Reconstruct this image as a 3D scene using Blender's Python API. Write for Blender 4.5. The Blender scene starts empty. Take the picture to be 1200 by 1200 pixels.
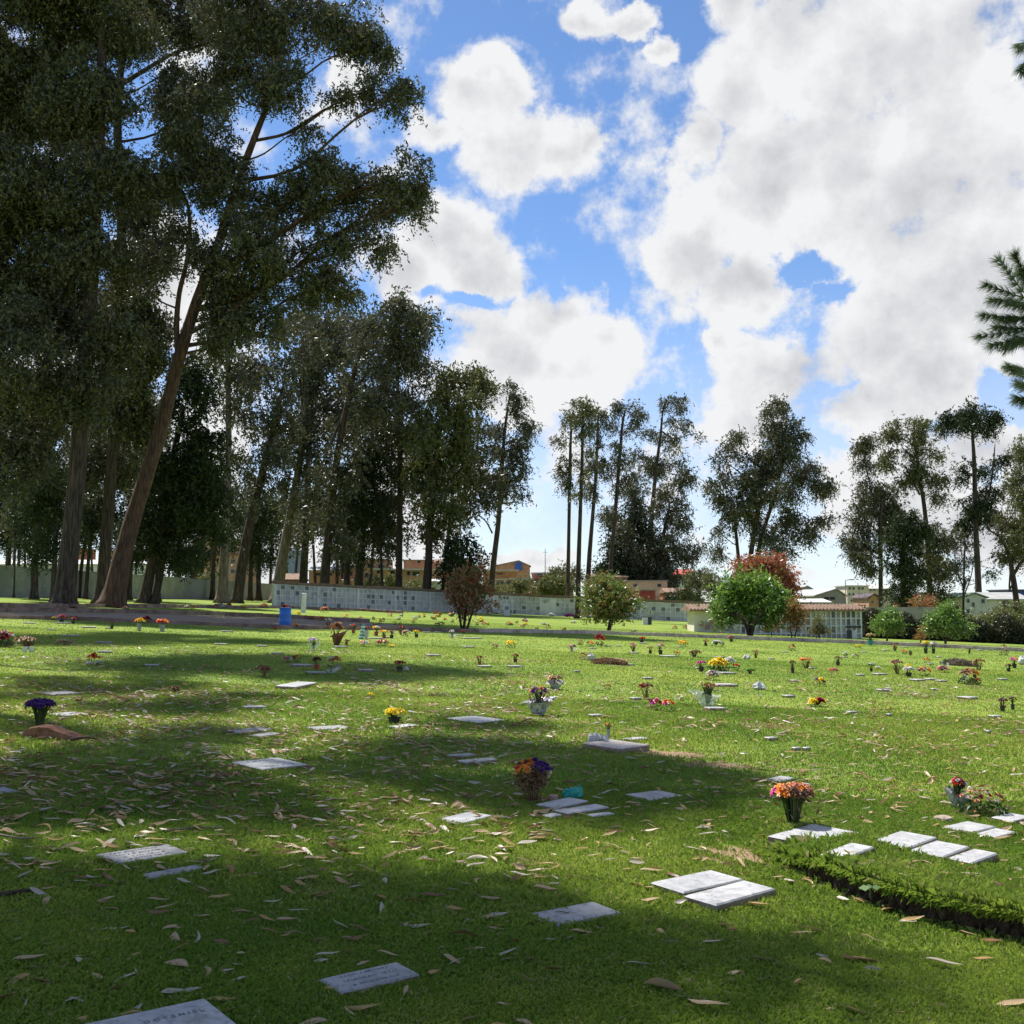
import bpy, bmesh, math, random
import numpy as np
from mathutils import Vector, Matrix
R = math.radians
S = bpy.context.scene
COL = S.collection
rng = np.random.default_rng(11)
random.seed(7)

# ------------------------------------------------------------------ camera
F = 1230.0; EYE = 1.6; PITCH = math.atan(105/F)
cam_d = bpy.data.cameras.new('camera'); cam = bpy.data.objects.new('camera', cam_d); COL.objects.link(cam)
cam.location = (0, 0, EYE); cam.rotation_euler = (math.pi/2+PITCH, 0, 0)
cam_d.sensor_fit = 'HORIZONTAL'; cam_d.sensor_width = 36; cam_d.lens = 36*F/1200
cam_d.clip_start = 0.1; cam_d.clip_end = 6000
S.camera = cam
S.render.resolution_x = 1024; S.render.resolution_y = 1024

def ray(px, py):
    u = (px-600)/F; v = (600-py)/F; c = math.cos(PITCH); s = math.sin(PITCH)
    return u, c-v*s, s+v*c
def tz(x): return -0.044*200*math.tanh(x/200.0)
def ntz(x): return -0.044*200*np.tanh(x/200.0)
def gp(px, py, h=0.0):
    dx, dy, dz = ray(px, py); t = 10.0
    for _ in range(30):
        x = t*dx; s = 0.044 if abs(x) < 1e-6 else -tz(x)/x
        t = (EYE-h)/max(1e-4, -(dz+s*dx))
    return Vector((t*dx, t*dy, tz(t*dx)+h))
def wp(px, py, depth):
    dx, dy, dz = ray(px, py); t = depth/dy
    return Vector((t*dx, depth, EYE+t*dz))
def azel(px, py):
    dx, dy, dz = ray(px, py); return math.atan2(dx, dy), math.atan2(dz, math.hypot(dx, dy))

# ------------------------------------------------------------------ light
SUN_EL, SUN_AZ = 58.0, -38.0            # azimuth from +Y, clockwise positive
sun_d = bpy.data.lights.new('sun', 'SUN'); sun = bpy.data.objects.new('sun', sun_d); COL.objects.link(sun)
sun_d.energy = 5.0; sun_d.angle = R(0.53); sun_d.color = (1.0, 0.955, 0.88)
sv = Vector((math.sin(R(SUN_AZ))*math.cos(R(SUN_EL)), math.cos(R(SUN_AZ))*math.cos(R(SUN_EL)), math.sin(R(SUN_EL))))
sun.rotation_euler = sv.to_track_quat('Z', 'Y').to_euler(); sun.location = sv*60
S.view_settings.view_transform = 'Standard'; S.view_settings.look = 'None'
S.view_settings.exposure = 0.74; S.view_settings.gamma = 1.0

W = bpy.data.worlds.new('World'); S.world = W; W.use_nodes = True
wt = W.node_tree; wt.nodes.clear()
def N(t, typ, **kw):
    n = t.nodes.new(typ)
    for k, v in kw.items():
        if k == 'inp':
            for a, b in v.items():
                if isinstance(b, bpy.types.NodeSocket): t.links.new(b, n.inputs[a])
                else: n.inputs[a].default_value = b
        else: setattr(n, k, v)
    return n
def MA(t, op, a, b=None, c=None, clamp=False):
    n = t.nodes.new('ShaderNodeMath'); n.operation = op; n.use_clamp = clamp
    for i, q in enumerate((a, b, c)):
        if q is None: continue
        if isinstance(q, bpy.types.NodeSocket): t.links.new(q, n.inputs[i])
        else: n.inputs[i].default_value = q
    return n.outputs[0]
def VM(t, op, a, b=None, out=0):
    n = t.nodes.new('ShaderNodeVectorMath'); n.operation = op
    for i, q in enumerate((a, b)):
        if q is None: continue
        if isinstance(q, bpy.types.NodeSocket): t.links.new(q, n.inputs[i])
        else: n.inputs[i].default_value = q
    return n.outputs[out]
def MR(t, v, a, b, c=0.0, d=1.0, smooth=True):
    n = t.nodes.new('ShaderNodeMapRange'); n.interpolation_type = 'SMOOTHSTEP' if smooth else 'LINEAR'
    for i, q in enumerate((v, a, b, c, d)):
        if isinstance(q, bpy.types.NodeSocket): t.links.new(q, n.inputs[i])
        else: n.inputs[i].default_value = q
    return n.outputs[0]
def MIX(t, f, a, b, mode='MIX'):
    n = t.nodes.new('ShaderNodeMix'); n.data_type = 'RGBA'; n.blend_type = mode
    for i, q in ((0, f), (6, a), (7, b)):
        if isinstance(q, bpy.types.NodeSocket): t.links.new(q, n.inputs[i])
        else: n.inputs[i].default_value = (q if i == 0 or len(q) == 4 else (*q, 1))
    return n.outputs[2]

sky = N(wt, 'ShaderNodeTexSky', sky_type='NISHITA', sun_disc=False, sun_elevation=R(SUN_EL), sun_rotation=R(SUN_AZ), altitude=2600, air_density=1.0, dust_density=0.6, ozone_density=1.6)
tc = N(wt, 'ShaderNodeTexCoord'); dirv = tc.outputs['Generated']
sep = N(wt, 'ShaderNodeSeparateXYZ', inp={0: dirv})
azn = MA(wt, 'ARCTAN2', sep.outputs[0], sep.outputs[1]); eln = MA(wt, 'ARCSINE', sep.outputs[2])
ae = N(wt, 'ShaderNodeCombineXYZ', inp={0: azn, 1: eln}).outputs[0]
# slow warp keeps the cloud outlines irregular
wn = N(wt, 'ShaderNodeTexNoise', inp={'Vector': dirv, 'Scale': 11.0, 'Detail': 6.0, 'Roughness': 0.62})
warp = VM(wt, 'MULTIPLY', VM(wt, 'SUBTRACT', wn.outputs['Color'], (0.5, 0.5, 0.5)), (0.10, 0.09, 0.0))
aew = VM(wt, 'ADD', ae, warp)
CL = [ # centre px, radii px
 (545,118,62,48),(600,165,85,55),(655,180,75,42),(692,180,28,28),(512,165,45,28),(575,95,45,25),(408,97,30,18),
 (470,320,60,55),(530,285,75,45),(575,320,60,40),(600,420,85,55),(655,370,60,45),(700,410,52,48),(660,440,90,50),(590,470,60,45),
 (808,180,46,44),(868,110,72,85),(930,50,95,80),(1050,60,180,110),(900,220,130,90),(815,300,65,58),(870,330,60,50),(1080,220,190,150),
 (1010,170,120,110),(1170,330,150,120),(1060,400,110,70),(930,440,100,52),(1020,480,110,45),(870,400,30,20),(1085,440,70,60),(890,490,60,30),
 (692,20,42,26),(770,48,26,20),(740,10,30,18),(500,560,80,60),(450,620,90,45),(620,655,70,22),(1170,520,110,45),(1090,560,90,50),
 (1180,620,140,60),(1010,600,90,30),(200,330,90,80),(60,420,110,90),(200,540,120,70),(300,660,90,40),(860,0,60,50),(1000,560,60,36),]
HO = [(955,318,62,15),(985,335,30,14),(1190,452,62,24),(925,512,30,18),(560,352,45,14),(500,345,30,12)]
def blobs(vec, L):
    cur = None
    for (px, py, rx, ry) in L:
        a, e = azel(min(max(px, -560), 1760), py); k = 1.0/F
        if px < -560: a -= (-560-px)/F
        if px > 1760: a += (px-1760)/F
        kx_, ky_ = 1/(rx*k*1.12*math.cos(abs(a))), 1/(ry*k*1.12)
        q = wt.nodes.new('ShaderNodeVectorMath'); q.operation = 'MULTIPLY_ADD'; wt.links.new(vec, q.inputs[0]); q.inputs[1].default_value = (kx_, ky_, 0); q.inputs[2].default_value = (-a*kx_, -e*ky_, 0)
        l = VM(wt, 'LENGTH', q.outputs[0], out=1)
        cur = l if cur is None else MA(wt, 'MINIMUM', cur, l)
    return MA(wt, 'SUBTRACT', 1.0, cur)
fld = blobs(aew, CL); hol = MA(wt, 'MAXIMUM', blobs(aew, HO), 0.0)
back = MR(wt, sep.outputs[1], -0.1, -0.35)
n1 = N(wt, 'ShaderNodeTexNoise', inp={'Vector': dirv, 'Scale': 13.0, 'Detail': 9.0, 'Roughness': 0.58, 'Lacunarity': 2.1})
nb = N(wt, 'ShaderNodeTexNoise', inp={'Vector': dirv, 'Scale': 2.4, 'Detail': 3.0})
fld = MA(wt, 'MAXIMUM', fld, MA(wt, 'MULTIPLY', back, MA(wt, 'SUBTRACT', nb.outputs[0], 0.60)))
val = MA(wt, 'ADD', MA(wt, 'SUBTRACT', MA(wt, 'MINIMUM', fld, 0.62), MA(wt, 'MULTIPLY', hol, 0.80)), MA(wt, 'MULTIPLY', MA(wt, 'SUBTRACT', n1.outputs[0], 0.5), 2.3))
mask = MR(wt, val, -0.10, 0.36)
low = MR(wt, eln, 0.34, -0.03)
mask = MA(wt, 'MAXIMUM', mask, MA(wt, 'MULTIPLY', low, 0.72))
# relief of the cloud: billows brighter towards the sun, thick middles greyer
up = VM(wt, 'ADD', dirv, (-0.010, 0.0, 0.030))
n2 = N(wt, 'ShaderNodeTexNoise', inp={'Vector': up, 'Scale': 13.0, 'Detail': 9.0, 'Roughness': 0.58, 'Lacunarity': 2.1})
rel = MA(wt, 'SUBTRACT', n1.outputs[0], n2.outputs[0])
n3 = N(wt, 'ShaderNodeTexNoise', inp={'Vector': dirv, 'Scale': 4.2, 'Detail': 5.0, 'Roughness': 0.55})
inner = MR(wt, MA(wt, 'ADD', fld, MA(wt, 'MULTIPLY', MA(wt, 'SUBTRACT', n3.outputs[0], 0.5), 1.8)), 0.25, 1.0)
sh = MA(wt, 'ADD', MA(wt, 'ADD', 1.0, MA(wt, 'MULTIPLY', rel, 2.0)), MA(wt, 'MULTIPLY', inner, -0.60), clamp=True)
ccol = MIX(wt, sh, (0.345, 0.352, 0.372), (0.54, 0.543, 0.55))
SKY_K = 0.088
skc = VM(wt, 'MULTIPLY', sky.outputs[0], (SKY_K*0.92, SKY_K*1.08, SKY_K*1.22))
n = wt.nodes.new('ShaderNodeMix'); n.data_type = 'RGBA'; wt.links.new(mask, n.inputs[0]); wt.links.new(skc, n.inputs[6]); wt.links.new(ccol, n.inputs[7])
bg = N(wt, 'ShaderNodeBackground', inp={0: n.outputs[2], 1: 1.0})
wt.links.new(bg.outputs[0], N(wt, 'ShaderNodeOutputWorld').inputs[0])

# ------------------------------------------------------------------ materials
MATS = {}
def mat(key, build):
    if key not in MATS:
        m = bpy.data.materials.new(key); m.use_nodes = True; m.node_tree.nodes.clear()
        MATS[key] = m; build(m.node_tree)
    return MATS[key]
def out(t, sh): t.links.new(sh, N(t, 'ShaderNodeOutputMaterial').inputs[0])
def rough(key, c1, c2, scale=8.0, r=0.8, bump=0.3, stretch=None, detail=6, dirt=None, bscale=None, spec=0.3):
    def b(t):
        co = N(t, 'ShaderNodeTexCoord').outputs['Object']
        if stretch: co = VM(t, 'MULTIPLY', co, stretch)
        n = N(t, 'ShaderNodeTexNoise', inp={'Vector': co, 'Scale': scale, 'Detail': detail, 'Roughness': 0.62})
        c = MIX(t, MR(t, n.outputs[0], 0.32, 0.68), c1, c2)
        if dirt:
            d = N(t, 'ShaderNodeTexNoise', inp={'Vector': co, 'Scale': scale*0.28+0.6, 'Detail': 7, 'Roughness': 0.7})
            c = MIX(t, MR(t, d.outputs[0], 0.52, 0.72), c, dirt)
        n2 = N(t, 'ShaderNodeTexNoise', inp={'Vector': co, 'Scale': (bscale or scale*4), 'Detail': 4})
        bp = N(t, 'ShaderNodeBump', inp={'Height': n2.outputs[0], 'Strength': bump, 'Distance': 0.02})
        p = N(t, 'ShaderNodeBsdfPrincipled', inp={'Base Color': c, 'Roughness': r, 'Normal': bp.outputs[0], 'Specular IOR Level': spec})
        out(t, p.outputs[0])
    return mat(key, b)
def leafy(key, c1, c2, c3=None, trans=0.35, gloss=0.06, p3=0.85):
    def b(t):
        ri = N(t, 'ShaderNodeNewGeometry').outputs['Random Per Island']
        c = MIX(t, ri, c1, c2)
        if c3: c = MIX(t, MR(t, MA(t, 'FRACT', MA(t, 'MULTIPLY', ri, 17.3)), p3, p3+0.05), c, c3)
        d = N(t, 'ShaderNodeBsdfDiffuse', inp={0: c}); tr = N(t, 'ShaderNodeBsdfTranslucent', inp={0: c})
        m = N(t, 'ShaderNodeMixShader', inp={0: trans, 1: d.outputs[0], 2: tr.outputs[0]})
        g = N(t, 'ShaderNodeBsdfGlossy', inp={0: (0.7, 0.75, 0.8, 1), 'Roughness': 0.38})
        m2 = N(t, 'ShaderNodeMixShader', inp={0: gloss, 1: m.outputs[0], 2: g.outputs[0]})
        out(t, m2.outputs[0])
    return mat(key, b)
def petal(key, c, v=0.25, trans=0.3):
    a = tuple(x*(1-v) for x in c); b = tuple(min(1, x*(1+v)) for x in c)
    return leafy(key, a, b, trans=trans, gloss=0.03)
def plastic(key, c, r=0.4):
    def b(t):
        co = N(t, 'ShaderNodeTexCoord').outputs['Object']
        n = N(t, 'ShaderNodeTexNoise', inp={'Vector': co, 'Scale': 5.0, 'Detail': 6})
        cc = MIX(t, MR(t, n.outputs[0], 0.4, 0.7), c, tuple(x*0.75+0.02 for x in c))
        out(t, N(t, 'ShaderNodeBsdfPrincipled', inp={'Base Color': cc, 'Roughness': r}).outputs[0])
    return mat(key, b)
def glassy(key, c=(0.8, 0.82, 0.85)):
    def b(t):
        g = N(t, 'ShaderNodeBsdfPrincipled', inp={'Base Color': (*c, 1), 'Roughness': 0.2, 'Specular IOR Level': 0.8})
        tr = N(t, 'ShaderNodeBsdfTransparent')
        out(t, N(t, 'ShaderNodeMixShader', inp={0: 0.38, 1: tr.outputs[0], 2: g.outputs[0]}).outputs[0])
    return mat(key, b)

BARK = rough('bark_dark', (0.026, 0.019, 0.015), (0.10, 0.072, 0.055), 3.0, 0.95, 1.0, stretch=(3.2, 3.2, 0.35), bscale=9, dirt=(0.16, 0.12, 0.09))
BARKR = rough('bark_red', (0.035, 0.022, 0.017), (0.14, 0.08, 0.055), 3.4, 0.95, 1.0, stretch=(3.2, 3.2, 0.25), bscale=9, dirt=(0.22, 0.11, 0.065))
BARKP = rough('bark_pale', (0.11, 0.08, 0.06), (0.25, 0.20, 0.155), 2.0, 0.9, 0.6, stretch=(2, 2, 0.35), dirt=(0.09, 0.06, 0.045))
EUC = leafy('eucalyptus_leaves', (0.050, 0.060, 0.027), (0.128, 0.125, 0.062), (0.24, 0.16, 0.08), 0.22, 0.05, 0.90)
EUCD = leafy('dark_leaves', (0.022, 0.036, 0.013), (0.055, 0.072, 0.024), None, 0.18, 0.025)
EUCO = leafy('olive_leaves', (0.075, 0.095, 0.032), (0.16, 0.165, 0.06), (0.24, 0.15, 0.06), 0.28, 0.035, 0.9)
GREENB = leafy('bright_leaves', (0.08, 0.17, 0.02), (0.20, 0.33, 0.05), (0.32, 0.42, 0.09), 0.35, 0.06, 0.85)
GREENM = leafy('mixed_leaves', (0.09, 0.16, 0.03), (0.24, 0.30, 0.06), (0.36, 0.15, 0.05), 0.35, 0.06, 0.80)
REDL = leafy('red_leaves', (0.32, 0.075, 0.045), (0.52, 0.18, 0.085), (0.15, 0.20, 0.05), 0.35, 0.05, 0.78)
REDG = leafy('red_green_leaves', (0.10, 0.13, 0.035), (0.22, 0.21, 0.06), (0.48, 0.11, 0.07), 0.35, 0.05, 0.62)
ORGL = leafy('orange_leaves', (0.20, 0.16, 0.04), (0.38, 0.22, 0.06), (0.30, 0.09, 0.04), 0.35, 0.05, 0.7)
NEED = leafy('pine_needles', (0.05, 0.085, 0.04), (0.13, 0.17, 0.07), None, 0.25, 0.08)
HEDGE = leafy('hedge_leaves', (0.02, 0.028, 0.012), (0.055, 0.06, 0.022), (0.12, 0.08, 0.04), 0.25, 0.03, 0.9)
SHRUB = leafy('shrub_leaves', (0.09, 0.12, 0.035), (0.22, 0.24, 0.08), (0.25, 0.15, 0.07), 0.3, 0.04, 0.85)

# ------------------------------------------------------------------ mesh helpers
class MB:
    def __init__(s): s.v = []; s.f = []; s.m = []
    def add(s, vs, fs, mi=0):
        o = len(s.v); s.v.extend([tuple(p) for p in vs]); s.f.extend([tuple(i+o for i in f) for f in fs]); s.m.extend([mi]*len(fs)); return s
    def box(s, c, d, mi=0, M=None):
        x, y, z = (k/2 for k in d)
        vs = [Vector((a*x, b*y, e*z)) for a in (-1, 1) for b in (-1, 1) for e in (-1, 1)]
        if M is not None: vs = [M @ v for v in vs]
        vs = [v+Vector(c) for v in vs]
        return s.add(vs, [(0, 1, 3, 2), (4, 6, 7, 5), (0, 4, 5, 1), (2, 3, 7, 6), (0, 2, 6, 4), (1, 5, 7, 3)], mi)
    def tube(s, pts, rad, n=8, mi=0, wob=0.0, cap=True, flare=None):
        pts = [Vector(p) for p in pts]; vs = []; fs = []; k = len(pts)
        ref = Vector((0.31, 0.95, 0.07)).normalized()
        ph = [random.uniform(0.8, 1.2) for _ in range(n)]
        for i, p in enumerate(pts):
            t = (pts[min(i+1, k-1)]-pts[max(i-1, 0)]).normalized()
            a = t.cross(ref)
            if a.length < 0.1: a = t.cross(Vector((1, 0, 0)))
            a.normalize(); b = t.cross(a)
            for j in range(n):
                w = 1+wob*(ph[j]-1)*5+random.uniform(-wob, wob)
                an = 2*math.pi*j/n
                vs.append(p+(a*math.cos(an)+b*math.sin(an))*rad[i]*w)
        for i in range(k-1):
            for j in range(n):
                fs.append((i*n+j, i*n+(j+1) % n, (i+1)*n+(j+1) % n, (i+1)*n+j))
        if cap: fs.append(tuple(range(n-1, -1, -1))); fs.append(tuple((k-1)*n+j for j in range(n)))
        return s.add(vs, fs, mi)
    def lathe(s, c, prof, n=12, mi=0, cap0=True, cap1=False, crump=0.0):
        vs = []; fs = []; c = Vector(c); k = len(prof)
        for r, z in prof:
            for j in range(n):
                a = 2*math.pi*j/n; q = 1+random.uniform(-crump, crump)
                vs.append(c+Vector((r*q*math.cos(a), r*q*math.sin(a), z*(1+random.uniform(-crump, crump)*0.5))))
        for i in range(k-1):
            for j in range(n): fs.append((i*n+j, i*n+(j+1) % n, (i+1)*n+(j+1) % n, (i+1)*n+j))
        if cap0: fs.append(tuple(range(n-1, -1, -1)))
        if cap1: fs.append(tuple((k-1)*n+j for j in range(n)))
        return s.add(vs, fs, mi)
def np_mesh(name, V, nper, mats, tri=False):
    """V: (n, nper, 3) array of separate polygons"""
    me = bpy.data.meshes.new(name); n = V.shape[0]
    me.vertices.add(n*nper); me.vertices.foreach_set('co', V.reshape(-1).astype(np.float32))
    me.loops.add(n*nper); me.loops.foreach_set('vertex_index', np.arange(n*nper, dtype=np.int32))
    me.polygons.add(n); me.polygons.foreach_set('loop_start', np.arange(0, n*nper, nper, dtype=np.int32))
    me.update(calc_edges=True)
    for m in mats: me.materials.append(m)
    return me
def link(name, me, parent=None, loc=None):
    o = bpy.data.objects.new(name, me); COL.objects.link(o)
    if parent: o.parent = parent
    if loc is not None: o.location = loc
    return o
def build(mb, name, mats, parent=None, loc=None, smooth=False, bevel=0):
    me = bpy.data.meshes.new(name); L = Vector(loc) if loc is not None else Vector((0, 0, 0))
    pl = Vector(parent.location) if parent else Vector((0, 0, 0))
    vs = mb.v
    me.from_pydata([tuple(Vector(v)-pl) for v in vs] if parent else [tuple(Vector(v)-L) for v in vs], [], mb.f)
    mats = mats if isinstance(mats, (list, tuple)) else [mats]
    for m in mats: me.materials.append(m)
    if len(mats) > 1: me.polygons.foreach_set('material_index', mb.m)
    if smooth: me.polygons.foreach_set('use_smooth', [True]*len(me.polygons))
    me.update()
    o = link(name, me, parent, None if parent else loc)
    return o
def tag(o, label=None, cat=None, group=None, kind=None):
    if label: o['label'] = label
    if cat: o['category'] = cat
    if group: o['group'] = group
    if kind: o['kind'] = kind
    return o
def empty(name, loc, label, cat, group=None):
    o = bpy.data.objects.new(name, None); COL.objects.link(o); o.location = loc; o.empty_display_size = 0.2
    bpy.context.view_layer.update() if False else None
    return tag(o, label, cat, group)
def np_child(name, V, nper, mats, parent):
    V = V - np.array(parent.location)[None, None, :]
    return link(name, np_mesh(name, V, nper, mats), parent)
def rdirs(n):
    d = rng.normal(size=(n, 3)); return d/np.linalg.norm(d, axis=1, keepdims=True)
def leaf_quads(C, L, Wd, droop=0.0):
    """rhombic leaves at centres C, lengths L, widths Wd"""
    n = len(C); a = rdirs(n); a[:, 2] -= droop; a /= np.linalg.norm(a, axis=1, keepdims=True)
    b = np.cross(a, rdirs(n)); b /= np.linalg.norm(b, axis=1, keepdims=True)+1e-9
    L = np.asarray(L).reshape(-1, 1); Wd = np.asarray(Wd).reshape(-1, 1)
    V = np.empty((n, 4, 3)); V[:, 0] = C-a*L/2; V[:, 1] = C+b*Wd/2-a*L*0.08; V[:, 2] = C+a*L/2; V[:, 3] = C-b*Wd/2-a*L*0.08
    return V
# ------------------------------------------------------------------ ground
PLOT = [gp(893, 1003), gp(945, 1030), gp(1000, 1056), gp(1050, 1073), gp(1100, 1087), gp(1200, 1107), gp(1300, 1128)]
PL = [(p.x, p.y) for p in PLOT]
PLH = 0.15
def seg_dist(x, y):
    """signed distance inside the raised plot (positive on the far side of its edge)"""
    best = np.full(np.shape(x), 1e9); sgn = np.ones(np.shape(x))
    for (a, b), (c, d) in zip(PL[:-1], PL[1:]):
        ex, ey = c-a, d-b; l2 = ex*ex+ey*ey
        t = np.clip(((x-a)*ex+(y-b)*ey)/l2, 0, 1)
        dx, dy = x-(a+t*ex), y-(b+t*ey); q = np.hypot(dx, dy); s = np.sign(ex*dy-ey*dx)
        m = q < best; best = np.where(m, q, best); sgn = np.where(m, s, sgn)
    return best*sgn
def raise_(x, y):
    x = np.asarray(x, float); y = np.asarray(y, float); d = seg_dist(x, y)
    side = np.clip((x-(PL[0][0]-0.02))/0.25, 0, 1)
    return np.where(d > 0, PLH*np.clip(1-d/2.2, 0, 1)*side, 0.0)
def gz(x, y): return float(tz(x)+raise_(x, y))
def on(px, py, h=0.0):
    p = gp(px, py, h); r = float(raise_(p.x, p.y))
    if r > 0: p = gp(px, py, h+r)
    return p

def ground_shader(t):
    ob = N(t, 'ShaderNodeTexCoord').outputs['Object']
    big = N(t, 'ShaderNodeTexNoise', inp={'Vector': ob, 'Scale': 0.22, 'Detail': 5, 'Roughness': 0.6})
    mid = N(t, 'ShaderNodeTexNoise', inp={'Vector': ob, 'Scale': 2.6, 'Detail': 6, 'Roughness': 0.65})
    fine = N(t, 'ShaderNodeTexNoise', inp={'Vector': ob, 'Scale': 38.0, 'Detail': 5, 'Roughness': 0.7})
    c = MIX(t, MR(t, big.outputs[0], 0.35, 0.65), (0.14, 0.215, 0.028), (0.235, 0.295, 0.046))
    c = MIX(t, MR(t, mid.outputs[0], 0.55, 0.78, 0, 0.6), c, (0.27, 0.26, 0.07))
    c = MIX(t, MR(t, fine.outputs[0], 0.40, 0.70, 0, 0.55), c, (0.09, 0.14, 0.022))
    m = None
    for (px, py, rx, ry) in DIRT:
        p = gp(px, py); q = VM(t, 'MULTIPLY', VM(t, 'SUBTRACT', ob, tuple(p)), (1/rx, 1/ry, 0))
        l = MA(t, 'SUBTRACT', 1.0, VM(t, 'LENGTH', q, out=1)); m = l if m is None else MA(t, 'MAXIMUM', m, l)
    m = MR(t, MA(t, 'ADD', m, MA(t, 'MULTIPLY', MA(t, 'SUBTRACT', mid.outputs[0], 0.5), 1.6)), 0.05, 0.25)
    c = MIX(t, m, c, (0.27, 0.185, 0.11))
    bp = N(t, 'ShaderNodeBump', inp={'Height': fine.outputs[0], 'Strength': 0.6, 'Distance': 0.03})
    out(t, N(t, 'ShaderNodeBsdfPrincipled', inp={'Base Color': c, 'Roughness': 0.9, 'Normal': bp.outputs[0], 'Specular IOR Level': 0.15}).outputs[0])
DIRT = [(640, 1010, 0.18, 0.14), (330, 930, 0.35, 0.2), (1130, 1010, 0.3, 0.12), (560, 850, .4, .3), (900, 850, .5, .4),(868, 1004, 0.34, 0.36), (790, 884, 0.55, 0.3), (840, 897, 0.5, 0.28), (750, 880, 0.3, 0.2), (1175, 990, 0.5, 0.25), (712, 772, 1.2, 0.9)]
SOILM = rough('soil', (0.05, 0.032, 0.02), (0.12, 0.08, 0.05), 30, 0.95, 1.0)
GM = mat('lawn_soil', ground_shader)
def grid_mesh(xs, ys):
    X, Y = np.meshgrid(xs, ys); Z = ntz(X)
    V = np.stack([X, Y, Z], -1).reshape(-1, 3); nx, ny = len(xs), len(ys)
    i = (np.arange(ny-1)[:, None]*nx+np.arange(nx-1)[None, :]).reshape(-1)
    return V, np.stack([i, i+1, i+nx+1, i+nx], -1)
xs = np.concatenate([-np.geomspace(3000, 3, 46), np.linspace(-2.5, 2.5, 7), np.geomspace(3, 3000, 46)])
ys = np.concatenate([-np.geomspace(3000, 3, 16), np.linspace(0, 60, 40), np.geomspace(64, 3000, 40)])
V, Fc = grid_mesh(xs, ys)
me = bpy.data.meshes.new('lawn'); me.from_pydata(V.tolist(), [], Fc.tolist()); me.materials.append(GM)
me.polygons.foreach_set('use_smooth', [True]*len(me.polygons))
tag(link('lawn', me), kind='structure')

# raised turf plot with its cut soil edge
mb = MB(); NS = 150; NT = 22
cum = [0]
for a, b in zip(PL[:-1], PL[1:]): cum.append(cum[-1]+math.hypot(b[0]-a[0], b[1]-a[1]))
def along(s):
    for i in range(len(PL)-1):
        if s <= cum[i+1] or i == len(PL)-2:
            t = (s-cum[i])/(cum[i+1]-cum[i]); a, b = PL[i], PL[i+1]
            e = Vector((b[0]-a[0], b[1]-a[1])).normalized()
            return a[0]+(b[0]-a[0])*t, a[1]+(b[1]-a[1])*t, -e.y, e.x
top = []; face = []
for i in range(NS+1):
    s = cum[-1]*i/NS; x, y, nx, ny = along(s); j = 0.018*math.sin(i*1.7)+random.uniform(-0.014, 0.014)
    row = []
    for k in range(NT+1):
        d = 2.25*(k/NT)**1.5+0.001
        X, Y = x+nx*(d+(j if k == 0 else 0)), y+ny*(d+(j if k == 0 else 0))
        hh = PLH*max(0, 1-d/2.2)*min(1, max(0, (X-(PL[0][0]-0.02))/0.25))
        row.append((X, Y, tz(X)+hh+(0.003 if hh > 0.0005 else -0.01)))
    top.append(row)
    h0 = row[0][2]-tz(row[0][0])
    face.append([(row[0][0]+nx*0.03*math.sin(q*2+i), row[0][1]+ny*0.02*random.uniform(0, 1)+ny*0.02, tz(row[0][0])-0.01+(h0+0.01)*q/4) for q in range(4)]+[row[0]])
vs = [p for r in top for p in r]; w = NT+1
mb.add(vs, [(i*w+k, i*w+k+1, (i+1)*w+k+1, (i+1)*w+k) for i in range(NS) for k in range(NT)], 0)
vs = [p for r in face for p in r]
mb.add(vs, [(i*5+k, i*5+k+1, (i+1)*5+k+1, (i+1)*5+k) for i in range(NS) for k in range(4)], 1)
tag(build(mb, 'turf_plot', [GM, SOILM]), kind='structure')

FOOT = []          # footprints to keep free of grass: (cx, cy, ux, uy, half len, half wid)
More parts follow.
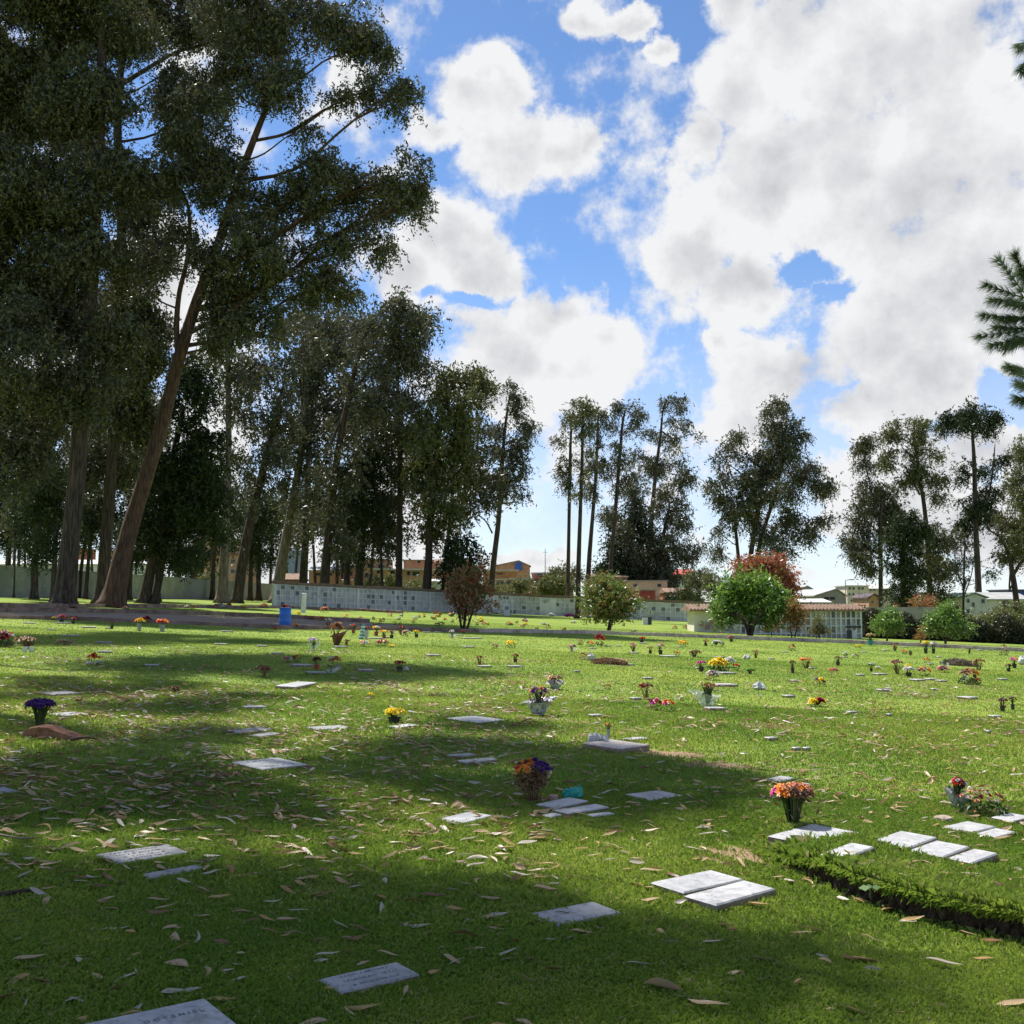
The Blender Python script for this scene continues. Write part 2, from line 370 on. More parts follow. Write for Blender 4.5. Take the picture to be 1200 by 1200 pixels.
# ------------------------------------------------------------------ trees
def interp_path(pts, k=4):
    out_ = []
    n = len(pts)
    for i in range(n-1):
        p0 = pts[max(i-1, 0)]; p1 = pts[i]; p2 = pts[i+1]; p3 = pts[min(i+2, n-1)]
        for j in range(k):
            t = j/k
            out_.append(0.5*((2*p1)+(p2-p0)*t+(2*p0-5*p1+4*p2-p3)*t*t+(3*p1-p0-3*p2+p3)*t*t*t))
    out_.append(pts[-1]); return out_
LD = 3.0
def foliage(clumps, leaf, dens, droop, sub_r, spread=1.0):
    """clumps: (centre Vector, rx, ry, rz) -> leaf centres, via sub-clumps so gaps stay open"""
    cs = []; subs = []
    for (c, rx, ry, rz) in clumps:
        vol = rx*rz
        ns = max(3, int(spread*3.1*rx*rz/(sub_r*sub_r)))
        d = rdirs(ns); rr = rng.uniform(0.35, 1.0, ns)**0.6
        sc = np.array(c)[None, :]+d*rr[:, None]*np.array([rx, ry, rz])[None, :]
        for q in sc:
            r = sub_r*rng.uniform(0.45, 1.25); subs.append((q, r, c)); l_ = leaf
            nl = max(3, int(dens*LD*rng.uniform(.25, 1.35)*(r*r*math.pi)/(l_*l_*0.16)))
            k_ = max(1, nl//6); g0 = rng.normal(size=(k_, 3))*np.array([0.55, 0.55, 0.48])*r*rng.choice([.8, 1, 1.45], k_, p=[.45, .4, .15])[:, None]
            dv = g0/(np.linalg.norm(g0, axis=1, keepdims=True)+1e-6)*.6+rng.normal(size=(k_, 3))*.35; dv[:, 2] -= droop*1.1
            g = (g0[:, None, :]+dv[:, None, :]*(np.arange(6)[None, :, None]*leaf*.42)+rng.normal(size=(k_, 6, 3))*leaf*.16).reshape(-1, 3)
            g[:, 2] -= 0.2*np.abs(g[:, 0]+g[:, 1])
            cs.append(q[None, :]+g)
    C = np.concatenate(cs); n = len(C)
    return leaf_quads(C, leaf*rng.uniform(0.6, 1.4, n), leaf*0.34*rng.uniform(0.7, 1.4, n), droop), subs
def limbs(mb, trunk, rad, clumps, subs, tw=0.22, twigs=0.25, mi=0):
    T = [Vector(p) for p in trunk]
    by = {}
    for (q, r, c) in subs: by.setdefault(tuple(c), []).append(q)
    for (c, rx, ry, rz) in clumps:
        c = Vector(c); best = None
        for i, p in enumerate(T):
            dz = c.z-p.z; h = math.hypot(c.x-p.x, c.y-p.y)
            sc = (c-p).length+max(0, 0.45*h-dz)*3.0
            if best is None or sc < best[0]: best = (sc, i)
        i = best[1]; p = T[i]; L = (c-p).length
        if L < 0.3: continue
        r0 = min(rad[i]*0.6, 0.025+L*0.0125); m1 = p.lerp(c, 0.35)+Vector((rng.normal()*0.05*L, rng.normal()*0.05*L, -0.05*L)); m2 = p.lerp(c, 0.7)+Vector((rng.normal()*0.05*L, 0, 0.03*L))
        path = interp_path([p, m1, m2, c], 3); k = len(path)
        mb.tube(path, [r0*(1-0.75*j/(k-1)) for j in range(k)], 6, mi)
        for q in by.get(tuple(c), []):
            if rng.random() < twigs:
                q = Vector(q); j = rng.integers(k//2, k); s0 = path[int(j)]
                m = s0.lerp(q, 0.5)+Vector((0, 0, 0.06*(q-s0).length))
                mb.tube([s0, m, q], [r0*0.3, r0*0.2, r0*0.08], 4, mi, cap=False)
LEAF_TOTAL = [0]
def tree(name, label, base, trunks, clumps, lmat=None, bark=None, leaf_px=5.2, dens=0.9, droop=0.6, sub_px=15, group=None, cat='tree', depth=None, djit=0.8, twigs=0.4, spread=1.0, n=9, foot=1.35):
    b = gp(*base) if depth is None else None
    d = b.y if b is not None else depth
    if b is None:
        b = wp(base[0], base[1], d); b.z = tz(b.x)
    s = d/F
    root = empty(name, b, label, cat, group)
    mb = MB(); alltr = []; allrad = []
    for ti, tr in enumerate(trunks):
        off = 0 if ti == 0 else rng.normal()*0.6
        pts = [wp(x, y, d+off*min(1, i/2)) for i, (x, y, w) in enumerate(tr)]
        if ti == 0 or tr[0][1] >= base[1]-3: pts[0] = Vector((pts[0].x, pts[0].y, b.z-0.15))
        rad = [w*s/2 for (_, _, w) in tr]
        P = interp_path(pts, 5); rr = []
        for i in range(len(rad)-1):
            for j in range(5): rr.append(rad[i]+(rad[i+1]-rad[i])*j/5)
        rr.append(rad[-1]*0.6)
        if ti == 0 or tr[0][1] >= base[1]-3: rr[0] *= foot*1.15; rr[1] *= 1+(foot-1)*.45
        mb.tube(P, rr, n, 0, wob=0.035)
        alltr += P[1:]; allrad += rr[1:]
    cl = []
    for (x, y, rx, ry) in clumps:
        dd = d+rng.normal()*djit*rx*s*0.7; c = wp(x, y, dd); r = 0.5*(rx+ry)*s*1.0
        cl.append((c, rx*s*0.95, r*0.95, ry*s*0.95))
    V, subs = foliage(cl, leaf_px*s, dens, droop, sub_px*s, spread)
    zb = b.z+0.35; V = V[V[:, :, 2].min(axis=1) > zb]
    LEAF_TOTAL[0] += len(V)
    limbs(mb, alltr, allrad, cl, subs, twigs=twigs)
    build(mb, 'trunk', bark or BARK, root, smooth=True)
    np_child('crown', V, 4, [lmat or EUC], root)
    return root
UND = [((60,706),[(62,707,7),(64,660,6),(66,620,5)],[(62,600,30,26),(40,640,24,18),(75,630,26,20),(55,560,34,30)],'bushy dark tree filling the gap behind the first big trunk'),
 ((185,705),[(186,706,6),(184,660,5),(182,600,5)],[(170,560,34,30),(150,520,34,32),(190,600,30,26),(160,640,26,16),(120,600,28,26)],'dense dark tree filling the gap behind the reddish leaning trunk'),
 ((250,703),[(249,705,6),(250,660,5),(252,600,4)],[(250,560,28,28),(235,600,28,24),(262,610,22,20),(240,640,22,14)],'dense dark tree left of the pale straight trunk'),
 ((335,703),[(336,705,5),(335,660,4),(334,620,3)],[(322,600,20,18),(345,612,18,16)],'small dark tree behind the pale bending eucalyptus')]
G1 = 'tall eucalyptus trees of the left grove'
G2 = 'smaller trees standing deep in the left grove'
G3 = 'tall trees in the middle distance'
# --- left grove
tree('eucalyptus_tree', 'huge dark eucalyptus with upright thick trunk, first of the big trunks from the left', (75, 711),
 [[(75,711,27),(82,640,22),(90,560,20),(98,460,19),(106,350,17),(112,240,15),(118,120,13),(122,0,10),(125,-90,6)]],
 [(20,30,80,60),(95,20,60,50),(40,120,80,55),(10,210,70,60),(95,110,45,50),(80,215,55,50),(30,300,70,55),(110,300,45,40),(70,370,60,45),(10,400,60,60),(40,470,60,45),(95,450,45,40),(-40,100,80,90),(-50,300,70,90),(60,-60,110,60),(150,30,40,30),(150,200,30,35),(130,380,35,35),(160,120,18,20),(20,540,45,45)], group=G1, dens=1.15, sub_px=19, lmat=EUC, spread=1.5)
tree('eucalyptus_tree', 'big eucalyptus with a reddish strongly leaning trunk reaching to the top of the picture', (133, 712),
 [[(131,712,30),(147,640,21),(171,560,18),(192,490,16),(210,420,15),(232,350,13),(255,290,12),(275,225,10),(297,165,8),(318,115,6.5),(340,75,5)],
  [(210,420,9),(207,385,7),(210,345,6),(220,300,5),(222,250,4),(214,225,3)]],
 [(345,20,65,42),(415,30,38,40),(440,55,25,25),(300,60,55,50),(330,100,38,30),(240,150,48,55),(270,220,45,40),(225,210,40,35),(440,105,32,22),(470,118,22,20),(405,118,22,15),(380,215,52,42),(440,230,48,34),(478,205,30,32),(490,240,22,26),(340,245,45,38),(440,285,26,20),(395,275,35,22),(350,320,48,36),(390,335,38,26),(300,290,40,30),(290,345,45,34),(255,345,28,28),(215,265,25,22),(270,0,60,35),(360,150,14,10),(255,100,36,30),(285,260,36,30),(240,290,26,24),(265,390,30,26),(305,370,34,26),(180,300,20,22),(150,330,26,26)], group=G1, bark=BARKR, sub_px=11, dens=1.0, spread=1.0)
tree('eucalyptus_tree', 'tall dark eucalyptus just left of the leaning reddish trunk, bare limb crossing the sky', (120, 708),
 [[(118,708,17),(124,640,14),(130,560,13),(136,460,12),(142,340,12),(142,240,11),(138,150,10),(142,80,8),(160,-10,5)],
  [(141,100,6),(170,82,5),(205,62,4),(240,52,3),(290,35,2)]],
 [(235,20,55,28),(280,40,45,28),(200,110,28,30),(215,165,30,25),(170,20,45,25),(150,-30,80,30),(175,300,32,28),(150,350,40,35),(165,420,38,32),(135,470,40,38),(170,490,30,28),(125,540,38,34),(105,190,38,36),(160,250,24,30),(210,80,16,12),(190,225,28,18),(245,110,26,22),(180,385,26,22)], group=G1, sub_px=11, dens=1.25, spread=1.35)
tree('eucalyptus_tree', 'dark broad leafed tree with twin leaning trunks right of the big reddish trunk', (170, 707),
 [[(168,709,15),(178,660,11),(190,600,10),(202,540,8),(215,480,6)],[(181,708,9),(190,660,8),(198,600,7),(215,540,5)]],
 [(225,470,36,32),(210,520,42,36),(240,530,32,34),(195,560,40,32),(230,580,40,34),(200,610,40,26),(240,620,28,24),(175,620,30,24),(225,430,24,22),(215,645,30,14)], lmat=EUCD, group=G1, dens=1.2, sub_px=11)
tree('eucalyptus_tree', 'pale slender straight eucalyptus in the left grove, crossed at its foot by a leaning trunk', (264, 707),
 [[(260,709,15),(263,650,10),(267,580,8),(268,500,7),(267,430,6),(268,370,5),(272,320,3)]],
 [(275,330,26,20),(262,360,22,16),(280,390,24,20),(262,425,20,16),(282,450,22,18),(250,390,20,14),(268,480,18,16)], bark=BARKP, group=G1, sub_px=11)
tree('eucalyptus_tree', 'eucalyptus leaning right from the foot of the pale straight trunk', (279, 707),
 [[(277,709,13),(284,660,13),(294,610,11),(306,560,9),(318,510,7),(330,460,5)]],
 [(325,440,34,28),(345,400,36,28),(305,480,30,26),(330,500,34,28),(300,530,28,24),(330,550,26,24),(300,430,26,24),(300,575,20,18)], group=G1, sub_px=10.5, dens=0.85, spread=0.8)
tree('eucalyptus_tree', 'pale barked eucalyptus bending right behind the blue barrel', (325, 707),
 [[(324,709,16),(330,660,12),(339,610,10),(348,560,8),(356,500,7),(360,430,5)]],
 [(355,385,38,30),(375,420,38,30),(345,440,32,28),(370,475,38,32),(345,520,34,30),(375,540,34,30),(350,580,28,24),(385,380,30,22)], bark=BARKP, group=G1, sub_px=10.5, dens=0.85, spread=0.8)
tree('eucalyptus_tree', 'straight dark eucalyptus directly behind the white post', (355, 707),
 [[(354,708,12),(357,650,9),(360,590,8),(362,520,7),(364,450,5),(370,390,4)]],
 [(400,390,42,28),(430,375,34,24),(405,430,40,30),(390,470,36,30),(410,500,34,28),(368,600,26,24),(350,630,22,20),(385,590,26,22)], group=G1, sub_px=10.5, dens=0.85, spread=0.8)
tree('eucalyptus_tree', 'eucalyptus with thick dark trunk standing before the left end of the white niche wall', (380, 711),
 [[(379,713,15),(382,660,11),(388,600,9),(396,530,8),(410,460,6),(425,400,4),(440,372,3)],[(388,520,3.5),(405,480,3),(425,445,2.6),(441,427,2)]],
 [(455,372,32,20),(478,362,26,16),(490,385,18,20),(445,400,36,26),(475,415,26,26),(430,440,34,28),(455,460,32,30),(420,500,34,28),(395,545,34,30),(385,610,28,24),(405,640,20,18),(468,350,22,10)], group=G1, sub_px=10.5, dens=0.85, spread=0.8)
tree('eucalyptus_tree', 'slim dark eucalyptus right of the thick trunk by the end of the niche wall', (406, 711),
 [[(406,712,8),(407,660,7),(409,600,6),(412,540,5)]],
 [(412,560,30,26),(425,590,28,24),(405,620,24,20),(415,650,18,14),(430,540,26,24)], lmat=EUCD, group=G1, sub_px=10.5, dens=0.85, spread=0.8)
tree('eucalyptus_tree', 'dark eucalyptus with a trunk leaning slightly right in front of the bricked houses', (418, 711),
 [[(417,713,12),(421,670,10),(425,620,8),(427,570,7),(436,510,5),(450,450,4)]],
 [(445,480,32,28),(462,510,30,28),(440,540,32,28),(460,570,28,24),(442,600,30,22),(465,615,24,20),(450,638,22,14),(430,615,26,20)], group=G1, sub_px=10.5, dens=0.85, spread=0.8)
tree('eucalyptus_tree', 'slender straight eucalyptus left of the dense olive one, its stem bare above the niche wall', (468, 714),
 [[(467,716,9),(468,640,7.5),(469,560,6.5),(467,490,5),(466,430,4),(470,400,3)]],
 [(480,385,22,18),(492,372,14,10),(475,415,22,18),(495,430,16,14),(462,445,22,18),(485,470,26,22),(462,500,24,20),(485,525,24,22),(468,555,20,18),(500,500,18,16)], group=G1, sub_px=10)
tree('eucalyptus_tree', 'dense olive crowned eucalyptus at the right end of the left grove, thick fluted trunk', (499, 716),
 [[(498,718,13),(502,660,9),(504,610,8),(508,560,7),(516,500,6),(525,460,4)]],
 [(540,436,30,14),(560,447,18,12),(525,450,24,18),(545,470,26,16),(510,480,26,20),(535,495,28,20),(500,510,24,22),(525,525,30,22),(500,550,26,22),(525,560,26,22),(505,585,26,20),(525,600,22,18),(510,618,18,14)], lmat=EUCO, group=G1, sub_px=10, dens=1.05)
tree('eucalyptus_tree', 'thin eucalyptus with open crown behind the dense olive one', (519, 716),
 [[(517,719,5),(522,660,4.5),(528,600,4),(533,550,3.5),(545,510,2.5)]],
 [(560,500,16,10),(550,520,20,12),(570,530,20,16),(555,555,24,16),(578,560,18,18),(560,585,22,12),(585,580,12,12),(545,600,16,12)], group=G1, sub_px=9)
tree('dark_cypress_tree', 'small very dark dense tree behind the red and green shrub', (540, 718),
 [[(540,720,5),(541,690,4.5),(542,665,4)]],
 [(540,668,20,14),(552,655,12,14),(535,645,12,14),(545,635,8,10),(528,660,12,14),(542,685,16,10)], lmat=EUCD, cat='tree', sub_px=8, dens=1.3, group=None)
tree('eucalyptus_tree', 'lone slim eucalyptus with an airy narrow crown standing apart right of the grove', (575, 716),
 [[(573,718,9),(577,670,7),(584,610,6),(588,550,5),(592,500,3.5),(598,460,2.2)],[(581,588,3),(592,590,2.2),(604,588,1.6)],[(577,625,2.2),(570,612,1.6),(562,604,1.2)]],
 [(601,452,10,7),(607,468,10,8),(602,485,12,9),(584,506,13,12),(620,499,12,9),(612,516,15,12),(597,528,14,12),(605,545,16,12),(582,530,10,10),(588,560,10,12),(610,575,10,9),(600,560,12,10),(570,560,10,10)], group=None, sub_px=6.5, dens=0.9, leaf_px=3.6, spread=1.2)
# deeper trees of the left grove
B = [((8,697),[(8,699,8),(10,650,6),(12,600,5)],[(5,560,30,26),(12,600,28,24),(-10,620,30,22),(20,520,26,24)],EUCD,'thin dark tree at the far left edge of the grove'),
 ((23,697),[(22,699,4),(22,660,3.5),(24,620,3)],[(24,600,20,18),(30,575,22,18),(22,640,14,9)],EUC,'very thin sapling beside the far left tree of the grove'),
 ((40,702),[(40,705,9),(41,660,8),(44,600,6),(48,540,4)],[(45,520,32,30),(60,560,28,26),(38,580,28,24),(50,610,32,20),(42,630,24,12)],EUCD,'dark bushy tree between the far left edge and the first big trunk'),
 ((88,700),[(86,702,10),(88,650,8),(92,600,6),(96,540,4)],[(98,520,32,28),(88,560,30,24),(105,590,26,22),(80,600,24,18)],EUC,'dark trunked tree just behind the first big trunk'),
 ((95,701),[(92,703,5),(96,660,4),(102,620,3)],[(106,610,18,14),(100,630,16,10),(112,595,18,12)],EUCO,'thin light green tree behind the first big trunk'),
 ((150,703),[(151,706,7),(153,660,6),(158,600,5)],[(160,585,28,24),(150,615,24,18),(172,560,26,22)],EUC,'slim tree seen behind the reddish leaning trunk'),
 ((205,695),[(206,697,4),(210,660,3.5),(214,640,3)],[(208,640,24,18),(222,655,20,14),(190,650,18,12)],EUC,'thin stemmed far tree left of three beside the small blue drum'),
 ((221,697),[(221,699,6),(228,665,5),(232,640,4)],[(236,640,22,18),(226,660,16,10)],EUCD,'thin stemmed far tree middle of three beside the small blue drum'),
 ((236,697),[(234,699,5),(236,665,4),(236,640,3)],[(246,655,18,16),(240,670,12,8),(250,635,20,16)],EUCO,'yellowish far tree right above the small blue drum'),
 ((281,700),[(281,702,7),(286,660,6),(292,620,5)],[(290,610,20,18),(300,590,20,18)],EUC,'dim tree half hidden behind the crossing trunks'),
 ((293,704),[(293,707,6),(294,660,5),(296,610,5),(300,560,4)],[(298,560,22,20),(306,600,22,20),(292,635,18,14)],EUCD,'straight dark tree second right of the crossing trunks'),
 ((303,704),[(303,707,7),(303,660,5),(304,620,4)],[(312,620,20,18),(304,650,16,14),(318,650,14,12)],EUCD,'low dark crowned tree in front of the pale bending eucalyptus'),
 ((394,707),[(395,708,4),(395,670,4),(396,640,3)],[(396,620,18,14),(390,645,14,10),(402,655,12,8)],EUC,'faint pale stemmed tree between the thick trunks before the niche wall')]
for bse, tr, cl, lm, lab in B:
    tree('grove_tree', lab, bse, [tr], cl, lmat=lm, group=G2, sub_px=10, dens=0.95, leaf_px=3.6)
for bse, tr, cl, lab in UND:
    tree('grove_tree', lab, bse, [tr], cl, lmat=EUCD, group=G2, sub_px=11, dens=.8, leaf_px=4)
for i, (x, y, w, lean) in enumerate([(15,700,4,2),(31,699,3,-2),(52,700,4,3),(100,702,5,4),(110,698,3,-3),(158,699,3,2),(196,699,3,4),(212,696,3,-2),(228,696,3,5),(247,698,4,3),(292,700,4,-3),(316,702,4,2),(344,704,4,4),(371,706,4,-3),(399,708,4,3),(432,711,4,4),(449,712,4,-2)]):
    tree('slender_tree', f'thin dark trunked tree deep in the left grove, {["far left edge","left of the bushy tree","behind the bushy tree","behind the first big trunk","between the first two big trunks","behind the reddish leaning trunk","left of the twin dark trunks","right of the twin dark trunks","above the small blue drum","left of the pale straight trunk","behind the crossing trunks","left of the bending pale trunk","left of the white post","right of the white post","right of the thick dark trunk","left of the slender straight trunk","beside the slender straight trunk"][i]}', (x, y),
      [[(x, y+2, w), (x+lean, y-50, w*.8), (x+lean*2, y-110, w*.6)]], [(x+lean*2, y-105, 15, 14), (x+lean*2-9, y-85, 11, 10), (x+lean*2+8, y-125, 12, 12)], lmat=EUC, group=G2, sub_px=8, dens=.8, leaf_px=4)
# --- middle group
tree('eucalyptus_tree', 'leftmost thin bare stemmed eucalyptus of the middle group', (665, 722),
 [[(665,723,5.5),(666,660,4.5),(667,600,4),(668,550,4),(669,510,3),(672,480,2)]],
 [(658,516,9,6),(665,500,10,6),(668,486,12,6),(661,545,10,9),(668,556,9,8),(664,570,8,7),(672,534,6,8)], group=G3, sub_px=6, leaf_px=3.3)
tree('eucalyptus_tree', 'second bare stemmed eucalyptus of the middle group, tallest with a rounded top', (678, 725),
 [[(677,727,7),(678,660,5.5),(680,600,4.5),(682,540,3.8),(683,490,2.5),(684,475,1.5)]],
 [(680,470,13,6),(686,480,14,9),(676,490,10,8),(688,500,12,9),(680,515,8,7),(690,530,8,8),(684,560,8,10),(676,580,6,8)], lmat=EUCO, group=G3, sub_px=6, leaf_px=3.3)
tree('eucalyptus_tree', 'third bare stemmed eucalyptus of the middle group, leaning slightly right', (688, 720),
 [[(687,722,7),(690,660,5.5),(694,610,4.5),(698,560,4),(700,510,3),(701,485,2)]],
 [(702,486,10,8),(708,500,8,7),(696,500,8,8),(704,520,9,8),(694,545,10,10),(706,545,8,9),(698,570,11,9),(690,580,8,7)], group=G3, sub_px=6, leaf_px=3.3)
tree('eucalyptus_tree', 'fourth eucalyptus of the middle group with a wide feathery top', (714, 721),
 [[(714,722,5),(716,660,5),(721,600,4.5),(725,550,4),(729,500,3),(733,480,2)]],
 [(735,476,20,6),(752,487,12,6),(722,482,10,7),(744,497,12,6),(716,500,8,8),(731,503,10,6),(722,524,12,8),(712,550,10,12),(730,540,10,8),(722,572,10,10),(712,600,12,10),(735,560,8,9)], group=G3, sub_px=5.5, leaf_px=3.2, dens=0.8)
tree('eucalyptus_tree', 'tall eucalyptus of the middle group with layered tufts and one long side twig', (758, 721),
 [[(757,723,7),(760,660,6),(764,600,5),(769,550,4),(774,510,3),(777,480,2),(782,468,1.5)],[(790,516,1.4),(806,510,1.1),(818,508,.8)],[(775,505,2),(785,512,1.6),(793,516,1.2)]],
 [(788,468,15,5),(798,474,7,7),(776,475,8,5),(792,490,12,7),(803,499,7,7),(765,508,12,6),(782,512,16,7),(789,526,12,8),(748,530,12,7),(757,542,16,8),(778,540,14,8),(772,552,14,7),(750,560,10,8),(818,511,4,5),(795,540,10,7)], group=G3, sub_px=5.5, leaf_px=3.2)
tree('eucalyptus_tree', 'bushy right hand eucalyptus of the middle group with foliage down to its foot', (766, 722),
 [[(765,724,6),(770,680,5),(777,630,4),(785,590,3)],[(752,724,6),(755,680,5),(752,630,4),(750,590,3)]],
 [(806,556,12,7),(793,562,14,9),(783,578,16,10),(800,590,12,9),(778,600,16,12),(795,610,14,9),(770,625,20,14),(795,635,20,10),(818,637,12,7),(750,600,14,14),(745,575,12,12),(780,650,24,12),(760,665,22,16),(785,672,20,14),(806,650,14,8),(742,640,16,14),(730,625,12,12),(772,685,20,12),(745,675,18,14)], lmat=EUC, group=G3, sub_px=7.5, leaf_px=3.5, dens=1.1)
tree('eucalyptus_tree', 'dark low thicket like tree behind the round ball shaped tree', (722, 720),
 [[(722,722,4),(722,690,4),(724,650,3)],[(735,722,4),(736,680,4),(740,630,3)]],
 [(712,660,14,14),(705,675,12,12),(725,655,14,14),(738,600,12,16),(745,620,14,14),(722,635,14,10),(735,665,16,14),(718,610,10,12),(745,650,14,14),(728,690,18,10)], lmat=EUCD, group=G3, sub_px=7.5, leaf_px=3.5, dens=1.2)
tree('eucalyptus_tree', 'massive many stemmed eucalyptus rising behind the red and green trees', (876, 737),
 [[(876,738,9),(877,700,8),(880,650,6),(888,600,5),(896,550,4)],[(868,738,6),(868,690,5),(864,640,4),(860,600,3)],[(886,738,7),(886,690,6),(890,640,5),(905,590,4),(918,540,3)],[(930,640,1.6),(950,614,1.4),(976,606,.8)]],
 [(912,474,16,9),(922,482,12,9),(903,486,10,8),(895,500,14,9),(862,512,12,6),(856,522,10,8),(922,502,18,12),(905,520,22,14),(875,535,22,10),(930,525,18,12),(938,510,10,7),(900,545,26,16),(930,550,24,14),(848,560,14,9),(836,572,8,6),(840,540,10,6),(870,560,18,10),(852,582,16,10),(880,580,22,14),(915,580,24,14),(945,560,14,8),(962,568,18,9),(958,548,12,8),(970,573,7,5),(865,605,16,14),(895,610,24,14),(925,605,20,10),(938,628,22,8),(905,632,20,10),(958,612,12,4),(973,606,6,3),(845,625,10,8),(842,645,8,8),(915,648,14,8),(872,590,16,14),(890,560,24,14)], lmat=EUC, group=G3, sub_px=8, leaf_px=3.5, dens=1.1, spread=1.05)
# --- right group
G4 = 'tall trees behind the lawn at the right'
tree('eucalyptus_tree', 'tree with a clean dark stem and dense hanging crown leftmost of the right group', (1031, 738),
 [[(1031,739,5),(1032,700,5),(1032,650,5),(1032,610,4),(1034,580,3)],[(1030,610,2),(1020,570,1.6),(1012,535,1)]],
 [(1016,522,8,6),(1002,528,10,8),(1012,545,10,8),(1022,516,8,6),(1018,572,18,12),(1038,575,18,12),(1008,590,12,10),(1030,595,20,14),(1012,615,18,12),(1000,636,14,12),(1018,640,20,14),(1040,620,18,14),(1014,662,16,10),(1046,600,16,14),(1006,655,12,9)], group=G4, sub_px=7.5, leaf_px=3.5, dens=1.15)
tree('eucalyptus_tree', 'dark leafy tree with foliage down to its foot between the two bright green rounded trees', (1060, 741),
 [[(1060,743,8),(1059,700,7),(1058,660,6),(1060,620,4)]],
 [(1060,610,18,14),(1050,635,16,14),(1070,640,18,14),(1052,660,16,12),(1065,672,18,14),(1055,695,16,14),(1066,705,14,12),(1072,620,16,14)], lmat=EUCD, group=G4, sub_px=7.5, leaf_px=3.5, dens=1.2)
tree('eucalyptus_tree', 'tall eucalyptus with a pale domed top in the middle of the right group', (1090, 740),
 [[(1091,742,7),(1090,700,6),(1088,650,6),(1084,600,5),(1078,560,4),(1074,530,3),(1070,510,2)],[(1078,580,2.5),(1068,560,2),(1060,545,1.4)]],
 [(1062,498,18,7),(1078,498,16,8),(1046,506,12,8),(1068,512,18,7),(1040,540,12,9),(1058,530,16,8),(1084,524,16,9),(1098,530,10,9),(1070,550,22,11),(1060,565,14,9),(1092,558,14,9),(1103,566,8,6),(1098,588,9,9),(1090,620,16,10),(1100,640,20,12),(1085,650,18,14),(1105,660,16,14),(1090,675,20,14),(1112,630,10,9),(1095,698,18,12)], lmat=EUCO, group=G4, sub_px=7, leaf_px=3.4, dens=1.0)
tree('umbrella_tree', 'tall tree with flat umbrella shaped dark top above a straight stem near right edge', (1148, 741),
 [[(1149,744,10),(1147,700,7.5),(1145,650,6.5),(1143,600,5.5),(1142,550,5),(1140,515,3.5),(1139,500,2.5)],[(1145,620,3),(1156,590,2.4),(1163,555,2),(1166,520,1)]],
 [(1139,482,22,8),(1154,486,18,9),(1120,490,16,9),(1166,495,10,9),(1110,503,10,7),(1132,492,22,9),(1150,498,18,8),(1132,548,12,7),(1128,560,8,7),(1160,552,18,7),(1175,538,12,6),(1166,572,18,9),(1150,582,12,9),(1130,590,12,10),(1160,592,20,9),(1145,602,24,10),(1132,618,12,10),(1168,606,14,9)], lmat=EUCD, group=G4, sub_px=7, leaf_px=3.4, dens=1.1)
tree('eucalyptus_tree', 'green gold crowned tree with a forked crooked trunk at the right edge', (1196, 745),
 [[(1197,747,8),(1192,710,6.5),(1187,675,6),(1182,650,4),(1172,630,3),(1160,622,2)],[(1187,675,4),(1196,660,3.5),(1206,650,3)],[(1188,680,2),(1183,690,2),(1184,665,2),(1181,655,1.5)]],
 [(1196,520,12,12),(1206,540,16,14),(1192,560,18,12),(1202,585,24,14),(1180,610,18,12),(1200,615,24,12),(1188,632,22,10),(1206,640,20,12),(1178,648,14,12),(1192,655,16,10),(1215,600,24,30)], lmat=EUCO, group=G4, sub_px=7.5, leaf_px=3.5, dens=1.1)
tree('bare_tree', 'thin sparse leafed tree between the domed and the umbrella shaped trees', (1128, 742),
 [[(1129,743,3),(1129,700,2.5),(1130,660,2),(1131,630,1.4)],[(1129,700,1.6),(1138,675,1.2),(1142,650,.8)],[(1130,690,1.6),(1122,670,1.2),(1118,645,.8)]],
 [(1122,665,12,9),(1134,655,12,8),(1126,680,10,7),(1136,640,8,7),(1160,672,7,5),(1120,640,8,8)], lmat=EUC, group=None, sub_px=5, leaf_px=3, dens=0.6)
# --- small ornamental trees
def orn(name, label, base, tr, cl, lm, **k):
    a = dict(leaf_px=4.2, dens=1.0, sub_px=6.5, droop=0.1, djit=0.5, spread=1.35, bark=BARK, twigs=0.15); a.update(k); cl = [(x, y, rx*.84, ry*.84) for x, y, rx, ry in cl]
    return tree(name, label, base, tr, cl, lmat=lm, **a)
orn('ball_tree', 'round green and yellow ball shaped tree just beyond the kerb in the middle', (714, 741),
 [[(712,742,4),(715,728,3.5),(718,712,3)],[(713,741,3),(718,726,2.6),(724,712,2)]],
 [(714,704,26,20),(700,700,18,18),(730,700,18,18),(716,688,24,14),(700,716,16,10),(726,718,16,10),(716,680,18,7),(740,700,10,12),(690,700,9,12)], GREENM)
orn('dome_tree', 'big dense bright green dome shaped tree beside the niche building', (879, 748),
 [[(878,749,7),(879,738,6),(880,724,5)],[(879,746,4.5),(884,732,3.5),(892,718,3)],[(879,746,4.5),(874,732,3.5),(864,718,3)]],
 [(876,700,30,22),(850,706,22,16),(905,704,22,18),(876,684,28,12),(855,690,18,14),(900,688,20,12),(838,708,10,9),(918,714,10,10),(876,718,32,12),(850,720,16,8),(905,722,16,8)], GREENB, leaf_px=5.6, dens=1.3, sub_px=7)
orn('red_leafed_tree', 'red and orange leafed tree standing behind the green dome tree', (912, 742),
 [[(912,744,5),(908,720,4),(900,700,4),(892,680,3)]],
 [(890,662,28,13),(868,662,14,9),(908,668,22,15),(922,678,14,12),(880,676,26,10),(920,690,12,14),(925,705,8,10),(900,656,14,6),(912,660,10,8),(928,695,7,8)], REDL, depth=None)
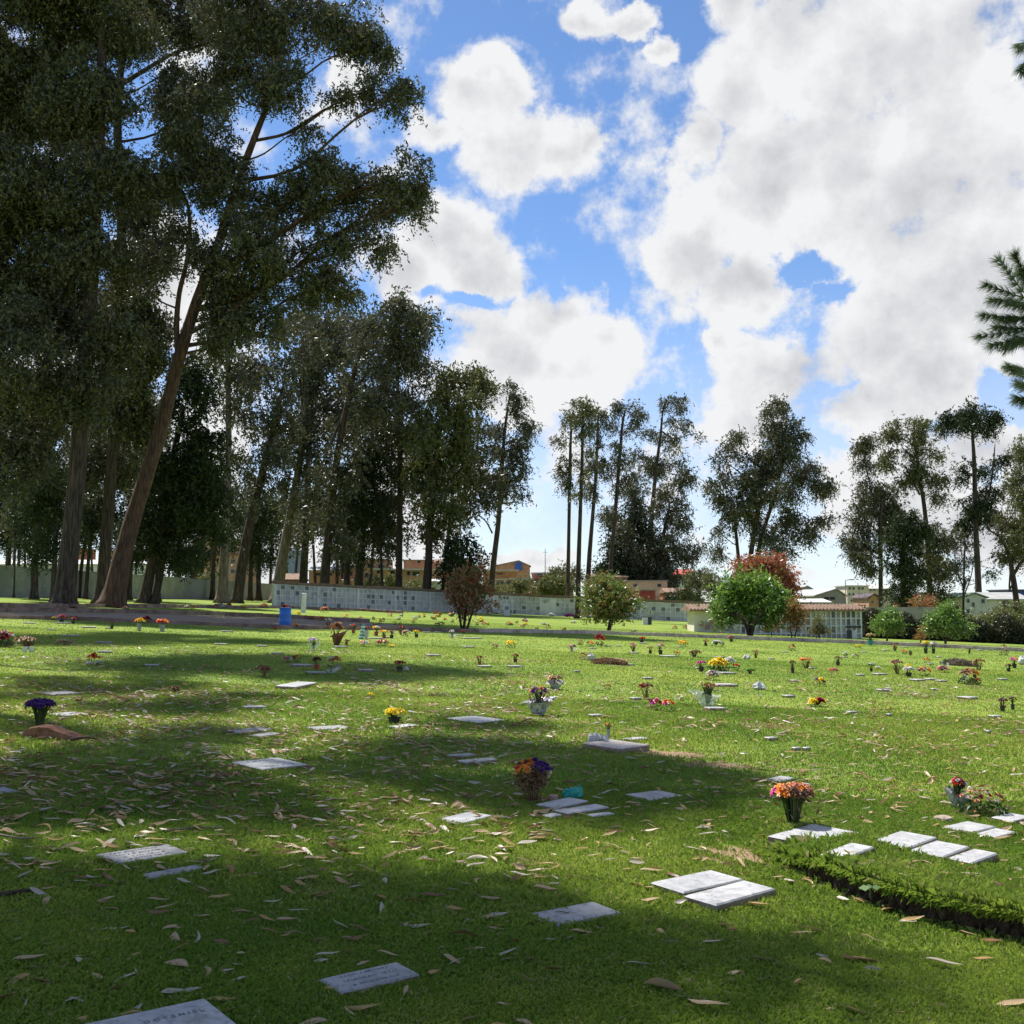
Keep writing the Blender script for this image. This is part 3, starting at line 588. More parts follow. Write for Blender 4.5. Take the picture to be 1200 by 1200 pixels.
orn('red_tinted_shrub', 'tall shrub with dark green and red leaves at the kerb left of the middle', (546, 738),
 [[(543,739,4),(545,724,3),(547,706,3)],[(546,739,3),(552,722,2.6),(558,704,2)],[(542,739,3),(538,722,2.4),(534,706,2)]],
 [(548,700,22,18),(532,695,12,14),(564,700,14,16),(548,682,20,16),(540,670,14,10),(558,672,14,12),(570,690,10,12),(548,716,14,10),(528,682,8,8),(574,705,8,8)], REDG, dens=0.7, spread=0.9)
orn('sapling', 'small orange leafed sapling with two thin stems by the niche building', (929, 751),
 [[(929,752,1.6),(927,740,1.4),(926,728,1)],[(930,752,1.6),(933,740,1.4),(935,730,1)]],
 [(928,722,10,10),(936,716,9,9),(926,730,9,5),(936,730,6,5),(931,708,8,7)], ORGL, sub_px=4.5, leaf_px=2.6, dens=1.1)
orn('small_bush', 'little round green bush in front of the niche building', (960, 750),
 [[(960,752,1.6),(960,744,1.4),(960,738,1)],[(957,751,1),(957,742,1),(956,736,1)]],
 [(960,738,8,8),(956,742,7,6),(965,741,7,6),(960,730,6,6)], SHRUB, sub_px=4, leaf_px=2.5)
orn('sapling', 'tiny reddish sapling under the green dome tree, beside the niche columns', (905, 746),
 [[(904,747,1.2),(904,738,1),(905,732,.8)]], [(906,732,7,5),(902,737,5,4)], ORGL, sub_px=3.5, leaf_px=2.3)
orn('bright_green_tree', 'smaller of the two bright green rounded trees at the right', (1040, 754),
 [[(1039,755,2.4),(1040,742,2),(1040,734,2)]],
 [(1040,728,18,10),(1030,732,12,8),(1050,732,10,8),(1040,717,11,6),(1048,722,9,7)], GREENB, sub_px=5.5, leaf_px=3.2, dens=1.5)
orn('bright_green_tree', 'larger bright green pointed tree at the right, in front of the dark hedge', (1108, 757),
 [[(1108,758,3),(1108,744,3),(1108,736,2)]],
 [(1108,732,22,9),(1092,735,12,7),(1124,736,12,7),(1106,720,16,9),(1108,711,10,6),(1118,726,12,8),(1096,726,10,7)], GREENB, sub_px=6, leaf_px=3.4, dens=1.5)
orn('sapling', 'small orange cone shaped sapling on the kerb between the two bright green trees', (1079, 757),
 [[(1079,757,1.6),(1079,748,1.4),(1079,740,1)]], [(1079,750,6,4),(1079,744,5,4),(1080,738,3,4)], ORGL, sub_px=3.5, leaf_px=2.3)
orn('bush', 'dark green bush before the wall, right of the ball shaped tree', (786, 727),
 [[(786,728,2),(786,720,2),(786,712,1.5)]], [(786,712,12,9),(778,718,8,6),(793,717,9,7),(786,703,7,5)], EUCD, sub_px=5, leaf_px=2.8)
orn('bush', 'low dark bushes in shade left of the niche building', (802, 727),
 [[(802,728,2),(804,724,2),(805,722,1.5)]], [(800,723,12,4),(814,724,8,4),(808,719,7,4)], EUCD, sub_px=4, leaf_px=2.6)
# pine at the right edge, trunk out of the frame
pine = empty('pine_tree', (15.5, 25, tz(15.5)), 'near pine whose long needled twigs enter at the right edge', 'tree')
mb = MB(); base = Vector((15.5, 25, tz(15.5)-0.1)); topp = Vector((15.9, 25, 17))
P = interp_path([base, Vector((15.6, 25, 5)), Vector((15.7, 25, 11)), topp], 4); mb.tube(P, [0.26*(1-0.8*i/(len(P)-1))+0.03 for i in range(len(P))], 9, 0, wob=0.04)
NV = []
def tuft(c, a, L, n):
    c = np.array(c); a = np.array(a)/np.linalg.norm(a)
    d = rdirs(n)*0.75+a[None, :]; d /= np.linalg.norm(d, axis=1, keepdims=True)
    b = np.cross(d, rdirs(n)); b /= np.linalg.norm(b, axis=1, keepdims=True); w = 0.0055
    l = L*rng.uniform(0.7, 1.15, (n, 1)); V = np.empty((n, 4, 3))
    V[:, 0] = c-b*w; V[:, 1] = c+b*w; V[:, 2] = c+d*l+b*w*0.3+np.array([0, 0, -0.03]); V[:, 3] = c+d*l-b*w*0.3+np.array([0, 0, -0.03])
    NV.append(V)
twl = []
for (a, b) in [((1202,345),(1172,305)),((1205,350),(1158,333)),((1210,355),(1165,350)),((1210,375),(1155,368)),((1212,385),(1150,392)),((1210,395),(1165,402)),((1212,390),(1180,404)),((1205,330),(1190,298)),((1210,345),(1196,318)),((1212,370),(1175,372)),((1215,360),(1188,352)),((1212,435),(1183,428)),((1215,445),(1192,432)),((1215,455),(1196,448)),((1215,470),(1194,465)),((1215,400),(1192,395)),((1215,385),(1170,382)),((1212,60),(1197,80)),((1214,45),(1196,52))]:
    twl.append((wp(*a, 24.6+rng.normal()*0.3), wp(*b, 24.6+rng.normal()*0.3)))
for k in range(46):       # the rest of its crown, outside the frame
    z = rng.uniform(5.5, 17); an = rng.uniform(0, 6.28); r = rng.uniform(0.8, 2.6)*(1.1-z/24)
    c = Vector((15.7+r*math.cos(an), 25+r*math.sin(an), z))
    if c.x/c.y*F+600 < 1222: continue
    twl.append((Vector((15.7+0.3*(c.x-15.7), 25+0.3*(c.y-25), z-0.2)), c))
for i, (a, b) in enumerate(twl):
    t0 = min(P, key=lambda q: abs(q.z-(a.z-0.6)))
    mb.tube([t0, t0.lerp(a, 0.6)+Vector((0, 0, -0.1)), a], [0.045, 0.03, 0.018], 5, 0, cap=False); mb.tube([a, a.lerp(b, 0.5)+Vector((0, 0, -0.04)), b], [0.016, 0.012, 0.006], 5, 0, cap=False)
    for f_ in (0.1, 0.3, 0.45, 0.6, 0.75, 0.88, 1.0):
        tuft(a.lerp(b, f_)+Vector((0, 0, -0.02)), (b-a)+Vector((rng.normal()*0.15, rng.normal()*0.15, -0.2)), 0.27, 95)
build(mb, 'trunk', BARK, pine, smooth=True); np_child('crown', np.concatenate(NV), 4, [NEED], pine)

# --- trees outside the frame at the left whose crowns shade the near lawn
kx, ky = math.sin(R(SUN_AZ))/math.tan(R(SUN_EL)), math.cos(R(SUN_AZ))/math.tan(R(SUN_EL))
SHADE = [ # polygons on the photo's lawn that lie in tree shade
 [(-700,1450),(-250,1040),(0,1015),(110,1025),(230,1030),(300,1028),(420,1042),(560,1040),(600,1050),(700,1085),(780,1100),(880,1105),(940,1110),(985,1120),(930,1145),(860,1160),(720,1182),(600,1200),(450,1240),(300,1400)],
 [(-200,985),(0,965),(60,965),(210,960),(240,945),(330,965),(420,955),(500,945),(600,938),(700,965),(780,962),(900,945),(905,915),(850,905),(760,890),(690,880),(620,866),(570,856),(480,872),(440,900),(360,902),(260,898),(180,880),(60,900),(-20,925),(-200,930)],
 [(-40,870),(60,868),(150,878),(120,895),(0,905)],[(100,880),(250,855),(300,866),(210,884)],
 [(-10,800),(110,792),(230,800),(110,815),(0,818)],[(60,826),(240,820),(330,812),(250,834),(100,838)],
 [(0,838),(35,842),(100,862),(60,872),(0,866)],
 [(120,770),(240,766),(330,772),(250,787),(130,790)],[(300,768),(345,765),(395,778),(520,783),(560,788),(440,797),(340,793)],
 [(500,842),(570,850),(650,850),(600,858),(520,856)],[(170,905),(230,902),(220,925),(190,930)],
 [(0,744),(120,742),(340,744),(440,748),(520,749),(360,754),(150,754),(0,757)]]
def inpoly(x, y, P):
    c = False; n = len(P); j = n-1
    for i in range(n):
        if (P[i][1] > y) != (P[j][1] > y) and x < (P[j][0]-P[i][0])*(y-P[i][1])/(P[j][1]-P[i][1])+P[i][0]: c = not c
        j = i
    return c
STREES = [dict(b=(-8.5, 11.0), h=(14, 19), c=[]), dict(b=(-13.0, 19.0), h=(17, 23), c=[]), dict(b=(-19.0, 27.0), h=(24, 30), c=[]), dict(b=(-30.0, 44.0), h=(28, 36), c=[]), dict(b=(-9.5, 3.5), h=(12, 17), c=[])]
SLAB = ['tall eucalyptus outside the left edge, its crown shading the nearest lawn', 'eucalyptus outside the left edge shading the second band of lawn', 'lofty eucalyptus out of frame left shading the lawn by the purple flowers', 'far eucalyptus out of frame left shading the lawn before the kerb', 'eucalyptus beside the camera at the left, outside the picture']
gxs = []
for P_ in SHADE:
    W_ = [gp(x, max(y, 735)) for x, y in P_]; WP_ = [(p.x, p.y) for p in W_]
    x0, x1 = min(p[0] for p in WP_), max(p[0] for p in WP_); y0, y1 = min(p[1] for p in WP_), max(p[1] for p in WP_)
    st = 0.62 if y1 < 22 else 1.05
    for gx in np.arange(x0, x1, st):
        for gy in np.arange(y0, y1, st):
            qx, qy = gx+rng.normal()*0.12, gy+rng.normal()*0.12
            if inpoly(qx, qy, WP_): gxs.append((qx, qy, st))
for (gx, gy, st) in gxs:
    if rng.random() < 0.03 or (gy > 6.8 and math.sin(gx*1.9+2*math.sin(gy*.8))*math.sin(gy*1.35+gx*.5) > .42): continue
    ti = 0 if gy < 8 else (1 if gy < 13.5 else (2 if gy < 26 else 3))
    if gy < 6.5 and gx < -2.5: ti = 4
    T_ = STREES[ti]
    for _ in range(6):
        h = rng.uniform(*T_['h'])
        c = (gx+kx*h, gy+ky*h, tz(gx)+h)
        if math.degrees(math.atan2(c[2]-EYE-0.9, c[1])) > 32.5 or c[0]/c[1]*F+600 < -70: T_['c'].append((c, 0.72*st/0.62)); break
for T_, lab in zip(STREES, SLAB):
    bx, by = T_['b']; b = Vector((bx, by, tz(bx))); root = empty('shade_tree', b, lab, 'tree', 'trees beyond the left edge of the picture')
    cen = Vector((np.mean([c[0][0] for c in T_['c']]), np.mean([c[0][1] for c in T_['c']]), np.mean([c[0][2] for c in T_['c']])))
    mb = MB(); tp = b.lerp(cen, 0.55); tp.z = cen.z*0.86
    path = interp_path([b-Vector((0, 0, .2)), b.lerp(tp, 0.08)+Vector((0, 0, cen.z*0.3)), b.lerp(tp, 0.4)+Vector((0, 0, cen.z*0.2)), tp], 6); K = len(path)
    rd = [0.36*(1-0.8*i/(K-1)) for i in range(K)]; mb.tube(path, rd, 10, 0, wob=0.03)
    V = []
    for (c, r) in T_['c']:
        n_ = int(430*(r/0.72)**1.2); g = rng.normal(size=(n_, 3))*np.array([0.5, 0.5, 0.35])*r
        V.append(leaf_quads(np.array(c)[None, :]+g, 0.23*(r/0.72)**0.5*rng.uniform(0.7, 1.3, n_), 0.072*(r/0.72)**0.5*np.ones(n_), 0.5))
    # main limbs to grid groups, twigs to clumps
    C = np.array([c[0] for c in T_['c']]); k = max(3, len(C)//14); hubs = C[rng.choice(len(C), k, replace=False)]
    for hcen in hubs:
        hv = Vector(hcen)-Vector((0, 0, 0.8)); s0 = min(path[K//2:], key=lambda q: (q-hv).length+max(0, q.z-hv.z)*2)
        mb.tube(interp_path([s0, s0.lerp(hv, 0.5)+Vector((0, 0, 0.6)), hv], 4), [0.09, 0.085, 0.08, 0.07, 0.06, 0.05, 0.045, 0.04, 0.03], 6, 0)
    for c in C:
        hv = Vector(min(hubs, key=lambda q: np.linalg.norm(q-c)))-Vector((0, 0, 0.8)); c = Vector(c)
        mb.tube([hv, hv.lerp(c, 0.5)+Vector((0, 0, -0.15)), c], [0.028, 0.02, 0.01], 4, 0, cap=False)
    build(mb, 'trunk', BARK, root, smooth=True); np_child('crown', np.concatenate(V), 4, [EUC], root)
# ------------------------------------------------------------------ walls, kerbs, buildings
PLASTER = rough('white_plaster', (0.62, 0.62, 0.60), (0.76, 0.75, 0.72), 0.8, 0.9, 0.3, dirt=(0.27, 0.27, 0.25))
PLASTG = rough('grey_green_plaster', (0.27, 0.28, 0.26), (0.36, 0.37, 0.35), 0.5, 0.9, 0.2, dirt=(0.20, 0.22, 0.18))
NICHE = rough('niche_panels', (0.46, 0.45, 0.44), (0.64, 0.62, 0.60), 1.4, 0.7, 0.3, dirt=(0.2, 0.2, 0.2))
BEIGE = rough('beige_plaster', (0.66, 0.60, 0.50), (0.76, 0.70, 0.59), 0.6, 0.9, 0.2, dirt=(0.38, 0.34, 0.28))
TAN = rough('tan_plaster', (0.33, 0.30, 0.22), (0.42, 0.38, 0.29), 0.5, 0.9, 0.2, dirt=(0.22, 0.2, 0.15))
CREAM = rough('cream_paint', (0.68, 0.65, 0.53), (0.78, 0.74, 0.61), 0.4, 0.9, 0.2, dirt=(0.42, 0.38, 0.3))
BRICKC = rough('brick_wall', (0.46, 0.25, 0.16), (0.58, 0.34, 0.23), 1.2, 0.9, 0.4, dirt=(0.28, 0.17, 0.12))
BRICKR = rough('red_brick', (0.34, 0.12, 0.08), (0.44, 0.19, 0.12), 1.2, 0.9, 0.4)
TILE = rough('clay_tiles', (0.17, 0.105, 0.075), (0.28, 0.19, 0.14), 3, 0.9, 0.7, dirt=(0.2, 0.12, 0.08))
REDROOF = rough('red_roof', (0.42, 0.07, 0.05), (0.5, 0.12, 0.09), 1, 0.8, 0.3)
GREYR = rough('grey_sheet_roof', (0.30, 0.31, 0.31), (0.42, 0.42, 0.41), 0.6, 0.7, 0.3, dirt=(0.24, 0.23, 0.22))
SLABC = rough('concrete_roof', (0.48, 0.48, 0.47), (0.62, 0.62, 0.60), 0.8, 0.8, 0.3)
CONC = rough('concrete', (0.26, 0.26, 0.25), (0.36, 0.35, 0.33), 0.8, 0.9, 0.3, dirt=(0.2, 0.19, 0.18))
BLUEW = rough('blue_paint', (0.04, 0.13, 0.48), (0.06, 0.18, 0.56), 1, 0.6, 0.1)
BLUEG = rough('blue_grey_paint', (0.22, 0.32, 0.45), (0.28, 0.38, 0.52), 1, 0.7, 0.1)
WPAINT = rough('white_paint', (0.62, 0.62, 0.60), (0.74, 0.74, 0.72), 2, 0.6, 0.1, dirt=(0.45, 0.44, 0.40))
GLASSD = plastic('dark_glass', (0.03, 0.035, 0.045), 0.15)
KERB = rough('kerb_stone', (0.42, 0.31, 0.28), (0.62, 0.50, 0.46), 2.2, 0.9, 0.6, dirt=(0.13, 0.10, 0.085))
PATHM = rough('pinkish_paving', (0.20, 0.13, 0.11), (0.33, 0.235, 0.20), 1.0, 0.9, 0.5, dirt=(0.15, 0.12, 0.10))
DARKM = rough('dark_metal', (0.05, 0.05, 0.05), (0.09, 0.085, 0.08), 3, 0.6, 0.2)

def strip(mb, pts, w, z0, z1, mi=0, side=1):
    """wall along ground points, thickness w away from the camera"""
    for a, b in zip(pts[:-1], pts[1:]):
        e = (b-a); e.z = 0; e.normalize(); nrm = Vector((-e.y, e.x, 0))*w*side
        vs = []
        for p in (a, b):
            for q in (p, p+nrm): vs += [(q.x, q.y, p.z+z0), (q.x, q.y, p.z+z1)]
        mb.add(vs, [(0, 1, 5, 4), (2, 6, 7, 3), (1, 3, 7, 5), (0, 4, 6, 2), (0, 2, 3, 1), (4, 5, 7, 6)], mi)
def sub(p, q, k): return [p.lerp(q, i/k) for i in range(k+1)]
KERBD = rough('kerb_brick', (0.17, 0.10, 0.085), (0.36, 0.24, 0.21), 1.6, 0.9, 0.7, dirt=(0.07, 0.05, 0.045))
def kerb(pts, label, h=0.27, w=0.3, group='low kerbs bordering the paved path', name='kerb'):
    g = [gp(x, y) for x, y in pts]; P = []
    for a, b in zip(g[:-1], g[1:]):
        k = max(1, int((b-a).length/1.0)); P += sub(a, b, k)[:-1]
    P.append(g[-1]); mb = MB()
    for a, b in zip(P[:-1], P[1:]):
        j = random.uniform(-0.02, 0.02); g_ = (b-a)*0.006
        strip(mb, [Vector((a.x, a.y, tz(a.x)))+g_, Vector((b.x, b.y, tz(b.x)))-g_], w, -0.1, h+j)
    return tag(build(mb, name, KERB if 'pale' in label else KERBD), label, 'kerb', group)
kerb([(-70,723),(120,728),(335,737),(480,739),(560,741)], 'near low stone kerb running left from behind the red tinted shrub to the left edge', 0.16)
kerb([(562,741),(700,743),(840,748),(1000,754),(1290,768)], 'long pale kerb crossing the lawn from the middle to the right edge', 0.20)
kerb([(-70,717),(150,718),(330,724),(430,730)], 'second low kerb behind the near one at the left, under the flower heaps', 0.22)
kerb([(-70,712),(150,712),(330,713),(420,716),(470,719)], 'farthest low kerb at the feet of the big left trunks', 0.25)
mb = MB()
p = [gp(-90, 722.5), gp(120, 727.5), gp(335, 736.5), gp(560, 740.5), gp(430, 729.5), gp(330, 724.5), gp(150, 718.8), gp(-90, 717.5)]
mb.add([(q.x, q.y, q.z+0.012) for q in p], [(0, 1, 6, 7), (1, 2, 5, 6), (2, 3, 4, 5)])
tag(build(mb, 'path', PATHM), kind='structure')
mb = MB()
p = [gp(562, 739.8), gp(700, 741.8), gp(840, 746.8), gp(1000, 752.8), gp(1290, 766.5)]
q = [gp(562, 738.8), gp(700, 740.8), gp(840, 745.4), gp(1000, 751.2), gp(1290, 764.5)]
mb.add([(v.x, v.y, v.z+0.012) for v in p+q], [(i, i+1, i+6, i+5) for i in range(4)])
tag(build(mb, 'walkway', PATHM), kind='structure')

# niche wall
root = empty('niche_wall', gp(322, 711), 'long whitewashed wall of burial niches with clay tile coping behind the middle trees', 'wall')
A, Bq, C_ = gp(322, 711), gp(600, 719.5), gp(858, 731)
WL = sub(A, Bq, 14)[:-1]+sub(Bq, C_, 12)
mb = MB(); strip(mb, WL, 0.5, -0.2, 2.35); build(mb, 'wall', NICHE, root)
mb = MB()
for a, b in zip(WL[:-1], WL[1:]):
    h = 2.35+random.uniform(-0.03, 0.05); e = (b-a); e.z = 0; e.normalize(); nn = Vector((-e.y, e.x, 0))
    strip(mb, [a-nn*0.15, b-nn*0.15], 0.8, h, h+0.26+random.uniform(0, 0.08))
build(mb, 'coping', TILE, root)
mb = MB(); mp = MB(); k = 0
for a, b in ((A, Bq), (Bq, C_)):
    e = b-a; L = e.length; u = e.normalized(); nn = Vector((-u.y, u.x, 0)).normalized(); m = int(L/0.62)
    for z in (0.02, 0.6, 1.18, 1.76, 2.28):
        for i in range(8):
            p0, p1 = a+u*(L*i/8), a+u*(L*(i+1)/8); strip(mb, [p0-nn*0.07, p1-nn*0.07], 0.07, z-0.03, z+0.05)
    for i in range(m+1):
        p0 = a+u*min(L, i*0.62); w2 = 0.17 if i % 9 == 0 else 0.04
        strip(mb, [p0-nn*0.08-u*w2, p0-nn*0.08+u*w2], 0.08, 0, 2.34)
        for j in range(4):
            q = random.random()
            if q < 0.13 and i < m: strip(mp, [p0-nn*0.02+u*0.07, p0-nn*0.02+u*0.55], 0.02, 0.62*j+0.06-0.02*j, 0.62*j+0.5-0.02*j)
for x0, x1, y0, y1 in ((633, 652, 700, 0),):
    p0, p1 = gp(x0, 720.8), gp(x1, 721.6); d_ = (p1-p0); t0 = min(1, max(0, (p0-Bq).dot((C_-Bq))/(C_-Bq).length_squared)); t1 = (p1-Bq).dot((C_-Bq))/(C_-Bq).length_squared
    p0, p1 = Bq.lerp(C_, t0), Bq.lerp(C_, t1); u = (C_-Bq).normalized(); nn = Vector((-u.y, u.x, 0)).normalized()
    strip(mb, [p0-nn*0.12, p1-nn*0.12], 0.1, 0, 2.3)
build(mb, 'niche_grid', PLASTER, root); build(mp, 'niche_plates', rough('dark_plates', (0.13, 0.13, 0.14), (0.22, 0.21, 0.20), 3, 0.5), root)
# left boundary wall
root = empty('boundary_wall', gp(-120, 698.5), 'plain grey green boundary wall far behind the left trunks', 'wall')
WL = sub(gp(-120, 698.5), gp(330, 703.6), 12); mb = MB(); strip(mb, WL, 0.3, -0.2, 2.75); build(mb, 'wall', PLASTG, root)
mb = MB(); [strip(mb, [a-Vector((0, .08, 0)), b-Vector((0, .08, 0))], 0.45, 2.75, 2.87) for a, b in zip(WL[:-1], WL[1:])]; build(mb, 'coping', CONC, root)

# generic building
def bld(name, label, x0, x1, ytop, d, wall, roof=('flat', SLABC), wins=(), deep=7, group=None, cat='building', extra=None, ov=0.25, winmat=None, frame=None):
    xa, xb = wp(x0, ytop, d).x, wp(x1, ytop, d).x; zt = wp((x0+x1)/2, ytop, d).z; zb = min(tz(xa), tz(xb))-0.5
    root = empty(name, ((xa+xb)/2, d, tz((xa+xb)/2)), label, cat, group)
    mb = MB(); mb.box(((xa+xb)/2, d+deep/2, (zt+zb)/2), (xb-xa, deep, zt-zb)); build(mb, 'wall', wall, root)
    mb = MB(); cx = (xa+xb)/2; kind = roof[0]
    if kind == 'flat':
        mb.box((cx, d+deep/2, zt+0.09), (xb-xa+2*ov, deep+2*ov, 0.18))
    elif kind == 'gable':      # gable facing the camera, peak given in px
        pk = wp((roof[2] if len(roof) > 2 else (x0+x1)/2), roof[3] if len(roof) > 3 else ytop-6, d)
        xl, xr = xa-ov, xb+ov; f0, f1 = d-ov, d+deep+ov
        mb.add([(xl, f0, zt), (pk.x, f0, pk.z), (xr, f0, zt), (xl, f1, zt), (pk.x, f1, pk.z), (xr, f1, zt), (xl, f0, zt+.15), (pk.x, f0, pk.z+.15), (xr, f0, zt+.15), (xl, f1, zt+.15), (pk.x, f1, pk.z+.15), (xr, f1, zt+.15)],
               [(6, 7, 10, 9), (7, 8, 11, 10), (0, 3, 4, 1), (1, 4, 5, 2), (0, 1, 7, 6), (1, 2, 8, 7), (3, 9, 10, 4), (4, 10, 11, 5), (0, 6, 9, 3), (2, 5, 11, 8)])
        g = MB(); g.add([(xa, d+0.01, zt-0.02), (xb, d+0.01, zt-0.02), (pk.x, d+0.01, pk.z-0.02), (xa, d+0.2, zt-0.02), (xb, d+0.2, zt-0.02), (pk.x, d+0.2, pk.z-0.02)], [(0, 1, 2), (5, 4, 3), (0, 3, 4, 1), (1, 4, 5, 2), (2, 5, 3, 0)])
        build(g, 'gable', wall, root)
    elif kind == 'slope':      # ridge parallel to the front
        rz = wp((x0+x1)/2, roof[2], d+deep/2).z; xl, xr = xa-ov, xb+ov; f0, f1 = d-ov-.3, d+deep+ov
        mb.add([(xl, f0, zt), (xr, f0, zt), (xr, d+deep/2, rz), (xl, d+deep/2, rz), (xl, f1, zt), (xr, f1, zt), (xl, f0, zt-.15), (xr, f0, zt-.15), (xl, f1, zt-.15), (xr, f1, zt-.15)],
               [(0, 1, 2, 3), (3, 2, 5, 4), (6, 8, 9, 7), (0, 6, 7, 1), (4, 5, 9, 8), (0, 3, 4, 8, 6), (1, 7, 9, 5, 2)])
    build(mb, 'roof', roof[1], root)
    for (u0, v0, u1, v1) in wins:
        a = wp(u0, v1, d-0.03); b = wp(u1, v0, d-0.03); w, h = b.x-a.x, b.z-a.z; cx, cz = (a.x+b.x)/2, (a.z+b.z)/2; t = min(0.09, w*0.12)
        fm = MB(); fm.box((a.x+t/2, d-0.04, cz), (t, 0.1, h)); fm.box((b.x-t/2, d-0.04, cz), (t, 0.1, h)); fm.box((cx, d-0.04, a.z+t/2), (w-2*t, 0.1, t)); fm.box((cx, d-0.04, b.z-t/2), (w-2*t, 0.1, t))
        if w > 1.2: fm.box((cx, d-0.04, cz), (t*0.7, 0.08, h-2*t))
        fo = build(fm, 'window', frame or CONC, root)
        pn = MB(); pn.box((cx, d-0.012, cz), (w-2*t-0.004, 0.03, h-2*t-0.004)); me_o = build(pn, 'pane', winmat or GLASSD, root)
        me_o.parent = fo
    if extra: extra(root, xa, xb, zt, d)
    return root
def slabs(*L):
    def f(root, xa, xb, zt, d):
        for (u0, u1, v, out_, m) in L:
            a, b = wp(u0, v, d), wp(u1, v, d); mb = MB(); mb.box(((a.x+b.x)/2, d-out_/2, a.z), (b.x-a.x, out_, 0.22)); build(mb, 'canopy', m, root)
    return f
def tank(root, x, z, y):
    pass
bld('brick_house', 'small brick house with dark upper floor, leftmost of the brick row above the wall', 425, 455, 656, 176, BRICKC, ('flat', SLABC), [(430,660,437,666),(443,661,449,667),(441,668,448,673),(427,671,433,677)], extra=slabs((438,462,667,1.2,SLABC)))
bld('brick_house', 'long low brick house with a row of dark windows above the niche wall', 455, 515, 668, 178, BRICKC, ('flat', SLABC), [(457,668.6,463,673.5),(476.5,669,481,674.5),(483,669.5,492,675)], extra=slabs((452,498,667.4,1.0,SLABC)))
bld('brick_house', 'set back brick house with a dull flat top behind the long low brick house', 473, 512, 657, 196, BRICKC, ('flat', CONC), [(489,656.5,493,660)])
bld('brick_house', 'tall brick house at the right end of the brick row, next to the dark tree', 510, 545, 659, 187, BRICKC, ('slope', TILE, 655), [(510,664,513,668),(528,666,531,670)])
bld('shed', 'small pale corrugated shed just above the niche wall by the thick fluted trunk', 500, 520, 681, 162, PLASTER, ('slope', SLABC, 678.5), [], deep=4)
bld('brick_house', 'brick warehouse with low gable carrying a blue painted panel', 578, 621, 664, 215, BRICKC, ('gable', GREYR, 608, 657.3), [], extra=None)
b_ = wp(608, 663, 214.8)
mb = MB(); a = wp(603.5, 668, 214.85); c = wp(612, 661, 214.85); mb.add([(a.x, 214.7, a.z), (c.x, 214.7, a.z), (c.x, 214.7, c.z), (wp(608, 658.3, 214.85).x, 214.7, wp(608, 658.3, 214.85).z), (a.x, 214.7, c.z), (a.x, 214.8, a.z), (c.x, 214.8, a.z), (c.x, 214.8, c.z), (b_.x, 214.8, wp(608, 658.3, 214.85).z), (a.x, 214.8, c.z)], [(0, 1, 2, 3, 4), (9, 8, 7, 6, 5), (0, 5, 6, 1), (1, 6, 7, 2), (2, 7, 8, 3), (3, 8, 9, 4), (4, 9, 5, 0)])
wr = [o for o in bpy.data.objects if o.get('label', '').startswith('brick warehouse')][0]
build(mb, 'painted_panel', BLUEW, wr)
bld('brick_house', 'brick house with a wide white canopy left of the blue panelled warehouse', 566, 606, 670, 196, BRICKC, ('flat', SLABC), [(583,671,590,673.5)], extra=slabs((565,608,668.5,1.6,SLABC)))
bld('brick_house', 'low brick house with three wide dark windows, just right of the red tinted shrub', 578, 624, 679.5, 176, BRICKC, ('flat', SLABC), [(582,681,591,685.5),(593,681,601,685.5),(611,681,619,686)], extra=slabs((597,624,678.5,1.0,SLABC)))
bld('brick_house', 'small red brick house with a flat top beside the tall thin pole', 624, 645, 672, 183, BRICKR, ('flat', SLABC), [(629,671.5,635,675),(627,684.5,630,689)], extra=slabs((622,640,684,1.0,SLABC)))
bld('brick_house', 'tall bare brick house behind the shrubbery right of the thin pole', 645, 672, 671, 200, BRICKC, ('flat', SLABC), [(649,674,654,678),(660,674,665,678)])
bld('brick_house', 'brick house glimpsed among the stems of the middle group', 690, 735, 676, 200, BRICKC, ('slope', TILE, 672), [(696,679,702,683),(712,679,718,683),(724,679,730,683)])
bld('plastered_house', 'peach plastered house glimpsed behind the bushy middle tree', 735, 782, 681, 195, rough('peach_plaster', (.6, .42, .3), (.7, .5, .38), .6, .9), ('flat', CONC), [(742,684,747,688),(770,684,775,688)])
bld('red_roofed_house', 'white house with a bright red roof seen right of the bushy middle tree', 790, 812, 674, 230, PLASTER, ('slope', REDROOF, 667), [(795,676,798,680),(804,676,807,680)])
bld('brick_house', 'brownish brick house low behind the wall right of the middle trees', 780, 812, 694, 185, BRICKR, ('slope', TILE, 689), [(786,697,790,701)])
bld('red_shed', 'bright red painted shed glimpsed behind the bushy middle tree', 748, 768, 692, 178, REDROOF, ('flat', GREYR), [])
bld('brick_building', 'orange brick apartment block glimpsed between the leaning trunks of the left grove', 240, 292, 634, 205, BRICKC, ('flat', SLABC), [(248,642,253,647),(268,643,273,648),(270,655,276,660),(282,643,287,648),(270,667,276,672)], extra=slabs((242,290,650,0.5,BRICKR)))
bld('blue_building', 'blue grey building seen between trunks left of the white post tree', 334, 353, 645, 225, BLUEG, ('slope', rough('blue_sheet', (0.1, 0.2, 0.42), (0.14, 0.25, 0.5), 1, 0.6), 643), [(338,651,342,655)])
bld('tiled_house', 'low house with clay tiled roof behind the left end of the niche wall', 322, 350, 679, 170, BRICKR, ('slope', TILE, 672), [(330,681,334,685)])
bld('brick_house', 'reddish house in shade behind the thick trunks before the niche wall', 362, 402, 668, 185, BRICKC, ('slope', GREYR, 664), [(370,671,376,675),(384,671,390,675),(395,671,399,675)])
bld('brick_house', 'pinkish plastered house behind the leftmost shrub on the niche wall', 402, 428, 666, 192, BRICKC, ('flat', CONC), [(408,670,413,675),(418,672,423,677)])
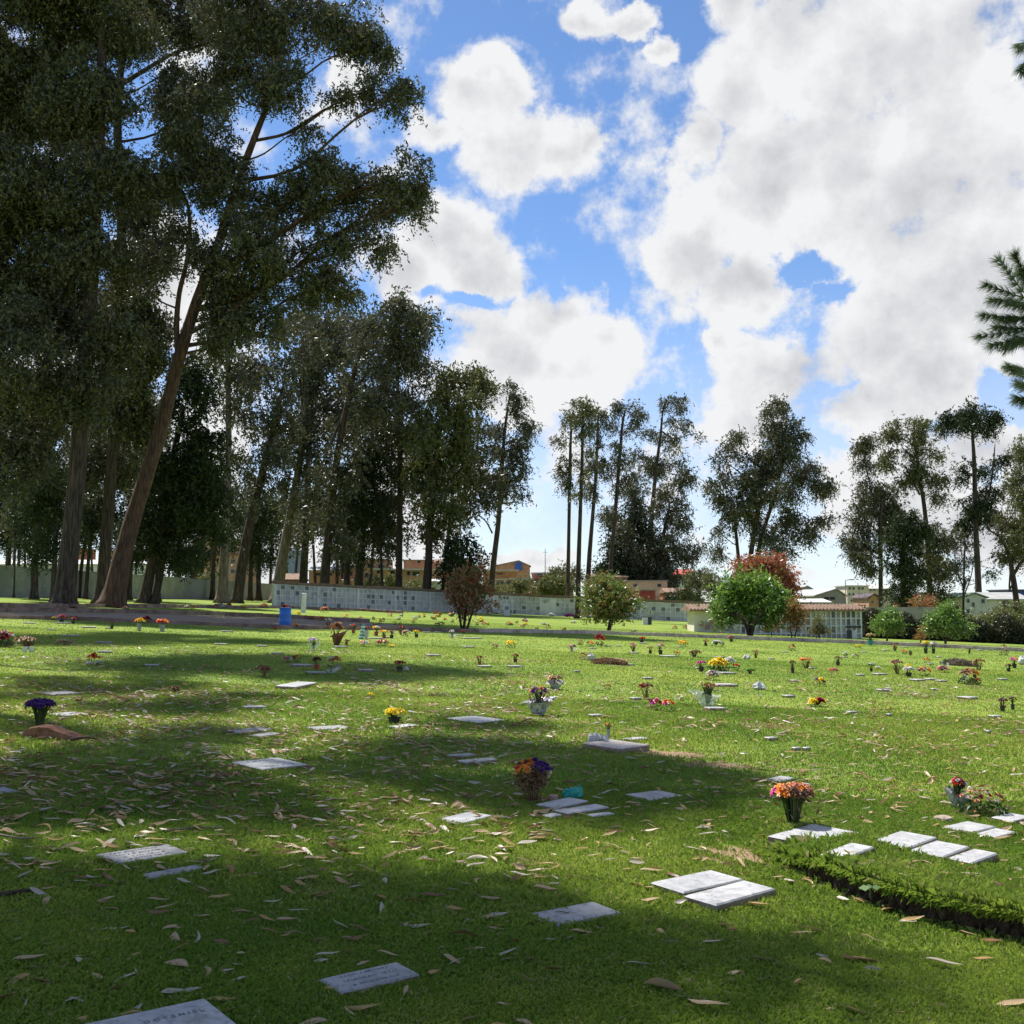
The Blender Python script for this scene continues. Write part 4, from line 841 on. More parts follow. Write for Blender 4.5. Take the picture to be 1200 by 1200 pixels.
bld('white_warehouse', 'long white low warehouse glimpsed above the left boundary wall', -60, 175, 661, 215, WPAINT, ('slope', SLABC, 656), [(10,664,20,669),(40,664,50,669),(100,664,108,669),(135,664,143,669)])
bld('brick_house', 'narrow red house glimpsed right of the first big trunk', 74, 98, 643, 235, BRICKR, ('flat', CONC), [(78,647,82,651),(90,647,94,651)])
bld('yellow_house', 'yellowish house glimpsed left of the twin dark trunks', 130, 172, 646, 240, rough('ochre_paint', (0.5, 0.33, 0.1), (0.58, 0.4, 0.15), 0.6, 0.9), ('flat', CONC), [(137,650,141,654),(163,650,167,654)])
# niche pavilion
d = gp(900, 744).y
xa, xb = wp(814, 740, d).x, wp(1011, 740, d).x; zt = wp(900, 714.5, d).z
root = empty('niche_building', ((xa+xb)/2, d, tz((xa+xb)/2)), 'low burial niche building with clay tile roof, blank beige left part, white columned right part', 'building')
mb = MB(); mb.box(((xa+xb)/2, d+1.7, (zt+tz(xb)-.6)/2), (xb-xa, 3.0, zt-tz(xb)+.6)); build(mb, 'wall', BEIGE, root)
f0, f1 = d-0.45, d+3.6; rz = zt+0.36; xl, xr = xa-.4, xb+.15
mb = MB(); mb.add([(xl, f0, zt+.02), (xr, f0, zt+.02), (xr, d+1.6, rz), (xl, d+1.6, rz), (xl, f1, zt), (xr, f1, zt), (xl, f0, zt-.1), (xr, f0, zt-.1), (xl, f1, zt-.1), (xr, f1, zt-.1)], [(0, 1, 2, 3), (3, 2, 5, 4), (6, 8, 9, 7), (0, 6, 7, 1), (4, 5, 9, 8), (0, 3, 4, 8, 6), (1, 7, 9, 5, 2)])
x = xl+.1
while x < xr: mb.tube([(x, f0-.02, zt+.05), (x, d+1.6, rz+.03)], [.06, .06], 5); x += .26
build(mb, 'roof', TILE, root)
mb = MB(); mp = MB(); x0 = wp(868, 740, d).x; ncol = 24; st = (xb-x0-.1)/ncol; dk = MB()
NB = rough('niche_faces', (0.40, 0.38, 0.36), (0.56, 0.53, 0.50), 2.0, 0.6, 0.2, dirt=(0.22, 0.19, 0.18))
for i in range(ncol+1):
    x = x0+i*st; w = .13 if i % 4 == 0 else .08
    mb.box((x, d+.12, (zt+tz(x))/2), (w, .28, zt-tz(x)))
for j in range(5):
    z = zt-.08-j*.55
    mb.box(((x0+xb)/2, d+.14, z), (xb-x0-.1, .2, .10))
cols_ = [NB]+[rough('niche_face_b', (0.60, 0.54, 0.42), (0.7, 0.64, 0.52), 2, .7), rough('niche_face_c', (0.33, 0.2, 0.15), (0.42, 0.27, 0.2), 2, .7), rough('niche_face_d', (0.13, 0.13, 0.14), (0.22, 0.21, 0.21), 2, .4)]
fm_ = MB()
for i in range(ncol):
    for j in range(4):
        x = x0+(i+.5)*st; z = zt-.08-(j+.5)*.55
        if z-.25 < tz(x): continue
        q = random.random(); mi = 0 if q < .55 else 1 if q < .75 else 2 if q < .84 else 3
        if i >= ncol-5 and j == 2: continue
        fm_.box((x, d+.17, z), (st-.09, .06, .46), mi)
build(mb, 'columns', WPAINT, root); build(fm_, 'niche_plates', cols_, root)
mb = MB(); a, b = wp(991, 737, d).x, wp(1009, 737, d).x; mb.box(((a+b)/2, d-.01, wp(1000, 734.5, d).z), (b-a, .1, .16)); build(mb, 'dark_beam', DARKM, root)
mb = MB(); a, b = wp(992, 737, d).x, wp(997.5, 737, d).x; zb = tz(b); mb.box(((a+b)/2, d-.03, (zb+wp(994, 738.5, d).z)/2), (b-a, .08, wp(994, 738.5, d).z-zb)); build(mb, 'door', DARKM, root)
mb = MB(); a, b = wp(998, 737, d).x, wp(1003, 737, d).x; mb.box(((a+b)/2, d-.03, (zb+wp(994, 738.5, d).z)/2), (b-a, .08, wp(994, 738.5, d).z-zb)); build(mb, 'white_door', WPAINT, root)
mb = MB()
for (x, y) in ((822,731),(833,729),(843,727),(829,735),(840,735),(848,735)):
    c = wp(x, y, d-.03); mb.box(c, (.3, .05, .34))
build(mb, 'plaques', cols_[2], root)
# fence on the roofline behind it
root = empty('iron_fence', gp(990, 741), 'thin dark railing with posts standing behind the niche building roof', 'fence')
dd = d+9; mb = MB(); rl = MB()
for x in range(938, 1016, 3):
    p = wp(x, 706+(x-938)*0.05, dd); g = tz(p.x); mb.box((p.x, dd, (p.z+g)/2), (.06, .06, p.z-g))
build(mb, 'posts', DARKM, root)
for y in (706.5, 712):
    a, b = wp(937, y, dd), wp(1015, y+3, dd); rl.tube([a, b], [.035, .035], 5)
build(rl, 'rails', DARKM, root)
mb = MB(); dt = d+13; a, b = wp(1008, 711.5, dt), wp(1108, 713, dt)
mb.box(((a.x+b.x)/2, dt, (a.z+tz(b.x))/2-.2), (b.x-a.x, .3, a.z-tz(b.x)+.4)); tag(build(mb, 'boundary_wall', TAN), 'tan plastered wall rising behind the dark hedge at the right', 'wall')
GHB = 'far buildings at the right'
bld('warehouse', 'grey warehouse with a low gabled sheet roof, the left one behind the niche building', 926, 958, 695, 190, GREYR, ('gable', GREYR, 946, 687), [(930,697,950,701)], deep=20)
bld('warehouse', 'grey warehouse with a wide gable and dark open front behind the niche building', 955, 991, 699, 165, CONC, ('gable', GREYR, 980, 690.5), [(965,699,979,703.5)], deep=20)
bld('warehouse', 'low white roofed shed in front of the grey warehouses', 935, 972, 705.5, 150, CONC, ('slope', SLABC, 701.5), [], deep=8)
w_ = []
for x in (994.5, 999, 1005.5, 1009.5): w_ += [(x, 688, x+2.6, 691), (x, 695, x+2, 698)]
bld('apartment_building', 'beige three storey apartment block with small square windows at the right', 992.5, 1018, 687, 195, rough('peach_paint', (0.66, 0.54, 0.42), (0.74, 0.62, 0.5), .5, .9), ('flat', SLABC), w_+[(997, 702.5, 999, 705.5), (1007, 703, 1009, 706)])
bld('apartment_building', 'pinkish apartment block adjoining the beige block on its right', 1018, 1046, 689.5, 198, rough('pink_paint', (0.6, 0.47, 0.38), (0.68, 0.55, 0.45), .5, .9), ('slope', SLABC, 685), [(1019,690,1021.5,692.5),(1023,690,1026,692.5),(1036,690,1039,692.5)])
bld('small_house', 'little orange brick house with a dark hipped roof before the pink apartment block', 1018, 1031, 701.5, 150, BRICKC, ('gable', rough('dark_roof', (0.07, 0.05, 0.06), (0.12, 0.09, 0.1), 2, .8), 1024, 696.5), [(1021,704,1023,707)])
bld('brick_house', 'reddish brick house hidden behind the dark leafy tree at the right', 1068, 1092, 700, 150, BRICKR, ('gable', DARKM, 1080, 695), [(1072,704,1076,708),(1083,704,1087,708)])
bld('blue_gabled_house', 'grey house with a blue gable left of the cream houses', 1115, 1129, 701, 150, PLASTER, ('gable', BLUEW, 1121, 696.5), [(1119,703,1121.5,708)])
bld('cream_house', 'cream two storey house with green trimmed gable at the right', 1128, 1156, 701, 140, CREAM, ('gable', rough('green_trim', (0.12, 0.2, 0.14), (0.2, 0.28, 0.2), 2, .7), 1142, 695.5), [(1133,702,1136,706.5),(1150,702,1154,707),(1133,714,1136,719),(1139,706,1142,711)], deep=10)
bld('cream_house', 'long cream house row with grey roof between the umbrella tree and the right edge', 1156, 1204, 702, 143, CREAM, ('slope', GREYR, 694), [(1175.5,703,1178.5,708),(1180,703,1182,708)])
bld('blue_box', 'dark blue metal volume above the cream houses at the right edge', 1182, 1212, 692, 165, rough('navy_paint', (0.03, 0.06, 0.25), (0.05, 0.09, 0.32), 1, .5), ('flat', DARKM), [])
# hedge
dh = gp(1100, 751.5).y+1
hx0, hx1 = wp(1012, 740, dh).x, wp(1330, 740, dh).x
root = empty('hedge', ((hx0+hx1)/2, dh, tz((hx0+hx1)/2)), 'long dark overgrown hedge bank below the right hand houses', 'hedge')
n = 40000; X = rng.uniform(hx0, hx1, n); T = 0.5+0.5*np.sin(X*1.3)*np.sin(X*0.37+1); Hh = 1.1+1.3*T+.4*np.sin(X*3.1); Zr = rng.uniform(0, 1, n)**0.8
Y = dh+rng.uniform(0, 1, n)*2.2+0.5*Zr; C = np.stack([X, Y, ntz(X)+0.05+Zr*Hh], -1)
np_child('crown', leaf_quads(C, rng.uniform(.12, .28, n), rng.uniform(.05, .12, n), .2), 4, [HEDGE], root)
mb = MB()
for i in range(60):
    x = random.uniform(hx0, hx1); y = dh+1+random.uniform(0, 1); mb.tube([(x, y, tz(x)-.1), (x+random.uniform(-.2, .2), y, tz(x)+.9), (x+random.uniform(-.4, .4), y+.2, tz(x)+1.6)], [.05, .035, .015], 5)
mb.box(((hx0+hx1)/2, dh+1.9, tz((hx0+hx1)/2)+.3), (hx1-hx0, .2, 2.0)); build(mb, 'stems', BARK, root)
# scrub on and behind the walls
for i, (x, y, rx, ry, m, dd, lab) in enumerate([
 (446,683,26,10,SHRUB,165,'big round green shrub topping the niche wall below the brick houses'),(488,688,20,7,SHRUB,160,'low yellow green shrub on the niche wall between two straight trunks'),(407,686,14,6,SHRUB,158,'small shrub over the niche wall left of the big round shrub'),
 (556,690,16,7,SHRUB,160,'shrub over the wall hidden behind the red tinted shrub'),(590,690,22,6,SHRUB,168,'low shrub row over the wall below the three wide dark windows'),(608,684,12,7,SHRUB,166,'yellowish shrub over the wall beside the three wide dark windows'),
 (648,684,26,12,SHRUB,172,'wide green shrubbery over the wall right of the thin pole'),(662,672,22,10,EUCO,182,'tree tops showing over the shrubbery left of the bare stemmed eucalypts'),(700,682,16,10,SHRUB,175,'green bush over the wall among the bare stemmed eucalypts'),
 (820,676,18,14,EUCO,175,'sparse brown twiggy tree behind the wall left of the red leafed tree'),(838,684,16,12,SHRUB,170,'twiggy shrub behind the wall beside the red leafed tree'),(808,698,22,8,SHRUB,168,'low reddish scrub behind the wall left of the niche building'),
 (250,680,16,12,SHRUB,178,'light green bush before the left boundary wall by the pale trunk'),(130,690,14,8,SHRUB,150,'small bush at the foot of the left boundary wall'),(160,686,12,10,SHRUB,160,'climbing plant on the left boundary wall'),
 (1170,722,28,9,SHRUB,96,'yellow green scrub above the hedge before the cream houses'),(1186,712,16,8,EUCO,102,'brownish bush above the hedge at the right edge'),(1140,724,10,7,SHRUB,94,'small pale bush beside the stem of the umbrella tree'),(1085,706,20,9,REDG,104,'dark reddish bush over the tan wall at the right')]):
    tree('shrub', lab, (x, y), [[(x, y+8, 2), (x, y+2, 1.6), (x, y-2, 1)]], [(x, y, rx*.8, ry*.9), (x-rx*.5, y+ry*.3, rx*.45, ry*.6), (x+rx*.5, y+ry*.2, rx*.45, ry*.6), (x, y+ry*.8, rx*.7, ry*.6)], lmat=m, depth=dd, sub_px=5, leaf_px=3.0 if rx > 8 else 2.4, dens=0.75 if 'sparse' in lab or 'twiggy' in lab else 1.2, droop=.1, cat='shrub', group=None, twigs=.3)
# poles
def pole(name, label, x, y0, y1, d, r=.07, cat='pole', arm=None):
    a = wp(x, y1, d); b = Vector((a.x, d, tz(a.x))); root = empty(name, b, label, cat); mb = MB()
    mb.tube([b, Vector((a.x, d, wp(x, y0, d).z))], [r, r*.6], 8); build(mb, 'shaft', CONC, root)
    top = wp(x, y0, d); mb = MB()
    if arm: mb.tube([top, top+Vector((arm, -.1, .1))], [r*.6, r*.5], 6); build(mb, 'arm', CONC, root); mb = MB(); mb.box(top+Vector((arm+.25, -.1, .08)), (.7, .3, .14)); build(mb, 'lamp_head', GREYR, root)
    else: mb.box(top+Vector((0, 0, -.6)), (.9, .06, .06)); build(mb, 'crossarm', CONC, root)
pole('antenna_pole', 'tall thin pole rising above the red brick house', 639, 643, 690, 180, .09)
pole('street_lamp', 'street lamp on a pale pole beside the beige apartment block', 991.5, 680, 712, 150, .09, 'street lamp', .5)
pole('utility_pole', 'thin utility pole before the beige apartment block', 1007, 691, 712, 140, .06)
pole('utility_pole', 'thin utility pole behind the pink apartment block', 1014, 694, 712, 142, .05)

# barrel, small drum, post, headstone
b = gp(334, 735.5); s = b.y/F; root = empty('barrel', b, 'bright blue plastic barrel standing at the near kerb in front of the left grove', 'barrel')
H = 23*s; r = 6.9*s; BP = plastic('blue_plastic', (0.02, 0.17, 0.62), .4)
mb = MB(); mb.lathe(b, [(r*.93, 0), (r*.98, .06*H), (r, .3*H), (r*1.03, .33*H), (r, .36*H), (r, .64*H), (r*1.03, .67*H), (r, .70*H), (r*.97, .95*H), (r*.9, .95*H), (r*.88, .4*H)], 24); build(mb, 'body', BP, root, smooth=True)
mb = MB(); mb.lathe(b+Vector((0, 0, H*.945)), [(r*.95, 0), (r*1.04, .015), (r*1.04, .05), (r*.95, .06), (r*.9, .03)], 24, cap0=False); build(mb, 'rim', BP, root, smooth=True)
BARREL = b+Vector((0, 0, H*.9))
b = gp(243, 700.5); s = b.y/F; root = empty('drum', b, 'small blue drum far back at the foot of the left boundary wall', 'barrel')
mb = MB(); mb.lathe(b, [(4.3*s, 0), (4.4*s, 3*s), (4.6*s, 3.2*s), (4.4*s, 3.4*s), (4.2*s, 7.5*s), (3.6*s, 7.5*s)], 14, cap1=True); build(mb, 'body', BP, root, smooth=True)
b = gp(355, 718); s = b.y/F; root = empty('post', b, 'whitewashed slightly leaning post right of the blue barrel', 'post')
mb = MB(); t_ = b+Vector((1.4*s, 0, 22*s)); mb.tube([b-Vector((0, 0, .1)), b.lerp(t_, .5), t_], [3.3*s, 3*s, 2.7*s], 8, wob=.02); build(mb, 'shaft', WPAINT, root)
mb = MB(); mb.tube([t_, t_+Vector((0, 0, .06))], [2.9*s, 2.2*s], 8); build(mb, 'cap', WPAINT, root)
b = gp(594, 721.5); s = b.y/F; root = empty('headstone', b, 'upright white rounded headstone on the lawn before the niche wall', 'headstone')
mb = MB(); w = 3.6*s; pr = [(-w, 0), (w, 0), (w, 11*s), (w*.75, 13*s), (0, 13.8*s), (-w*.75, 13*s), (-w, 11*s)]
mb.add([(b.x+x, b.y, b.z+z) for x, z in pr]+[(b.x+x, b.y+.2, b.z+z) for x, z in pr], [tuple(range(7)), tuple(range(13, 6, -1))]+[(i, i+7, (i+1) % 7+7, (i+1) % 7) for i in range(7)]); build(mb, 'stone', WPAINT, root)
mb = MB(); mb.box((b.x, b.y-.02, b.z+9*s), (w*1.2, .03, 4*s)); build(mb, 'plate', CONC, root)
# ------------------------------------------------------------------ flowers
PC = dict(yellow=(.85,.62,.02), orange=(.80,.28,.04), red=(.55,.03,.02), dred=(.22,.02,.03), pink=(.62,.24,.26), salmon=(.58,.25,.12), magenta=(.52,.03,.28), purple=(.10,.03,.22), violet=(.38,.20,.55), white=(.62,.61,.57), cream=(.48,.38,.23), brown=(.22,.11,.06), dbrown=(.09,.05,.035), straw=(.45,.32,.16), teal=(.02,.38,.36), green=(.07,.17,.03), lime=(.35,.45,.08), paleo=(.70,.44,.20))
def pm(c): return petal('petals_'+c, PC[c])
STEM = leafy('stems', (.04, .08, .02), (.09, .14, .04), (.2, .15, .07), .2, .04)
DRY = leafy('dry_stems', (.16, .09, .045), (.34, .21, .11), (.08, .045, .03), .2, .03, .7)
POTD = plastic('dark_pot', (.03, .028, .028), .6); POTT = rough('clay_pot', (.26, .09, .05), (.36, .14, .08), 8, .8); POTR = plastic('red_pot', (.40, .05, .03), .5)
FOIL = rough('crumpled_foil', (.22, .22, .25), (.55, .55, .58), 14, .25, 1.2, bscale=18, spec=.8)
CELLO = glassy('cellophane'); PAPER = rough('crumpled_paper', (.42, .42, .41), (.62, .62, .60), 12, .8, 1.0)
TEALB = plastic('teal_plastic', (.0, .32, .26), .35); POTTL = plastic('teal_pot', (.01, .33, .33), .4)
BROWNC = plastic('maroon_wrap', (.16, .05, .04), .4); POTG = rough('grey_pot', (.3, .3, .29), (.42, .42, .4), 8, .8)
PM = dict(dark=POTD, clay=POTT, red=POTR, teal=POTTL, white=WPAINT, grey=POTG)
def bloom_polys(c, r, k=9, up=None, ruf=1.0):
    """two whorls of rhombic petals round a centre"""
    up = np.array(up if up is not None else (0, 0, 1.0)); up = up/np.linalg.norm(up)
    a = np.cross(up, (0.3, 0.9, 0.2)); a /= np.linalg.norm(a); b = np.cross(up, a); L = []
    for ring, (rr, lift, kk) in enumerate(((1, .15, k), (.68, .5, max(5, k-2)), (.38, .8, 5))):
        for i in range(kk):
            t = 2*math.pi*(i+.5*ring)/kk+rng.normal()*.12; dv = a*math.cos(t)+b*math.sin(t); sd = -a*math.sin(t)+b*math.cos(t)
            tip = c+r*rr*(dv+up*(lift+rng.normal()*.12*ruf)); mid = c+r*rr*.6*dv+up*r*(lift*.75+.05); w = r*rr*2.4/kk
            L.append([c+up*r*.02*ring, mid+sd*w, tip, mid-sd*w])
    return L
FLW = []     # (px, py, nick)
def flower(kind, label, px, py, w, h, cols, nick=None, pot='dark', dense=1.0, single=False, name=None, cat='flowers', group=None, hh=0.0, lean=0.0, at=None, bs=None):
    b = at if at is not None else on(px, py); s = b.y/F; Wd, H = w*s, h*s
    nm = name or dict(pot='potted_flowers', vase='flower_vase', wrap='wrapped_bouquet', bunch='flower_bunch', stand='cut_flowers', dry='dried_plant', paper='crumpled_paper')[kind]
    root = empty(nm, b, label, cat, group)
    FLW.append((px, py, nick or label.split(',')[0]))
    big = w > 20; bb = np.array(b)
    if kind == 'paper':
        mb = MB(); mb.lathe(b, [(Wd*.30, 0), (Wd*.5, H*.25), (Wd*.42, H*.6), (Wd*.2, H*.92), (0.01, H)], 13, crump=.28, cap1=True)
        if w > 10: mb.lathe(b+Vector((Wd*.25, 0, 0)), [(Wd*.25, 0), (Wd*.3, H*.3), (Wd*.1, H*.6)], 11, crump=.35, cap1=True)
        build(mb, 'paper', PAPER, root); return root
    hp = 0; r0 = Wd*.22
    if kind in ('pot', 'vase'):
        hp = H*(.40 if kind == 'pot' else .55); r1 = Wd*(.26 if kind == 'pot' else .22)
        mb = MB(); mb.lathe(b, [(r1*.72, -0.01), (r1, hp*.9), (r1*1.12, hp*.9), (r1*1.12, hp), (r1*.92, hp), (r1*.85, hp*.6)], 14 if big else 8)
        build(mb, 'pot', PM[pot], root, smooth=False)
    if kind == 'stand': hp = H*.05
    if kind == 'wrap':
        hp = H*.35; n = 22 if big else 12; mb = MB(); vs = []; prof = [(.2, 0), (.33, .2), (.46, .4), (.6, .52)]; lx = random.uniform(-.25, .25)
        for r, z in prof:
            for j in range(n):
                a = 2*math.pi*j/n; q = 1+(.10 if j % 2 else -.10)*z*2+.18*math.sin(j*.7+z*2)+random.uniform(-.16, .16)*z*2
                vs.append(b+Vector((r*Wd*q*math.cos(a)+lx*z*Wd, r*Wd*q*math.sin(a)*.8, z*H*(1+.45*math.sin(a+lx*9)*z+.2*random.uniform(-1, 1)*z))))
        mb.add(vs, [(i*n+j, i*n+(j+1) % n, (i+1)*n+(j+1) % n, (i+1)*n+j) for i in range(3) for j in range(n)]+[tuple(range(n-1, -1, -1))])
        build(mb, 'wrapping', dict(foil=FOIL, cello=CELLO, paper=PAPER, maroon=BROWNC).get(pot, CELLO), root)
    # stems and leaves
    if kind in ('pot', 'vase', 'wrap', 'stand'):
        n = int((60 if big else 22)*dense); C = bb+np.stack([rng.normal(size=n)*Wd*.2, rng.normal(size=n)*Wd*.2, rng.uniform(hp*.6, H*.8, n)], -1); lf = leaf_quads(C, H*.22*rng.uniform(.6, 1.3, n), H*.05*np.ones(n), -.9)
        mb = MB()
        for i in range(60 if kind == 'stand' else 14 if big else 5):
            a = random.uniform(0, 6.28); e = Vector((math.cos(a)*Wd*.34*random.random()**.5, math.sin(a)*Wd*.34*random.random()**.5, H*random.uniform(.7, .9)))
            mb.tube([b+Vector((e.x*.2, e.y*.2, hp*.3)), b+e*.6+Vector((0, 0, .1*H)), b+e], [.004+.3*s, .003+.25*s, .002+.2*s], 4, cap=False)
        build(mb, 'stems', STEM, root); np_child('foliage', lf, 4, [STEM if dense >= 1 else DRY], root)
    elif kind == 'bunch':
        n = int((120 if big else 40)*dense); rr = np.sqrt(rng.uniform(0, 1, n)); a = rng.uniform(0, 6.28, n)
        C = bb+np.stack([rr*np.cos(a)*Wd*.5, rr*np.sin(a)*Wd*.42, rng.uniform(0.02, .62, n)*H*(1.1-rr*.6)], -1)
        np_child('foliage', leaf_quads(C, max(H*.3, 1.6*s)*rng.uniform(.5, 1.2, n), max(H*.08, .7*s)*np.ones(n), -.3), 4, [STEM], root)
    elif kind == 'dry':
        mb = MB(); ns = 26 if big else 10; n = int((300 if big else 70)*dense); tips = []
        for i in range(ns):
            a = random.uniform(0, 6.28); q = random.random()**.6; t = b+Vector((math.cos(a)*Wd*.5*q, math.sin(a)*Wd*.42*q, H*random.uniform(.45, 1.0)*(1.15-.3*q)))
            mb.tube([b+Vector((t.x-b.x, t.y-b.y, 0))*.25, b.lerp(t, .55)+Vector((0, 0, .04*H)), t], [.45*s, .35*s, .2*s], 4, cap=False); tips.append(t)
        build(mb, 'stems', DRY, root)
        C = np.array([tips[rng.integers(ns)] for _ in range(n)])*.75; C += .25*bb[None, :]+rng.normal(size=(n, 3))*np.array([Wd*.07, Wd*.07, H*.09])
        C[:, 2] = np.maximum(C[:, 2], b.z+.01)
        np_child('foliage', leaf_quads(C, max(H*.13, 1.3*s)*rng.uniform(.5, 1.3, n), max(H*.035, .55*s)*np.ones(n), .1), 4, [DRY], root)
    # blooms
    if not cols: return root
    zc = H*.62 if kind != 'bunch' else H*.25; nb = int((46 if w > 38 else 24 if big else 9 if w > 9 else 6)*(1.0 if kind != 'dry' else .8)); pol = {}
    br = bs*s*1.1 if bs else Wd*(.12 if w > 38 else .15 if big else .24)
    for i in range(nb):
        a = 2.39996*i; q = math.sqrt((i+.5)/nb)*(.88 if kind != 'dry' else .95); el = math.sqrt(max(0, 1-q*q))
        off = np.array([q*math.cos(a)*Wd*.45+lean*H*.6, q*math.sin(a)*Wd*.4, zc+(H-zc-br*.6)*el*rng.uniform(.8, 1.05)])
        up = np.array([q*math.cos(a), q*math.sin(a), .55+el])+rng.normal(size=3)*.25; c = cols[int(rng.integers(len(cols)))] if not callable(cols) else cols(q*math.cos(a), q*math.sin(a))
        pol.setdefault(c, []).append(bloom_polys(bb+off, br*rng.uniform(.8, 1.2), 10 if big else 6, up))
    for c, L in pol.items():
        if single:
            for P_ in L: np_child('bloom', np.array(P_), 4, [pm(c)], root)
        else: np_child('blooms', np.array([p for P_ in L for p in P_]), 4, [pm(c)], root)
    return root
fl = flower
# nearest ones
fl('stand', 'bunch of deep purple flowers on green stems standing at the left edge of the lawn', 46, 852, 40, 33, ['purple'], 'the purple flowers', pot='dark', single=True, bs=4.5)
fl('stand', 'large faded bouquet of orange and dusty pink chrysanthemums on bare dark stems', 930, 974, 56, 56, lambda x, y: 'orange' if (x < .5 and rng.random() < .45) else ('magenta' if x < -.78 else ('brown' if (y < -.45 or x > .6) and rng.random() < .6 else ('salmon' if rng.random() < .6 else 'pink'))), 'the orange and pink bouquet', single=True, dense=.9, bs=6.5)
r_ = fl('dry', 'tall ragged plant with orange red and dark purple heads beside the teal bag', 624, 940, 50, 50, lambda x, y: 'purple' if x > .1 else ('orange' if rng.random() < .4 else 'red' if rng.random() < .6 else 'brown'), 'the ragged purple and orange plant', single=True, dense=3.2, bs=4.2)
fl('bunch', 'wide dried spray of cream pink and rust flowers lying on the lawn at the right', 1150, 955, 62, 34, ['cream', 'salmon', 'cream', 'green', 'brown', 'straw', 'lime', 'dred', 'white'], 'the wide dried spray', single=True, bs=3.0, dense=1.8)
fl('wrap', 'upright red roses in pale wrapping at the left end of the dried spray', 1124, 948, 22, 36, ['red', 'dred', 'white'], 'the wrapped red roses', pot='paper', bs=3.4)
fl('wrap', 'foil wrapped dead bouquet with rust coloured stalks lying on the grass in the middle', 631, 838, 27, 34, ['brown', 'orange', 'straw', 'purple'], 'the foil wrapped bouquet', pot='foil', dense=.7, bs=3)
fl('wrap', 'small orange dried bouquet in pale wrap just behind the foil wrapped one', 650, 808, 18, 17, ['paleo', 'straw', 'brown'], 'the small orange dried bouquet', pot='paper', dense=.6)
fl('wrap', 'clear cellophane cone with pale roses and a tall dead stalk', 829, 828, 26, 30, ['salmon', 'lime', 'straw'], 'the cellophane cone', pot='cello', bs=3)
fl('dry', 'tall brown dead stalk sticking out behind the cellophane cone', 828, 815, 7, 22, ['brown'], 'the tall dead stalk')
fl('bunch', 'left one of two bright low bunches, magenta and dark red', 768, 832, 17, 14, ['magenta', 'dred', 'red'], 'the magenta and red bunch', bs=3.2)
fl('bunch', 'right one of two bright low bunches, orange yellow and red', 783, 834, 18, 15, ['orange', 'yellow', 'red', 'red', 'magenta'], 'the orange and yellow bunch', bs=3.2)
fl('dry', 'round reddish brown dried plant just behind the two bright low bunches', 757, 819, 18, 19, ['brown', 'dred'], 'the round dried plant')
fl('bunch', 'tiny brownish pink bunch alone on the open grass left of the round dried plant', 712, 808, 9, 7, ['brown', 'salmon'], 'the tiny brownish bunch')
fl('pot', 'bright yellow flowers in a small dark pot in the left middle of the lawn', 462, 848, 27, 18, ['yellow'], 'the bright yellow potted flowers', single=True, bs=4.2)
fl('bunch', 'very small pale yellow tuft above the bright yellow potted flowers', 434, 818, 9, 7, ['yellow', 'lime'], 'the pale yellow tuft')
fl('bunch', 'two round heads lying together, one bright yellow and one dark red', 953, 828, 12, 10, ['yellow'], 'the yellow and dark red heads', bs=4)
fl('bunch', 'dark red flower head touching the bright yellow one on the right lawn', 960, 828, 12, 11, ['dred', 'red'], 'the dark red head', bs=4)
fl('bunch', 'low straw coloured pair of yellow balls with a dark middle on the right lawn', 961, 804, 13, 11, ['yellow', 'yellow', 'white', 'purple'], 'the small yellow balls')
fl('pot', 'narrow dark vase of dead flowers left of the yellow balls', 929, 789, 8, 16, ['dbrown', 'brown'], 'the narrow dark vase', dense=.7)
fl('pot', 'dark brown withered pot plant right of the narrow dark vase', 982, 780, 9, 11, ['dbrown', 'brown'], 'the dark withered pot', dense=.7)
fl('dry', 'yellowish dried sprays lying around a plaque on the right lawn', 945, 783, 17, 13, ['straw', 'cream', 'orange'], 'the yellowish dried sprays')
fl('bunch', 'salmon pink low cluster alone on the right lawn', 976, 789, 12, 7, ['salmon', 'pink'], 'the salmon pink cluster')
fl('bunch', 'dense bright yellow chrysanthemum heap in the middle right lawn', 842, 787, 25, 17, ['yellow'], 'the yellow chrysanthemum heap', single=True, bs=4)
fl('bunch', 'white daisies and green leaves behind the yellow chrysanthemum heap', 854, 782, 17, 12, ['white', 'white', 'lime'], 'the white daisies')
fl('bunch', 'red flowers at the right end of the yellow chrysanthemum heap', 863, 786, 9, 9, ['red', 'dred'], 'the red end flowers')
fl('bunch', 'white and violet flowers in front of the yellow chrysanthemum heap', 834, 797, 16, 12, ['white', 'purple', 'cream'], 'the white and violet flowers')
fl('pot', 'magenta flowers in a black pot left of the yellow chrysanthemum heap', 822, 787, 12, 13, ['magenta'], 'the magenta potted flowers')
fl('paper', 'crumpled clear white paper lump on the open right lawn', 889, 808, 14, 9, [], 'the crumpled white lump', name='crumpled_paper', cat='litter')
fl('dry', 'low dark plant stub on the lawn right of the red end flowers', 879, 790, 12, 6, ['green'], 'the low dark stub')
fl('vase', 'withered orange topped stalks in a grey holder on the raised pink white gravestone', 713, 864, 9, 17, ['orange', 'brown'], 'the stalks on the raised gravestone', pot='grey', hh=.1, dense=.7)
fl('bunch', 'dry pinkish scraps at the foot of the grey holder', 708, 868, 12, 6, ['paleo', 'brown'], 'the dry pinkish scraps')
fl('pot', 'withered dark plant in a pot at the right edge, the left one of a pair', 1175, 834, 12, 17, ['dbrown', 'brown'], 'the left withered pot of the pair', dense=.7)
fl('pot', 'withered dark plant in a pot at the right edge, the right one of a pair', 1187, 832, 9, 16, ['dbrown'], 'the right withered pot of the pair', dense=.7)
